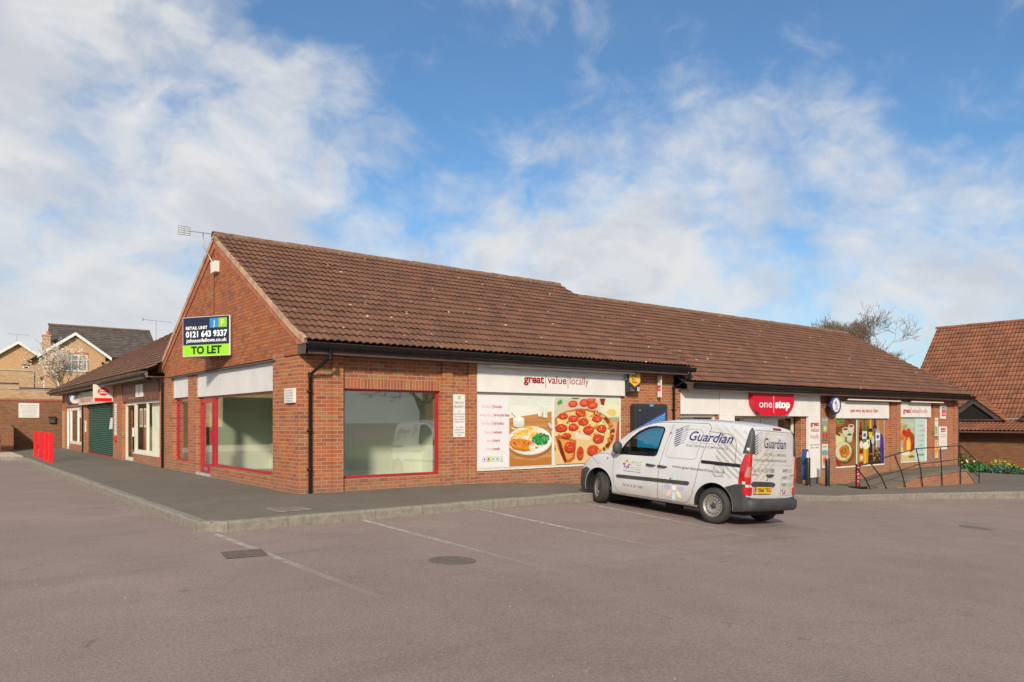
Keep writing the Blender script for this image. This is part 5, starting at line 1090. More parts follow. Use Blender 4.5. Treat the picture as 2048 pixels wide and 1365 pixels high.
# ramp platform and railing
t = thing('ramp', 'tarmac ramp with low brick retaining wall along the right end of the shop', 'ramp', (24, -.7, -1.0))
def zr(x): return float(np.interp(x, [18.6, 20, 22.3, 25, 26.7], [-.78, -.70, -.58, -.47, -.50]))
def zf(x): return float(np.interp(x, [18.6, 20.4, 22.3, 26, 28.8], [-.86, -.86, -.58, -.50, -.52]))
xsr = np.linspace(18.9, 26.5, 26); mb = MB()
for a, b in zip(xsr[:-1], xsr[1:]): mb.add([(a, -1.30, zf(a)), (b, -1.30, zf(b)), (b+max(0, b-22)*.62, 0.02, zf(b)+.03), (a+max(0, a-22)*.62, 0.02, zf(a)+.03)], [(0, 1, 2, 3)], 0, True)
mb.build('ramp_surface', M_PAV, t, fix=False)
mb = MB()
P = [(19.4, -1.6), (26.5, -1.6), (26.5, zf(26.5)-.065), (26, zf(26)-.065), (22.3, zf(22.3)-.065), (20.4, zf(20.4)-.06), (19.4, -.95)]
mb.prism(P[::-1], -1.46, -1.28, lambda a, b, c: (a, c, b)); mb.prism([(26.502, -1.6), (27.5, -1.6), (27.4, -1.15), (26.502, zf(26.5)-.07)], -1.46, -1.28, lambda a, b, c: (a, c, b)); mb.prism([(26.3, -1.30), (29.2, 0), (29.0, 0), (26.1, -1.30)], -1.6, -.53, lambda a, b, c: (a, b, c)); mb.build('retaining_wall', M_BRICK, t)
mb = MB()
for a, b in zip(xsr[3:-1], xsr[4:]): mb.prism([(a, zf(a)-.065), (b, zf(b)-.065), (b, zf(b)+.005), (a, zf(a)+.005)], -1.49, -1.26, lambda p, q, r: (p, r, q))
mb.prism([(26.5, -.585), (27.5, -1.20), (27.5, -1.12), (26.5, -.50)], -1.49, -1.26, lambda p, q, r: (p, r, q))
mb.build('coping', mat('weathered_concrete', (.17, .145, .115), .9, var=.3, vscale=5), t)
t = thing('railing', 'bent black tubular railing along the ramp', 'railing', (24, -1.35, -1.0))
posts = [((17.95, -.10), (18.86, -.86)), ((18.86, .02), (19.97, -.92)), ((20.54, .22), (21.3, -.92)), ((22.16, .38), (22.63, -1.02)), ((24.09, .41), (24.21, -1.05)), ((25.78, .43), (25.82, -1.04))]
for (xt, zt), (xb, zb) in posts:
    mb = MB(); xm, zm = xt+(xb-xt)*.62, zt+(zb-zt)*.50; mb.tube([(xt, -1.50, zt), (xt+(xm-xt)*.5, -1.50, zt+(zm-zt)*.5), (xm, -1.51, zm), (xb, -1.52, zb)], .020, 8); mb.build('post', M_BLACKP, t)
mb = MB(); mb.tube([(17.95, -1.5, -.10), (18.86, -1.5, .02), (20.54, -1.5, .24), (22.16, -1.5, .40), (24.09, -1.5, .42), (25.82, -1.5, .44)], .020, 8); mb.build('top_rail', M_BLACKP, t)
mb = MB(); mb.tube([(18.6, -1.5, -.57), (19.4, -1.5, -.46), (20.9, -1.5, -.33), (22.35, -1.5, -.16), (24.15, -1.5, -.12), (25.82, -1.5, -.09)], .016, 8); mb.build('middle_rail', M_BLACKP, t)
mb = MB(); mb.tube([(25.85, -1.5, .44), (27.6, -1.5, -.30)], .020, 8); mb.tube([(25.85, -1.5, -.09), (27.6, -1.5, -.85)], .016, 8); mb.build('sloping_rail', M_BLACKP, t); mb = MB(); mb.tube([(27.6, -1.5, -.30), (27.6, -1.5, -1.25)], .020, 8); mb.build('post', M_BLACKP, t)

# red a board
def aboard():
    z = float(zpav(19.1, -1.5)); t = thing('pavement_sign', 'narrow red swing sign with white lettering standing at the foot of the ramp', 'sign', (19.0, -1.62, z))
    a = math.radians(2); u = Vector((math.cos(a), math.sin(a), 0)); n = Vector((math.sin(a), -math.cos(a), 0)); c = Vector((18.55, -1.25, z+.04)); KX = .62; u = u*KX
    mb = MB(); mb.prism([(-.16, .10), (.16, .10), (.16, .72), (.13, .78), (-.13, .78), (-.16, .72)], -.015, .015, lambda p, q, r: c+u*p+Vector((0, 0, q))+n*r); mb.build('panel', mat('logo_red'), t)
    mb = MB(); mb.prism([(-.19, .0), (-.165, .0), (-.165, .8), (-.19, .8)], -.02, .02, lambda p, q, r: c+u*p+Vector((0, 0, q))+n*r); mb.prism([(.165, .0), (.19, .0), (.19, .8), (.165, .8)], -.02, .02, lambda p, q, r: c+u*p+Vector((0, 0, q))+n*r); mb.build('frame', M_BLACK, t)
    mb = MB(); mb.prism([(-.38, -.02), (.38, -.02), (.28, .06), (-.28, .06)], -.22, .22, lambda p, q, r: c+u*p+Vector((0, 0, q))+n*r); mb.build('base', M_BLACK, t, bevel=.015)
    F = Flat(c+n*.017, u, (0, 0, 1), n)
    for k, q in enumerate(('FRESH', 'COFFEE', 'HOT', 'FOOD', 'TO GO')): F.text(q, 0, .66-k*.115, .06, 'f4e8e8', .02, w=.24, lay=False)
    F.build('lettering', t)
aboard()

# ------------------------------------------------------------------ driveway and house on the right
mb = MB(); mb.add([(30.3, .9, -1.21), (70, -18, -1.30), (70, 25, -1.25), (30.3, 25, -1.2)], [(0, 1, 2, 3)]); o = mb.build('driveway', M_ROAD, fix=False); tag(o, kind='structure')
mb = MB()
for k in range(14): x = 30.3+k*1.6; mb.box(x, x+1.57, 1.62-k*.42, 1.74-k*.42, -1.3, -1.175)
tag(mb.build('kerb_line', M_CONC), kind='structure')
def right_hall():
    B = thing('brick_hall_building', 'brick hall at right with very tall steep red tiled roof and small gablets', 'building', (39, 0, -1.3))
    X0, YE = 37.2, 6.7
    mb = MB(); mb.box(X0, X0+12, -22, YE-.2, -1.5, .85); mb.prism([(X0+1.7, .8), (X0+10.6, .8), (43.4, 6.75)], YE-.45, YE-.2, lambda a, b, c: (a, c, b)); mb.build('wall', M_BRICKD, B)
    ex, ez, rx, rz = 38.45, 1.50, 43.4, 7.03; up = (rx-ex, 0, rz-ez); L = math.hypot(up[0], up[2])
    tiles('roof', (ex, YE, ez), (0, -1, 0), up, 28, L, M_TILE_R, B, roll=.19, gauge=.34, ns=6, amp=.05, thick=.045)
    mb = MB(); mb.prism([(ex, ez-.06), (rx, rz-.06), (rx+5, ez)], -21, YE-.05, lambda a, b, c: (a, c, b)); mb.build('roof_deck', M_SOFFIT, B)
    ridge(B, (rx, YE+.05, rz), (rx, -21, rz), .14, M_TILE_R)
    ex2, ez2, rx2, rz2 = 36.6, .87, 38.35, 1.42; up2 = (rx2-ex2, 0, rz2-ez2)
    tiles('lower_roof', (ex2, YE, ez2), (0, -1, 0), up2, 28, math.hypot(up2[0], up2[2]), M_TILE_R, B, roll=.19, gauge=.3, ns=6, amp=.05, thick=.045)
    mb = MB(); mb.prism([(ex2, ez2-.03), (rx2, rz2-.03), (rx2, rz2-.2), (ex2+.1, ez2-.2)], -21, YE-.05, lambda a, b, c: (a, c, b)); mb.build('eaves_board', M_SOFFIT, B)
    mb = MB(); mb.box(ex2-.06, ex2, -21, YE, ez2-.08, ez2+.0); mb.build('gutter', mat('brown_gutter', (.16, .07, .05), .5), B)
    mb = MB(); mb.box(rx2-.10, rx2+.12, -21, YE, rz2+.05, rz2+.11); mb.build('lead_strip', mat('lead_light', (.42, .42, .42), .5, .4, var=.2), B)
    for yc in (2.56, -.95, -4.46):
        hw, h, dpt, xa = 1.42, 1.14, 2.0, 37.75; zb = 1.40
        mb = MB()
        for s_ in (1, -1): mb.prism([(yc+s_*hw, zb), (yc, zb+h), (yc, zb+h-.24), (yc+s_*(hw-.30), zb)], xa, xa+.06, lambda a, b, c: (c, a, b))
        mb.box(xa+.01, xa+.05, yc-hw+.3, yc+hw-.3, zb, zb+.07)
        fr = mb.build('gablet_frame', M_FASCIA, B)
        mb = MB(); mb.add([(xa+.10, yc-hw+.2, zb), (xa+.10, yc+hw-.2, zb), (xa+.10, yc, zb+h-.1)], [(0, 1, 2)]); mb.build('louvre', mat('black_void', (.008, .007, .006), .9), fr, fix=False)
        for s_ in (1, -1):
            p0 = Vector((xa-.06, yc+s_*(hw+.08), zb-.03)); upv = Vector((0, -s_*(hw+.08), h+.08))
            tiles('gablet_roof', p0 if s_ == -1 else p0+Vector((dpt, 0, 0)), (1, 0, 0) if s_ == -1 else (-1, 0, 0), upv, dpt, upv.length, M_TILE_R, B, roll=.25, gauge=.3, ns=4, amp=.02)
right_hall()

# planting bed
mb = MB(); mb.box(35.3, 37.3, -16, 9, -1.35, -1.12); o = mb.build('flower_bed', mat('soil', (.05, .035, .02), .95, var=.3)); tag(o, kind='structure')
def leafy(mb, c, rx, ry, rz_, n, s, cols, seed=0):
    r = random.Random(seed); c = Vector(c)
    for k in range(n):
        while True:
            p = Vector((r.uniform(-1, 1), r.uniform(-1, 1), r.uniform(-.3, 1)))
            if p.length <= 1 and p.length > .35: break
        p = Vector((p.x*rx, p.y*ry, p.z*rz_)); a = Vector((r.uniform(-1, 1), r.uniform(-1, 1), r.uniform(-.2, 1))).normalized(); b = a.cross(Vector((r.uniform(-1, 1), r.uniform(-1, 1), r.uniform(-1, 1)))).normalized(); q = s*r.uniform(.6, 1.4)
        mb.add([c+p, c+p+a*q*.5+b*q*.3, c+p+a*q, c+p+a*q*.5-b*q*.3], [(0, 1, 2, 3)], 0, False, lin(r.choice(cols)))
def leaf_mat(name):
    if name in MATS: return MATS[name]
    m = print_mat(name, .6, .1); return m
M_LEAF = leaf_mat('leaf_foliage')
beds = [((34.6, 4.0, -1.15), .7, .9, .45, ('3a6a2c', '4c7c34', '2c5424'), 'low_shrub', 'low green shrub in the bed behind the railing'),
        ((34.9, 2.7, -1.15), .7, 1.0, .95, ('5c6a2c', '46602a', '7a7a38', '5a3a24'), 'low_shrub', 'taller olive shrub against the hall wall'),
        ((34.5, 1.7, -1.15), .6, .8, .5, ('2f6a34', '3c7c40', '58904c'), 'low_shrub', 'green clump with pale leaves between olive and yellow shrubs'),
        ((34.8, .55, -1.15), .5, .75, .62, ('a8a03c', 'c8b034', 'd4c458', '8a8a34'), 'yellow_shrub', 'bright yellow leaved shrub against the hall wall'),
        ((34.3, .3, -1.18), .5, .9, .42, ('4a6e58', '3f6450', '587c64'), 'low_shrub', 'grey green mound in front of the yellow shrub'),
        ((34.3, -1.2, -1.18), .5, .8, .45, ('4a6e58', '3f6450', '587c64'), 'low_shrub', 'grey green mound at the right edge of the bed'),
        ((34.9, -2.4, -1.15), .6, .9, .6, ('3c6a34', '4c7c40', '6a6a34'), 'low_shrub', 'green shrub by the wall at the right picture edge')]
for k, (c, rx, ry, rz_, cols, nm, lb) in enumerate(beds):
    c = (c[0]+1.15, c[1], c[2]); mb = MB(); leafy(mb, c, rx, ry, rz_, 900, .13, cols, k); tag(mb.build(nm, M_LEAF, fix=False), lb, 'shrub', 'shrubs in the flower bed')
rf = random.Random(8)
for k, (y, z, c2, lb) in enumerate(((3.6, -.70, 'f0d020', 'yellow daffodils near the railing end'), (2.35, -.62, 'e8d028', 'yellow daffodils in front of the olive shrub'), (1.75, -.62, 'f4f4e4', 'white flowers beside the olive shrub'), (-.75, -.85, 'e8c030', 'yellow daffodils right of the yellow shrub'))):
    mb = MB()
    for j in range(7):
        x, yy, zz = 35.2+rf.uniform(-.1, .2), y+rf.uniform(-.3, .3), z+rf.uniform(-.08, .08); mb.tube([(x, yy, -1.15), (x, yy, zz)], .008, 4, col=lin('3c6a2c')); mb.lathe([(0, .0), (.05, .02), (.02, .06), (0, .05)], (x, yy, zz), (-1, -.3, .3), 6, col=lin(c2))
    tag(mb.build('daffodils', M_LEAF), lb, 'flowers')

# ------------------------------------------------------------------ houses beyond the left side
Rv = Vector((1, 0, 0)); Fv = Vector((0, 1, 0)); Zv = Vector((0, 0, 1))
def house(name, label, c, halfw, zb, ze, za, wallm, depth, roofm, bargem, window=None):
    """gable facing the car park; c = foot of the gable centre line (x,y)"""
    c = Vector((c[0], c[1], 0)); B = thing(name, label, 'house', (c.x, c.y, zb)); P = lambda a, z, d: c+Rv*a+Fv*d+Zv*z
    mb = MB(); mb.prism([(-halfw, zb), (halfw, zb), (halfw, ze), (0, za-.12), (-halfw, ze)], 0, depth, P); mb.build('wall', wallm, B)
    ov = .42; sl = (za-ze)/halfw
    for s in (-1, 1):
        mb = MB(); mb.prism([(0, za), (s*(halfw+ov), ze-sl*ov), (s*(halfw+ov), ze-sl*ov-.10), (0, za-.10)], -.30, depth, P); mb.build('roof', roofm, B)
    mb = MB()
    for s in (-1, 1): mb.prism([(0, za+.02), (s*(halfw+ov), ze-sl*ov+.02), (s*(halfw+ov), ze-sl*ov-.24), (0, za-.24)], -.36, -.305, P)
    mb.build('bargeboard', bargem, B); return B, P
B1, P1 = house('buff_house', 'buff brick house gable with white bargeboards and tall window behind the blossom tree', (4.26, 57.6), 2.25, 1.5, 7.0, 8.66, M_BUFF2, 9, M_TILE_S, M_UPVC)
mb = MB(); wx0, wx1, wz0, wz1 = -.98, .90, 5.45, 6.85
for a, b in ((wx0, wx0+.08), (wx1-.08, wx1), (-.30, -.22), (.20, .28)): mb.prism([(a, wz0), (b, wz0), (b, wz1), (a, wz1)], -.10, .05, P1)
for a, b in ((wz0, wz0+.08), (wz1-.08, wz1), (6.35, 6.40)): mb.prism([(wx0, a), (wx1, a), (wx1, b), (wx0, b)], -.101, .051, P1)
wo = mb.build('window', M_UPVC, B1); mb = MB(); mb.prism([(wx0, wz0), (wx1, wz0), (wx1, wz1), (wx0, wz1)], -.03, -.01, P1); mb.build('pane', mat('dull_glass', (.20, .22, .20), .15, spec=.8), wo)
mb = MB(); mb.prism([(wx0-.1, wz1), (wx1+.1, wz1), (wx1+.1, wz1+.22), (wx0-.1, wz1+.22)], -.02, .02, P1); mb.build('brick_lintel', mat('trim_brick'), B1)
mb = MB(); mb.prism([(1.95, 6.15), (2.08, 6.1), (2.1, 6.3), (1.98, 6.35)], -.15, 0, P1); mb.build('wall_lamp', M_BLACK, B1)
# main range of that house with the long dark roof
t = thing('dark_roof_house', 'long dark tiled house roof with brick chimney behind the buff gable', 'house', (7, 65, 3))
mb = MB(); mb.prism([(61.3, 2), (68.7, 2), (68.7, 6.9), (65, 9.7), (61.3, 6.9)], 3.4, 11.4, lambda d, z, a: (a, d, z)); mb.build('wall', M_BUFF2, t)
tiles('roof', (3.2, 60.9, 7.0), (1, 0, 0), (0, 4.1, 3.0), 8.4, math.hypot(4.1, 3.0), M_TILE_S, t, roll=.3, gauge=.30, ns=4, prof='flat', thick=.045)
mb = MB(); mb.prism([(60.9, 6.9), (65, 9.93), (69.1, 6.9)], 3.25, 11.55, lambda d, z, a: (a, d, z)); mb.build('roof_deck', M_SOFFIT, t); ridge(t, (3.2, 65, 10.0), (11.6, 65, 10.0), .13)
mb = MB(); mb.box(2.45, 3.0, 61.7, 62.3, 5.5, 8.65); mb.box(2.40, 3.05, 61.65, 62.35, 8.65, 8.76); ch = mb.build('chimney', M_BUFF, t)
mb = MB(); mb.lathe([(.15, 0), (.12, .35), (.0, .35)], (2.85, 62, 8.76), (0, 0, 1), 12); mb.build('chimney_pot', mat('terracotta', (.45, .13, .06), .8), ch)
B2, P2 = house('sandy_house', 'sandy brick house gable at far left with grey roof edge and small window', (.90, 64.75), 2.05, 1.5, 6.85, 8.32, M_BUFF2, 8, M_TILE_S, M_UPVC)
mb = MB(); mb.prism([(.35, 5.98), (.85, 5.98), (.85, 6.2), (.35, 6.2)], -.06, .02, P2); wo = mb.build('window', M_UPVC, B2); mb = MB(); mb.prism([(.45, 6.02), (.75, 6.02), (.75, 6.14), (.45, 6.14)], -.07, -.062, P2); mb.build('pane', M_BLACK, wo); mb = MB(); mb.prism([(.33, 6.2), (.87, 6.2), (.87, 6.34), (.33, 6.34)], -.05, .02, P2); mb.build('window_head', M_FASCIA, B2)
t = thing('brick_outbuilding', 'lower flat topped brick building in front of the sandy house', 'building', (-2, 48.5, 1.5)); co = Vector((-.84, 48.0, 0)); Po = lambda a, z, d: co+Rv*a+Fv*d+Zv*z
mb = MB(); mb.prism([(-9, 1.5), (1.42, 1.5), (1.42, 4.82), (-9, 4.92)], 0, 3, Po); mb.build('wall', M_BUFF, t); mb = MB(); mb.prism([(-9, 4.92), (1.46, 4.82), (1.46, 4.91), (-9, 5.01)], -.06, 3.05, Po); mb.build('coping', M_CONCL, t)
mb = MB(); mb.tube([Po(1.25, 4.8, -.05), Po(1.25, 2.0, -.05)], .045, 8); mb.build('downpipe', M_METAL, t); mb = MB(); mb.prism([(-3, 3.75), (-.2, 3.72), (-.2, 3.95), (-3, 4.02)], -.04, 0, Po); mb.build('window', M_BLACK, t)
mb = MB(); mb.prism([(1.75, 4.25), (2.9, 4.75), (2.9, 4.95), (1.75, 4.5)], .5, .8, Po); t2 = thing('red_porch_roof', 'small red sloping porch roof seen beside the outbuilding', 'porch', tuple(Po(2.2, 1.8, .6))); o = mb.build('roof_slope', mat('trim_brick'), t2); mb = MB(); mb.prism([(1.85, 1.8), (1.95, 1.8), (1.95, 4.3), (1.85, 4.3)], .55, .65, Po); mb.prism([(2.75, 1.8), (2.85, 1.8), (2.85, 4.7), (2.75, 4.7)], .55, .65, Po); mb.build('post', M_UPVC, t2)
# raised ground behind the retaining wall
mb = MB(); mb.add([(-80, 35.2, 2.9), (6.2, 35.2, 2.9), (26, 110, 3.2), (-80, 110, 3.2), (6.2, 35.2, -1), (26, 110, -1)], [(0, 1, 2, 3), (1, 4, 5, 2)]); tag(mb.build('raised_ground', mat('grass_green', (.07, .09, .03), .95, var=.3, vscale=.4), fix=False), kind='structure')

# aerials on roofs
aerial('roof_aerial', 'thin tv aerial standing above the terrace roof against the sky', (9.21, 52.0, 3.0), [(9.21, 52, 9.42)], (8.24, 52.0, 9.50), (10.38, 52.0, 9.42), 12, True, el=.10, s=1.7)
aerial('house_aerial', 'small tv aerial on the ridge of the sandy house', tuple(P2(0, 8.3, 1)), [tuple(P2(0, 9.0, 1))], tuple(P2(-.7, 9.05, 1)), tuple(P2(.9, 9.0, 1)), 8, el=.15, s=1.3)

# ------------------------------------------------------------------ trees
def branches(mb, p, d, L, r, depth, rs, spread=.55, grav=0.0, tips=None, seg=4, minr=.006, kids=(2, 3), twist=.25):
    pts = [Vector(p)]; dd = Vector(d).normalized(); rad = [r]
    for k in range(seg):
        dd = (dd+Vector((rs.uniform(-twist, twist), rs.uniform(-twist, twist), rs.uniform(-twist*.6, twist)+grav))).normalized(); pts.append(pts[-1]+dd*L/seg); rad.append(max(minr, r*(1-.42*(k+1)/seg)))
        if tips is not None and depth <= 1: tips.append(pts[-1].copy())
    mb.tube(pts, rad, 7 if r > .08 else (5 if r > .02 else 3), cap=False)
    if depth <= 0: return
    for k in range(rs.randint(*kids)+(1 if depth > 2 else 0)):
        i = rs.randint(max(1, seg-3), seg); a = rs.uniform(0, 6.28); o = dd.orthogonal().normalized(); q = dd.cross(o); nd = (dd+(o*math.cos(a)+q*math.sin(a))*rs.uniform(spread*.7, spread*1.5)).normalized()
        branches(mb, pts[i], nd, L*rs.uniform(.62, .86), rad[i]*rs.uniform(.55, .75), depth-1, rs, spread, grav, tips, seg, minr, kids, twist)
M_BARK = mat('bark', (.19, .145, .105), .9, var=.3, vscale=4)
def bare_tree(name, label, base, h, r, seed, depth=7, lean=(0, 0), L=None, group=None):
    t = thing(name, label, 'tree', base, group); rs = random.Random(seed); mb = MB(); b = Vector(base); top = b+Vector((lean[0], lean[1], h*.42)); mb.tube([b, b.lerp(top, .5), top], [r, r*.85, r*.75], 10, cap=False); mb.build('trunk', M_BARK, t)
    mb = MB()
    for k in range(4): a = 6.28*k/4+rs.uniform(-.5, .5); branches(mb, top-Vector((0, 0, rs.uniform(0, h*.08))), (math.cos(a)*.75, math.sin(a)*.75, rs.uniform(.5, 1.1)), (L or h*.24), r*.5, depth, rs, .6, .0, None, 5, .013, (2, 3), .36)
    mb.build('crown', M_BARK, t); return t
bare_tree('bare_tree', 'smaller leafless tree just left of the roof ridge end', (70.7, 28.1, -1.5), 25.0, .30, 41, 6, (.3, -.2), L=1.65)
bare_tree('bare_tree', 'larger leafless tree with curving twigs between the long roof and the tall hall roof', (66.6, 24.7, -1.5), 17.0, .34, 53, 6, (.4, -.3), L=2.85)
def blossom():
    base = Vector((1.55, 43.5, 2.9)); t = thing('blossom_tree', 'white flowering magnolia in front of the buff house', 'tree', tuple(base)); rs = random.Random(5); mb = MB(); tips = []
    mb.tube([base, base+Vector((0, 0, .5))], [.10, .08], 8, cap=False); mb.build('trunk', M_BARK, t); mb = MB()
    for k in range(9): a = 6.28*k/9+rs.uniform(-.3, .3); s = rs.uniform(.25, .95); branches(mb, base+Vector((0, 0, .4)), (math.cos(a)*s, math.sin(a)*s, 1.0), 1.35, .035, 4, rs, .42, .03, tips, 4, .006, (2, 2), .2)
    mb.build('branches', mat('pale_bark', (.30, .24, .17), .9), t); mb = MB(); rs.shuffle(tips)
    for p in tips[:5200]:
        for j in range(2):
            q = Vector(p)+Vector((rs.gauss(0, .04), rs.gauss(0, .04), rs.gauss(0, .04))); s = rs.uniform(.025, .05)
            for m_ in range(3): a = Vector((rs.uniform(-1, 1), rs.uniform(-1, 1), rs.uniform(-.2, 1))).normalized(); b_ = a.orthogonal().normalized(); mb.add([q, q+a*s+b_*s*.5, q+a*s*1.9, q+a*s-b_*s*.5], [(0, 1, 2, 3)])
    mb.build('blossom', mat('white_petals', (.80, .72, .60), .7, var=.08), t, fix=False)
blossom()

# ------------------------------------------------------------------ things behind the camera, mirrored in the shop glass
mb = MB()
for k in range(20):
    pass
mb.add([(-17, -60, -.27), (-17, 90, -.27), (-26, 90, 2.9), (-26, -60, 2.9), (-80, 90, 4), (-80, -60, 4)], [(0, 1, 2, 3), (3, 2, 4, 5)]); tag(mb.build('grass_bank', mat('grass_bank', (.17, .21, .08), .95, var=.3, vscale=.5), fix=False), kind='structure')
mb = MB(); mb.add([(-20, -27, -1.0), (60, -27, -1.9), (60, -80, -1.5), (-20, -80, -.6)], [(0, 1, 2, 3)]); tag(mb.build('lawn', mat('grass_bank'), fix=False), kind='structure')
for k, (x, y, ang, lb) in enumerate(((12, -36, 0, 'dark brick house across the car park, mirrored in the shop window'), (30, -34, 0, 'second brick house across the car park, to the right of the first'), (-38, 2, 1, 'brick house on the grass bank, mirrored in the gable window'))):
    B = thing('opposite_house', lb, 'house', (x, y, -1.2), 'houses across the car park'); mb = MB(); f = (lambda a, b, c: (c, a, b)) if ang == 0 else (lambda a, b, c: (a, c, b)); lo, hi = ((x-4.5, x+4.5) if ang == 0 else (y-5, y+5)); o_ = y if ang == 0 else x
    mb.prism([(o_-3.5, -1.6), (o_+3.5, -1.6), (o_+3.5, 4.4), (o_, 7.2), (o_-3.5, 4.4)], lo, hi, f); mb.build('wall', M_BRICKD, B)
    mb = MB(); mb.prism([(o_-4, 4.1), (o_, 7.4), (o_+4, 4.1), (o_+4, 3.95), (o_, 7.25), (o_-4, 3.95)], lo-.3, hi+.3, f); mb.build('roof', M_TILE_S, B)
    mb = MB()
    for a in (-2.6, 0, 2.6):
        for z in (.2, 2.9):
            if ang == 0: mb.box(x+a-.6, x+a+.6, y+3.5, y+3.55, z-.6, z+.6)
            else: mb.box(x+3.5, x+3.55, y+a-.6, y+a+.6, z-.6, z+.6)
    mb.build('window', M_UPVC, B)
bare_tree('bare_tree', 'leafless tree across the car park left of the opposite houses', (3, -31, -1.2), 9, .25, 21, 5, group='bare trees across the car park'); bare_tree('bare_tree', 'leafless tree across the car park between the opposite houses', (21, -30, -1.4), 9.5, .25, 22, 5, group='bare trees across the car park'); 

# ------------------------------------------------------------------ the white van
def van():
    h = math.radians(93.0); fx = Vector((math.cos(h), math.sin(h), 0)); lx = Vector((-fx.y, fx.x, 0)); O = Vector((6.18, -5.44, 0))
    def g(p): return Vector((p.x, p.y, float(zroad(p.x, p.y))))
    RL, RR, FL, FR = g(O+lx*.75), g(O-lx*.75), g(O+fx*2.7+lx*.75), g(O+fx*2.7-lx*.75)
    org = (RL+RR)/2; Fd = ((FL+FR)/2-org).normalized(); Ld = ((RL-RR)+(FL-FR)); Ld = (Ld-Fd*Ld.dot(Fd)).normalized(); Ud = Fd.cross(Ld)
    MW = Matrix((Fd, Ld, Ud)).transposed().to_4x4(); MW.translation = org
    V = thing('delivery_van', 'white panel van with electrical firm livery parked nose to the kerb', 'van'); V.matrix_world = MW
    def put(mb, name, m, parent=None, bevel=0.0, fix=True):
        o = mb.build(name, m, None, bevel, fix); o.parent = parent or V; return o
    # ---- body surface
    xr0, L = -0.645, 4.165
    def pw(x, xs_, ys_): return float(np.interp(x, xs_, ys_))
    def smooth_interp(x, xs_, ys_):
        i = int(np.clip(np.searchsorted(xs_, x)-1, 0, len(xs_)-2)); n = len(xs_)
        def m(k):
            if k == 0: return (ys_[1]-ys_[0])/(xs_[1]-xs_[0])
            if k == n-1: return (ys_[-1]-ys_[-2])/(xs_[-1]-xs_[-2])
            a = (ys_[k]-ys_[k-1])/(xs_[k]-xs_[k-1]); b = (ys_[k+1]-ys_[k])/(xs_[k+1]-xs_[k]); return 0 if a*b <= 0 else 2*a*b/(a+b)
        hh = xs_[i+1]-xs_[i]; t = min(max((x-xs_[i])/hh, 0), 1); a, b = m(i)*hh, m(i+1)*hh
        return (2*t**3-3*t**2+1)*ys_[i]+(t**3-2*t**2+t)*a+(-2*t**3+3*t**2)*ys_[i+1]+(t**3-t**2)*b
    TX = [-0.645, -0.4, 0.0, 0.5, 1.0, 1.4, 1.75, 2.0, 2.25, 2.50, 2.62, 2.75, 3.0, 3.2, 3.35, 3.45, 3.52]; TZ = [1.79, 1.825, 1.845, 1.85, 1.83, 1.78, 1.69, 1.575, 1.40, 1.205, 1.13, 1.09, 1.02, .945, .87, .80, .74]
    ztop = lambda x: smooth_interp(x, TX, TZ)
    BX = [-0.645, -.3, 0.3, 2.3, 2.9, 3.52]; BZ = [.30, .24, .235, .235, .22, .22]
    WX = [-0.645, -.3, .3, 1.2, 2.2, 2.7, 3.1, 3.35, 3.52]; WY = [.815, .865, .885, .895, .90, .895, .87, .82, .76]
    PZ = [.20, .30, .45, .62, .85, 1.00, 1.12, 1.30, 1.50, 1.66, 1.80]; PW = [.955, .975, .992, 1.0, .998, .988, .972, .942, .898, .855, .80]
    def profw(z): return smooth_interp(z, PZ, PW)
    def xend(y, z, x):
        """shift of the ends: round nose and rear in plan and in side view"""
        r = min(abs(y)/.88, 1); rear = .05*r**4 + pw(z, [.3, .9, 1.3, 1.6, 1.8], [0, 0, .01, .035, .075]); nose = -.33*r**3 - pw(z, [.22, .35, .55, .75, .95], [.05, 0, 0, .03, .12])
        s = (x-xr0)/L; return rear*(1-s)**8 + nose*s**10
    st = sorted(set([0, .003, .008, .014, .021, .03]+list(np.linspace(.042, .958, 62))+[.97, .98, .988, .994, 1.0]))
    NS, NR = 22, 10
    rings = []
    def ring(x, q=1.0, dround=0.0):
        zt, zb = ztop(x), pw(x, BX, BZ); W = smooth_interp(x, WX, WY)-dround*.8; zt -= dround; zb += dround*.5
        cr = pw(x, [1.2, 2.6, 3.5], [.13, .10, .07]); ey = cr*1.25
        zc = zt-cr-.035; pts = [(0, zb), (W*.35, zb), (W*.7, zb), (W*profw(zb)-.05, zb), (W*profw(zb+.02)-.012, zb+.012)]
        for i in range(NS): z = zb+.04+(zc-zb-.04)*i/(NS-1); pts.append((W*profw(z), z))
        w0 = W*profw(zc)
        for i in range(1, 9): a = math.pi/2*i/8; pts.append((w0-ey*(1-math.cos(a)), zc+cr*math.sin(a)))
        yb = w0-ey
        for i in range(1, NR+1): f = 1-i/NR; pts.append((yb*f, zt-.035*f*f))
        if q < 1: zm = (zt+zb)/2; pts = [(y*q, zm+(z-zm)*q) for y, z in pts]
        half = [(x+xend(y, z, x), y, z) for y, z in pts]; return half+[(a, -b, c) for a, b, c in half[-2:0:-1]]
    allr = []
    for q in (.15, .4, .65, .85, .95): allr.append(ring(xr0, q, .045))
    for s in st:
        x = xr0+L*s; d = min(x-xr0, xr0+L-x); r = .045; dr = r-math.sqrt(max(0, r*r-(r-min(d, r))**2)); allr.append(ring(x, 1.0, dr))
    for q in (.95, .85, .65, .4, .15): allr.append(ring(xr0+L, q, .045))
    n = len(allr[0]); mb = MB(); mb.add([p for r in allr for p in r], [(i*n+k, i*n+(k+1) % n, (i+1)*n+(k+1) % n, (i+1)*n+k) for i in range(len(allr)-1) for k in range(n)]+[tuple(range(n-1, -1, -1)), tuple(range((len(allr)-1)*n, len(allr)*n))], 0, True)
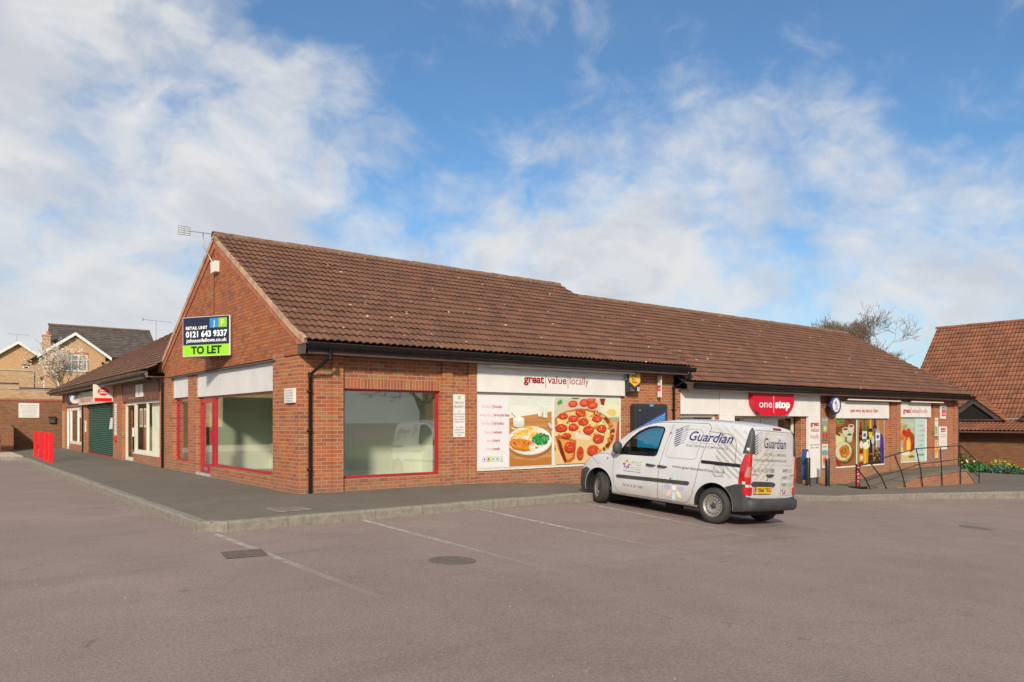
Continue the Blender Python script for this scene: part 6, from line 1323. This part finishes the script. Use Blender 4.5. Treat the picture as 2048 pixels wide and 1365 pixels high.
    paint = bpy.data.materials.new('van_paint'); paint.use_nodes = True; t = NT(paint.node_tree); b = t.n['Principled BSDF']; P = t.new('ShaderNodeTexCoord').outputs['Object']; x_, y_, z_ = t.sep(P)[:3]
    c = t.mix(t.mapr(t.noise(P, 3, 5), .3, .7), (.55, .57, .59, 1), (.60, .62, .64, 1))
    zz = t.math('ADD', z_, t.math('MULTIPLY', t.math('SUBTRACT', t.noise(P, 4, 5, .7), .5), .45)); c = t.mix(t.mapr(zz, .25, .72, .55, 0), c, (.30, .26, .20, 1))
    rr = t.mapr(x_, -.45, -.66, 0, 1); c = t.mix(t.math('MULTIPLY', rr, t.mapr(t.noise(P, 2.5, 5, .7), .35, .8, .15, .35)), c, (.52, .46, .37, 1))
    t.put(b.inputs['Base Color'], c); b.inputs['Roughness'].default_value = .38; b.inputs['Coat Weight'].default_value = .5; b.inputs['Coat Roughness'].default_value = .08
    dark = mat('wheel_well', (.015, .014, .013), .9); trim = mat('dark_trim', (.045, .047, .05), .6, var=.2, vscale=5); blk = M_BLACK
    body = mb.build('body', [paint, dark], None)
    me0 = body.data.copy()
    # cutters
    def cutter(poly, y0, y1, m, fn=lambda a, b, c: (a, c, b)):
        k = MB(); k.prism(poly, y0, y1, fn); o = k.build('cut', m, None); return o
    def apply_bool(o, cut, op='DIFFERENCE'):
        md = o.modifiers.new('b', 'BOOLEAN'); md.operation = op; md.solver = 'EXACT'; md.object = cut
        try: md.material_mode = 'TRANSFER'
        except Exception: pass
        dg = bpy.context.evaluated_depsgraph_get(); dg.update(); me = bpy.data.meshes.new_from_object(o.evaluated_get(dg)); o.modifiers.clear(); old = o.data; o.data = me
        bpy.data.objects.remove(cut)
    arch = lambda cx, r=.385, zc=.335: [(cx+r*math.cos(a), zc+r*math.sin(a)) for a in [2*math.pi*k/40 for k in range(40)]]
    for cx in (0, 2.72):
        for y0, y1 in ((.50, 1.2), (-1.2, -.50)): apply_bool(body, cutter(arch(cx), y0, y1, dark))
    WIN = [(2.15, 1.045), (2.19, 1.10), (2.08, 1.26), (1.95, 1.40), (1.80, 1.515), (1.62, 1.60), (1.45, 1.635), (1.29, 1.635), (1.235, 1.615), (1.215, 1.57), (1.29, 1.16), (1.31, 1.10), (1.36, 1.075)]
    holem = bpy.data.materials.new('hole')
    apply_bool(body, cutter(WIN[::-1], -1.3, 1.3, holem))
    apply_bool(body, cutter([(1.84, -.60), (2.50, -.70), (2.54, 0), (2.50, .70), (1.84, .60), (1.80, 0)], 1.02, 2.3, holem, lambda a, b, c: (a, b, c)))
    bm = bmesh.new(); bm.from_mesh(body.data); idx = [i for i, m in enumerate(body.data.materials) if m and m.name.startswith('hole')]
    bmesh.ops.delete(bm, geom=[f for f in bm.faces if f.material_index in idx], context='FACES'); bm.to_mesh(body.data); bm.free()
    body.parent = V
    for p in body.data.polygons: p.use_smooth = True
    # sharp edges stay crisp where the arches were cut
    try: body.data.set_sharp_from_angle(angle=math.radians(38))
    except Exception: pass
    # reference surface for projecting trim and lettering
    bmr = bmesh.new(); bmr.from_mesh(me0); bmesh.ops.triangulate(bmr, faces=bmr.faces); bvh = BVHTree.FromBMesh(bmr)
    def onside(x, z, off=0.0, s=1):
        hit = bvh.ray_cast(Vector((x, 2*s, z)), Vector((0, -s, 0)))
        if hit[0] is None: return Vector((x, .88*s, z))
        nn = hit[1]; nn = nn if nn.y*s > 0 else -nn; return hit[0]+nn*off
    def onrear(y, z, off=0.0):
        hit = bvh.ray_cast(Vector((-3, y, z)), Vector((1, 0, 0)))
        if hit[0] is None: return Vector((xr0, y, z))
        nn = hit[1]; nn = nn if nn.x < 0 else -nn; return hit[0]+nn*off
    Sd = lambda s=1: (lambda x, y, o: onside(-x, y, o, s))       # flat u axis runs towards the rear, so text reads from the left side
    Rr = lambda x, y, o: onrear(-x, y, o)                          # seen from behind: u axis to the right is -y
    # parts cut from an inflated copy of the body
    me_i = me0
    def region(name, poly, lo, hi, off, m, fn=lambda a, b, c: (a, c, b), label=None, parent=None, bevel=0.0):
        me = me0.copy(); nv = len(me.vertices); co = np.zeros(nv*3); no = np.zeros(nv*3); me.vertices.foreach_get('co', co); me.vertex_normals.foreach_get('vector', no); me.vertices.foreach_set('co', co+no*off); me.update()
        me.materials.clear(); me.materials.append(m); o = bpy.data.objects.new(name, me); COL.objects.link(o); apply_bool(o, cutter(poly, lo, hi, m, fn), 'INTERSECT')
        o.parent = parent or V
        # drop what is deep inside: keep the outer skin thickness only
        try: o.data.set_sharp_from_angle(angle=math.radians(35))
        except Exception: pass
        for p in o.data.polygons: p.use_smooth = True
        if label: o['label'] = label
        return o
    # rear bumper: low at the back, rising to the lamps and running to the wheel arch
    ra = [(.41*math.cos(a), .335+.41*math.sin(a)) for a in [math.radians(q) for q in (125, 135, 145, 155, 165, 175, 185)]]
    region('rear_bumper', [(-.9, .30), (-.9, .50), (-.66, .50), (-.60, .56), (-.585, .755), (-.43, .745)]+[(p[0], p[1]) for p in ra]+[(-.405, .28)], -1.2, 1.2, .022, trim)
    mb = MB()   # bumper step across the back
    prof = []
    for k in range(25):
        y = -.80+1.60*k/24; r = abs(y)/.88; prof.append((xr0-.075+.05*r**4+.06*max(0, (abs(y)-.70)/.1)**2*.6, y))
    sec = [(0.11, .50), (-.01, .50), (-.03, .47), (-.035, .40), (-.02, .33), (.02, .30), (.11, .30)]
    vs = [(x+a, y, z) for x, y in prof for a, z in sec]; m_ = len(sec); mb.add(vs, [(i*m_+k, i*m_+k+1, (i+1)*m_+k+1, (i+1)*m_+k) for i in range(24) for k in range(m_-1)]+[tuple(range(m_)), tuple(range(24*m_, 25*m_))], 0, True); put(mb, 'bumper_step', trim)
    fa = [(2.72+.41*math.cos(a), .335+.41*math.sin(a)) for a in [math.radians(q) for q in (-10, 0, 15, 30, 45, 52)]]
    region('front_bumper', [(3.9, .15), (3.9, .60), (3.32, .62), (3.10, .70)]+fa[::-1]+[(3.13, .15)], -1.2, 1.2, .018, trim)
    # taillights and dark pillars
    lamp_r = mat('lamp_red', (.45, .006, .006), .12, coat=1.0, var=.2, vscale=20); lamp_c = mat('lamp_clear', (.42, .16, .13), .1, coat=1.0)
    for s in (1, -1):
        lo, hi = (.66, 1.2) if s == 1 else (-1.2, -.66)
        tl = region('tail_light', [(-.9, .76), (-.9, 1.30), (-.60, 1.28), (-.53, 1.27), (-.485, 1.10), (-.475, .95), (-.475, .76)], (.725 if s == 1 else -1.2), (1.2 if s == 1 else -.725), .016, lamp_r)
        region('lamp_window', [(-.9, .88), (-.9, 1.06), (-.60, 1.06), (-.57, .88)], (.755 if s == 1 else -1.2), (1.2 if s == 1 else -.755), .019, lamp_c, parent=tl); bpy.context.view_layer.update()
        region('rear_pillar_trim', [(-.9, 1.285), (-.9, 1.77), (-.575, 1.80), (-.545, 1.78), (-.50, 1.40), (-.485, 1.285)], (.655 if s == 1 else -.9), (.9 if s == 1 else -.655), .014, trim)
        F = Flat((0, 0, 0), (1, 0, 0), (0, 0, 1), (0, 1, 0), fn=(lambda x, y, o, s=s: onside(-x, y, o, s)))
        # reflector in the bumper
        region('bumper_reflector', [(-.9, .58), (-.9, .71), (-.565, .71), (-.56, .60), (-.58, .58)], (.69 if s == 1 else -1.2), (1.2 if s == 1 else -.69), .027, lamp_r)
    for s in (1, -1):
        # windows: black seal, glass
        o_ = MB(); pts = WIN; cx, cz = sum(p[0] for p in pts)/len(pts), sum(p[1] for p in pts)/len(pts)
        def grow(p, k):
            d = Vector((p[0]-cx, p[1]-cz)); d.normalize(); return (p[0]+d.x*k, p[1]+d.y*k)
        dens = []
        for i in range(len(pts)):
            a, b_ = pts[i], pts[(i+1) % len(pts)]
            for k in range(4): dens.append((a[0]+(b_[0]-a[0])*k/4, a[1]+(b_[1]-a[1])*k/4))
        A = [onside(*grow(p, .012), .006, s) for p in dens]; Bq = [onside(*grow(p, -.022), .006, s) for p in dens]; Cq = [onside(*grow(p, -.022), -.02, s) for p in dens]; D_ = [onside(*grow(p, .012), -.005, s) for p in dens]; nn = len(dens)
        o_.add(D_+A+Bq+Cq, [(r*nn+k, r*nn+(k+1) % nn, (r+1)*nn+(k+1) % nn, (r+1)*nn+k) for r in range(3) for k in range(nn)]); wn = put(o_, 'window_seal', blk)
        gl = MB(); G = [onside(*grow(p, -.01), -.008, s) for p in dens]; gl.add(G+[onside(cx, cz, -.008, s)], [(k, (k+1) % nn, nn) for k in range(nn)], 0, True); gp = put(gl, 'window_glass', M_GLASSV, fix=False)
        # mirror
        mm = MB(); mx = 2.20; yy = .90
        prf = [(0.0, -.01), (.07, 0), (.105, .03), (.115, .07), (.10, .12), (.05, .16), (0, .17)]
        for k in range(1): mm.lathe(prf, (0, 0, 0), (1, 0, 0), 20)
        mv = [Vector((2.11+v[0]*.9, s*(1.0+v[1]*.95), 1.165+v[2]*1.1)) for v in mm.v]; mm.v = [tuple(q) for q in mv]; mir = put(mm, 'door_mirror', mat('dark_trim'), None)
        mm = MB(); mm.tube([(2.14, s*.86, 1.05), (2.16, s*.94, 1.08), (2.17, s*.99, 1.12)], .028, 8); mm.prism([(2.02, 1.035), (2.22, 1.035), (2.12, 1.20)], s*.80, s*.885, lambda a, b, c: (a, c, b)); put(mm, 'mirror_arm', blk)
        # side rub strips, sliding rail, handles
        region('rub_strip', [(.525, .615), (.50, .65), (.53, .685), (2.20, .635), (2.235, .61), (2.20, .575)], (.80 if s == 1 else -1.0), (1.0 if s == 1 else -.80), .018, trim)
        region('slide_rail', [(-.47, 1.035), (-.47, 1.095), (.30, 1.095), (.30, 1.035)], (.70 if s == 1 else -1.0), (1.0 if s == 1 else -.70), .004, mat('rail_black', (.01, .009, .009), .5))
        for hx in (1.40, 1.13):
            region('handle_recess', [(hx+.075*math.cos(a), .905+.036*math.sin(a)) for a in [2*math.pi*k/18 for k in range(18)]], (.8 if s == 1 else -1), (1 if s == 1 else -.8), .003, paint)
            hm = MB(); hm.tube([onside(hx-.10, .895, .0, s), onside(hx-.08, .895, .035, s), onside(hx, .897, .042, s), onside(hx+.08, .90, .035, s), onside(hx+.10, .90, .0, s)], [.014, .018, .019, .018, .014], 8); put(hm, 'door_handle', trim)
        # flank lines
    def lines(nm, fnp, polys, wd=.007, m='3a3c3e', parent=None):
        F = Flat((0, 0, 0), (1, 0, 0), (0, 0, 1), (0, 1, 0), fn=fnp); F.k = 1
        for p in polys:
            dn = []
            for a, b_ in zip(p[:-1], p[1:]):
                l = math.hypot(b_[0]-a[0], b_[1]-a[1]); kk = max(1, int(l/.03)); dn += [(a[0]+(b_[0]-a[0])*i/kk, a[1]+(b_[1]-a[1])*i/kk) for i in range(kk)]
            dn.append(p[-1]); F.line(dn, wd, m, lay=False)
        o = F.mb.build(nm, M_PRINT, None, fix=False); o.parent = V; return o
    def arc(cx, cz, r, a0, a1, n_=6): return [(cx+r*math.cos(math.radians(a0+(a1-a0)*k/n_)), cz+r*math.sin(math.radians(a0+(a1-a0)*k/n_))) for k in range(n_+1)]
    # u = -x on the left flank
    side = [
        [(-2.34, .99), (-2.33, .7), (-2.30, .45), (-2.20, .31), (-2.05, .28), (-1.20, .28)],                       # front door front and foot
        [(-2.34, .99), (-2.30, 1.03), (-2.22, 1.06)],
        [(-1.20, .28), (-1.205, .55), (-1.21, .90), (-1.14, 1.25), (-1.07, 1.55), (-1.03, 1.70)],                   # front door back edge
        [(-2.12, 1.33), (-1.95, 1.50), (-1.75, 1.62), (-1.5, 1.70), (-1.25, 1.73), (-1.03, 1.735), (-.6, 1.75), (-.30, 1.755), (-.24, 1.73), (-.215, 1.67), (-.25, 1.40), (-.32, 1.09), (-.38, .70), (-.45, .42), (-.52, .31), (-.62, .285), (-1.20, .28)],
        [(-.245, 1.615), (.10, 1.60)]+arc(.10, 1.35, .25, 90, 10)+[(.37, 1.10)],
        arc(.02, .98, .05, 180, 90)[::1]+[(.12, 1.03)]+arc(.12, .98, .05, 90, 0)+[(.17, .89)]+arc(.12, .89, .05, 0, -90)+[(.02, .84)]+arc(.02, .89, .05, 270, 180)+[(-.03, .98)],
        [(-2.72, .80), (-2.98, .93), (-3.10, .90), (-3.18, .80)], [(-2.34, 1.0), (-2.55, 1.03), (-2.85, .975), (-3.0, .955)],
    ]
    lines('left_panel_gaps', Sd(1), side)
    lines('right_panel_gaps', Sd(-1), side[:4])
    # pressed panel in the sliding door: light and shade of its edge painted as a grey line
    pn = [(.42, 1.12), (.36, 1.50), (.36, 1.58), (.40, 1.625), (.46, 1.635), (.94, 1.615), (.99, 1.59), (1.02, 1.52), (1.09, 1.16), (1.08, 1.10), (1.03, 1.075), (.48, 1.085)]
    lines('panel_edge_shading', Sd(1), [[(-a, b_) for a, b_ in pn+[pn[0]]]], .010, '9fa3a6')
    # ---- livery on the left flank (u runs to the rear)
    def stripes_region(F, bx0, bx1, dirs, rows):
        pass
    def flush(F, name):
        o = F.mb.build(name, M_PRINT, None, fix=False); o.parent = V
        G = Flat((0, 0, 0), (1, 0, 0), (0, 0, 1), (0, 1, 0), fn=F.fn, step=.0003); G.k = 3; return G
    F = Flat((0, 0, 0), (1, 0, 0), (0, 0, 1), (0, 1, 0), fn=Sd(1), step=.0003)
    def chev(F, x0, z0, ln, wd, col, sgn, clipb):
        """diagonal grey band from (x0,z0) going down-right (sgn=1) or down-left, cut to a box"""
        dx, dz = .80*sgn, -.60; a = (x0, z0); steps = max(1, int(ln/.06))
        for k in range(steps):
            p0 = (x0+dx*ln*k/steps, z0+dz*ln*k/steps); p1 = (x0+dx*ln*(k+1)/steps, z0+dz*ln*(k+1)/steps)
            q = [(p0[0], p0[1]), (p1[0], p1[1]), (p1[0], p1[1]-wd), (p0[0], p0[1]-wd)]; q = clip(q, *clipb)
            if len(q) > 2: F.poly(q if sgn > 0 else q[::-1], col, False)
    for k in range(8): chev(F, -.05+.0*k, 1.66-k*.105, .70, .048, 'a9aaa4' if k < 5 else 'b6b6b0', 1, (-.02, .475, .83, 1.74))
    F.k += .6
    for k in range(4): chev(F, -.16+k*.16, 1.775, .75, .042, 'bdbeb8', 1, (-.2, .50, 1.28, 1.75))
    F.k += .6
    for k in range(5): chev(F, -.22, 1.52-k*.10, .5, .04, 'cfcecb', 1, (-.22, -.02, 1.0, 1.7))
    F = flush(F, 'grey_bands')
    def shield(F, x, z, w_, h_, sgn=1):
        for k in range(8):
            zz = z+h_/2-k*h_/6.9; hw = w_/2*(1.0 if k < 4 else math.sqrt(max(0, 1-((k-4)/4.2)**2)))
            if hw < .02: continue
            m_ = 0.0; sl = .42
            F.line([(x-hw, zz-sl*hw*sgn-.01), (x+m_*sgn, zz)][::1], .018 if sgn == 1 else .012, '1c1f58', False) if sgn == 1 else F.line([(x-hw, zz-sl*hw), (x, zz)], .012, '2c2f66', False)
            F.line([(x, zz), (x+hw, zz+sl*hw)], .011, '7d80a0', False)
    shield(F, -.82, 1.50, .27, .30); F = flush(F, 'shield_emblem')
    F.text('Guardian', -.635, 1.43, .172, '24266a', .012, .30, w=.90, al='L', lay=False, slope=0)
    F.line([(-.66+k*.09, 1.395) for k in range(11)], .006, '9a9a9c', False)
    F.text('ELECTRICAL COMPLIANCE', -.67, 1.315, .040, '6a6b6e', .004, w=.86, al='L', lay=False)
    F = flush(F, 'firm_name_lettering')
    F.text('www.guardianelectrical.co.uk', -.91, .90, .052, '4c4d50', .006, w=1.12, al='L', lay=False)
    F = flush(F, 'web_address_lettering')
    F.text('Tel: 0114 257 2080', -2.06, .425, .048, '6a6862', .006, w=.50, al='L', lay=False)
    F = flush(F, 'phone_lettering')
    def flower(F, x, z, r, cols, soft=False):
        for k in range(8):
            a = math.pi/2+k*math.pi/4; cx_, cz_ = x+math.cos(a)*r*.66, z+math.sin(a)*r*.66
            F.ell(cx_, cz_, r*.34, r*.17, cols[k % len(cols)], 12, a, 0, False)
    flower(F, -1.99, .855, .10, ('2c8cd0', 'e8a63c', '303878', 'd8305c', '2c8cd0', '303878', 'd84070', 'f0b84c'))
    F = flush(F, 'small_petal_emblem')
    flower(F, -.83, .53, .235, ('b5dbe2', 'dfe2dc', 'b3aed0', 'e6bcc0', 'bfe0e0', 'eed7c0', 'b3aed0', 'e8bcc4'))
    F.k += 1; F.ell(-.83, .53, .05, .05, 'e2e4e6', 14, lay=False); F = flush(F, 'large_petal_emblem')
    F.text('PTSG', -1.87, .845, .085, '7ab648', -.004, w=.235, al='L', lay=False); F.text('premier technical', -1.87, .80, .022, '9a9aa2', 0, w=.235, al='L', lay=False); F.text('services group', -1.87, .765, .022, '9a9aa2', 0, w=.235, al='L', lay=False); F.text('Niche Specialist Service Provider', -2.06, .715, .024, '4a4a4c', .01, w=.43, al='L', lay=False)
    flush(F, 'group_logo_lettering')
    # ---- rear doors
    # u = -y ; y centre shift already included
    lines('rear_door_gaps', Rr, [[(-.72, 1.20), (-.735, .62), (-.72, .54), (-.66, .515), (.66, .515), (.72, .54), (.735, .62), (.735, 1.2), (.68, 1.62)], [(-.72, 1.2), (-.67, 1.66), (-.60, 1.70), (.60, 1.70), (.66, 1.66), (.69, 1.55)], [(.255, .515), (.25, .9)]], .007, '55575a')
    lines('rear_window_outline', Rr, [[(-.62, 1.60), (-.56, 1.655), (.52, 1.655), (.60, 1.60), (.655, 1.20), (.62, 1.13), (.56, 1.11), (-.50, 1.11)]], .006, 'b0aca4')
    region('high_brake_light', [(-y, z) for y, z in ((-.05, 1.725), (.22, 1.725), (.22, 1.765), (-.05, 1.765))], -.9, -.45, .008, mat('brake_red', (.22, .01, .02), .25), fn=lambda a, b, c: (c, a, b))
    F = Flat((0, 0, 0), (1, 0, 0), (0, 0, 1), (0, 1, 0), fn=Rr, step=.0003)
    for k in range(7): chev(F, -.18+.03*k, 1.73-k*.115, .75, .052, 'b9b3a4' if k > 1 else 'bfb9ac', -1, (-.72, .05, .84, 1.72))
    F = flush(F, 'grey_bands')
    # mirrored shield
    for k in range(8):
        w_, h_ = .25, .30; x, z = -.55, 1.47; zz = z+h_/2-k*h_/6.9; hw = w_/2*(1.0 if k < 4 else math.sqrt(max(0, 1-((k-4)/4.2)**2)))
        if hw < .02: continue
        F.line([(x-hw, zz-.5*hw), (x, zz)], .018, '24265a', False); F.line([(x, zz), (x+hw, zz+.5*hw)], .011, '8e8e9a', False)
    F = flush(F, 'shield_emblem')
    F.text('Guardian', -.37, 1.40, .18, '2a2b5c', .010, .12, w=.74, al='L', lay=False); F.line([(-.36+k*.09, 1.355) for k in range(9)], .006, 'a5a198', False)
    F.text('ELECTRICAL COMPLIANCE', -.36, 1.265, .05, '7c7972', .003, w=.74, al='L', lay=False)
    F = flush(F, 'firm_name_lettering')
    F.text('www.guardianelectrical.co.uk', -.66, 1.165, .055, '66645e', .004, w=1.06, al='L', lay=False)
    F = flush(F, 'web_address_lettering')
    F.text('Tel: 0114 257 2080', -.70, .975, .07, '66645e', .006, w=.70, al='L', lay=False)
    F = flush(F, 'phone_lettering')
    for k, q in enumerate(('PEOPLE', 'PLACES', 'SYSTEMS')):
        F.text('SAFE', .285, .985-k*.125, .055, '6a6a68', .02, w=.155, al='L', lay=False); F.text(q, .45, .985-k*.125, .055, 'a5a29a', -.006, w=(.19, .19, .22)[k], al='L', lay=False)
    F = flush(F, 'slogan_lettering')
    F.text('CITAN', -.70, .915, .03, '55565a', .02, w=.17, al='L', lay=False); F = flush(F, 'model_lettering'); F.text('109 CDI', .56, .915, .026, '55565a', .02, w=.15, al='L', lay=False)
    F = flush(F, 'model_lettering')
    flower(F, .37, .655, .085, ('4c9cd0', 'e8a63c', '303878', 'd8305c', '2c8cd0', '303878', 'd84070', 'f0b84c')); F.text('PTSG', .47, .655, .085, '9ac070', -.006, w=.20, al='L', lay=False); F.text('premier technical', .47, .615, .02, 'a9a9a6', 0, w=.2, al='L', lay=False); F.text('Niche Specialist Service', .30, .565, .02, '8a8a8a', .0, w=.36, al='L', lay=False)
    flush(F, 'group_logo_lettering')
    # plate, bar, handle, badge
    xq = onrear(.36, .66).x
    mb = MB(); mb.prism([(.10, .60), (.66, .60), (.66, .725), (.10, .725)], xq-.022, xq-.008, lambda a, b, c: (c, a-.02, b)); npl = put(mb, 'number_plate', mat('plate_yellow', (.80, .47, .03), .35), None, .004)
    F = Flat((xq-.0225, 0, 0), (0, -1, 0), (0, 0, 1), (-1, 0, 0), step=.0006); F.rect(-.64, .602, -.585, .723, '2360b4'); F.text('YB68 TKU', -.325, .632, .068, '1c1a10', .022, w=.465); F.text('GB', -.61, .615, .022, 'e0e6f0', .01); F.rect(-.5, .598, -.16, .606, '2a2418', lay=False); o = F.mb.build('plate_lettering', M_PRINT, None, fix=False); o.parent = npl
    mb = MB(); mb.prism([(.02, .745), (.08, .725), (.68, .735), (.74, .76), (.72, .80), (.66, .815), (.12, .805), (.03, .78)], xq-.035, xq+.01, lambda a, b, c: (c, a-.03, b)); put(mb, 'plate_light_bar', trim, None, .008)
    mb = MB(); mb.tube([onrear(.26, .925, 0), onrear(.25, .925, .03), onrear(.17, .927, .038), onrear(.09, .925, .03), onrear(.08, .925, 0)], [.014, .02, .022, .02, .014], 8); put(mb, 'rear_handle', trim)
    region('handle_recess', [(.17+.07*math.cos(a), .94+.035*math.sin(a)) for a in [2*math.pi*k/18 for k in range(18)]], -.9, -.4, .003, paint, fn=lambda a, b, c: (c, a, b))
    mb = MB(); mb.lathe([(0, .012), (.022, .008), (.026, 0)], onrear(.235, .85, .0), (-1, 0, 0), 14); put(mb, 'lock_badge', M_METAL)
    mb = MB()
    for s in (1, -1):
        for z in (.62, .78, 1.36): c_ = onside(-.56, z, .0, s); mb.box(c_.x-.03, c_.x+.02, c_.y-.01, c_.y+.02, z-.025, z+.025)
    put(mb, 'door_hinge', M_UPVC, None, .004)
    # small fittings
    mb = MB(); mb.lathe([(0, .012), (.02, .008), (.024, 0)], onside(2.50, .93), (0, 1, 0), 12); put(mb, 'side_repeater', lamp_c)
    mb = MB(); mb.lathe([(0, .006), (.014, .004), (.02, 0)], onside(.93, .69), (0, 1, 0), 12); put(mb, 'slide_lock', trim)
    for s in (1, -1): region('headlight', [(3.05, .93), (3.12, .945), (3.36, .80), (3.38, .70), (3.28, .70), (3.20, .76)], (.5 if s == 1 else -1), (1 if s == 1 else -.5), .008, mat('headlight_glass', (.55, .56, .55), .1, coat=1))
    # windscreen patch
    def ontop(x, y, off):
        hit = bvh.ray_cast(Vector((x, y, 4)), Vector((0, 0, -1))); nn = hit[1] if hit[1].z > 0 else -hit[1]; return hit[0]+nn*off
    mb = MB(); G = [[ontop(1.79+.76*i/8, (-1+j/6)*(.61+.10*i/8), -.004) for j in range(13)] for i in range(9)]; mb.add([p for r in G for p in r], [(i*13+j, i*13+j+1, (i+1)*13+j+1, (i+1)*13+j) for i in range(8) for j in range(12)], 0, True); put(mb, 'windscreen', M_GLASSV, fix=False)
    mb = MB(); ed = [(1.78, y) for y in np.linspace(-.60, .60, 9)]+[(x, .60+.11*(x-1.78)/.78) for x in np.linspace(1.86, 2.48, 6)]+[(2.56, y) for y in np.linspace(.71, -.71, 11)]+[(x, -.60-.11*(x-1.78)/.78) for x in np.linspace(2.48, 1.86, 6)]
    mid = Vector((2.17, 0)); A = [ontop(*(mid+(Vector(p)-mid)*1.02), .004) for p in ed]; Bq = [ontop(*(mid+(Vector(p)-mid)*.93), .004) for p in ed]; nn = len(ed); mb.add(A+Bq, [(k, (k+1) % nn, nn+(k+1) % nn, nn+k) for k in range(nn)]); put(mb, 'windscreen_seal', blk, fix=False)
    mb = MB(); mb.box(.25, .55, -.62, -.66, 1.842, 1.85); mb.tube([(1.05, -.0, 1.83), (.98, 0, 1.87)], .012, 6); put(mb, 'roof_aerial_base', blk)
    # sills
    for s in (1, -1): region('sill', [(.36, .20), (.36, .272), (2.34, .272), (2.34, .20)], (.6 if s == 1 else -1), (1 if s == 1 else -.6), .004, mat('dirty_sill', (.30, .28, .24), .6, var=.2))
    # cab interior
    mb = MB(); mb.box(1.05, 1.08, -.80, .80, .35, 1.55); mb.box(.4, 2.7, -.8, .8, .30, .36); put(mb, 'bulkhead', mat('cab_grey', (.10, .105, .11), .8))
    mb = MB(); mb.prism([(2.12, .9), (2.6, .9), (2.55, 1.08), (2.22, 1.10)], -.80, .80, lambda a, b, c: (a, c, b)); put(mb, 'dashboard', mat('cab_black', (.02, .02, .022), .7), None, .02)
    for y in (.40, -.40):
        mb = MB(); mb.prism([(1.15, .5), (1.60, .5), (1.62, .78), (1.32, .80), (1.15, 1.15)], y-.24, y+.24, lambda a, b, c: (a, c, b)); mb.prism([(1.14, 1.10), (1.24, 1.10), (1.20, 1.34), (1.12, 1.34)], y-.12, y+.12, lambda a, b, c: (a, c, b)); put(mb, 'seat', mat('cab_grey'), None, .03)
    mb = MB(); mb.lathe([(.17, -.012), (.185, 0), (.17, .012), (.155, 0), (.17, -.012)], (2.05, -.40, 1.08), (-.9, 0, .5), 28); put(mb, 'steering_wheel', mat('cab_black'))
    mb = MB(); mb.box(-.5, 3.2, -.7, .7, .20, .29); mb.tube([(.9, .5, .17), (1.25, .5, .17)], .06, 8); put(mb, 'underbody', dark)
    # ---- wheels
    tyre_m = mat('tyre_rubber', (.035, .033, .031), .75, var=.25, vscale=8, bump=.3, bscale=90); rim_m = mat('steel_rim', (.34, .33, .31), .45, .55, var=.15, vscale=6, dirt=((.20, .17, .13), 5, .6))
    def wheel(x, y, s, steer=0.0):
        W = bpy.data.objects.new('wheel', None); COL.objects.link(W); W.parent = V; W.location = (x, y, .315); W.rotation_euler = (0, 0, steer); W.empty_display_size = .1
        tw, R_, ri = .0975, .317, .196
        pr = [(ri, -tw+.02), (ri+.02, -tw), (ri+.055, -tw-.004), (R_-.04, -tw+.002), (R_-.012, -tw+.022), (R_-.002, -tw+.04)]
        for a, b_ in ((-.055, -.049), (-.02, -.014), (.014, .02), (.049, .055)): pr += [(R_, a), (R_-.008, a), (R_-.008, b_), (R_, b_)]
        pr += [(R_-.002, tw-.04), (R_-.012, tw-.022), (R_-.04, tw-.002), (ri+.055, tw+.004), (ri+.02, tw), (ri, tw-.02)]
        mb = MB(); mb.lathe([(r, h_*s) for r, h_ in pr], (0, 0, 0), (0, 1, 0), 56); o = mb.build('tyre', tyre_m); o.parent = W
        rp = [(ri+.004, .085), (ri-.012, .090), (ri-.018, .070), (ri-.03, .058), (ri-.045, .060), (.135, .072), (.115, .066), (.085, .042), (.07, .046), (.055, .046), (0, .046)]
        mb = MB(); mb.lathe([(r, h_*s) for r, h_ in rp], (0, 0, 0), (0, 1, 0), 56); mb.lathe([(ri, -.09*s), (ri-.03, -.05*s), (ri-.03, .058*s)], (0, 0, 0), (0, 1, 0), 40); ro = mb.build('rim', rim_m); ro.parent = W
        mb = MB()
        for k in range(16):
            a = 2*math.pi*k/16; c_ = Vector((.146*math.cos(a), (.0675)*s, .146*math.sin(a))); u = Vector((-math.sin(a), 0, math.cos(a)))*.010; v = Vector((math.cos(a), 0, math.sin(a)))*.0125
            mb.add([c_+u*math.cos(q)+v*math.sin(q)+Vector((0, .0035*s, 0)) for q in [2*math.pi*j/10 for j in range(10)]], [tuple(range(10))])
        o = mb.build('rim_hole', mat('black_void'), None, fix=False); o.parent = ro
        mb = MB(); mb.lathe([(.046, .046*s), (.044, .062*s), (.036, .068*s), (0, .070*s)], (0, 0, 0), (0, 1, 0), 20)
        for k in range(5): a = 2*math.pi*k/5; mb.lathe([(.010, .046*s), (.010, .058*s), (0, .060*s)], (.058*math.cos(a), 0, .058*math.sin(a)), (0, 1, 0), 6)
        o = mb.build('hub_cap', trim); o.parent = W
    wheel(0, .775, 1); wheel(0, -.775, -1); wheel(2.72, .765, 1, math.radians(-31)); wheel(2.72, -.765, -1, math.radians(-31))
    bpy.data.meshes.remove(me0); bmr.free()
van()
for m in [m for m in bpy.data.materials if m.users == 0]: bpy.data.materials.remove(m)
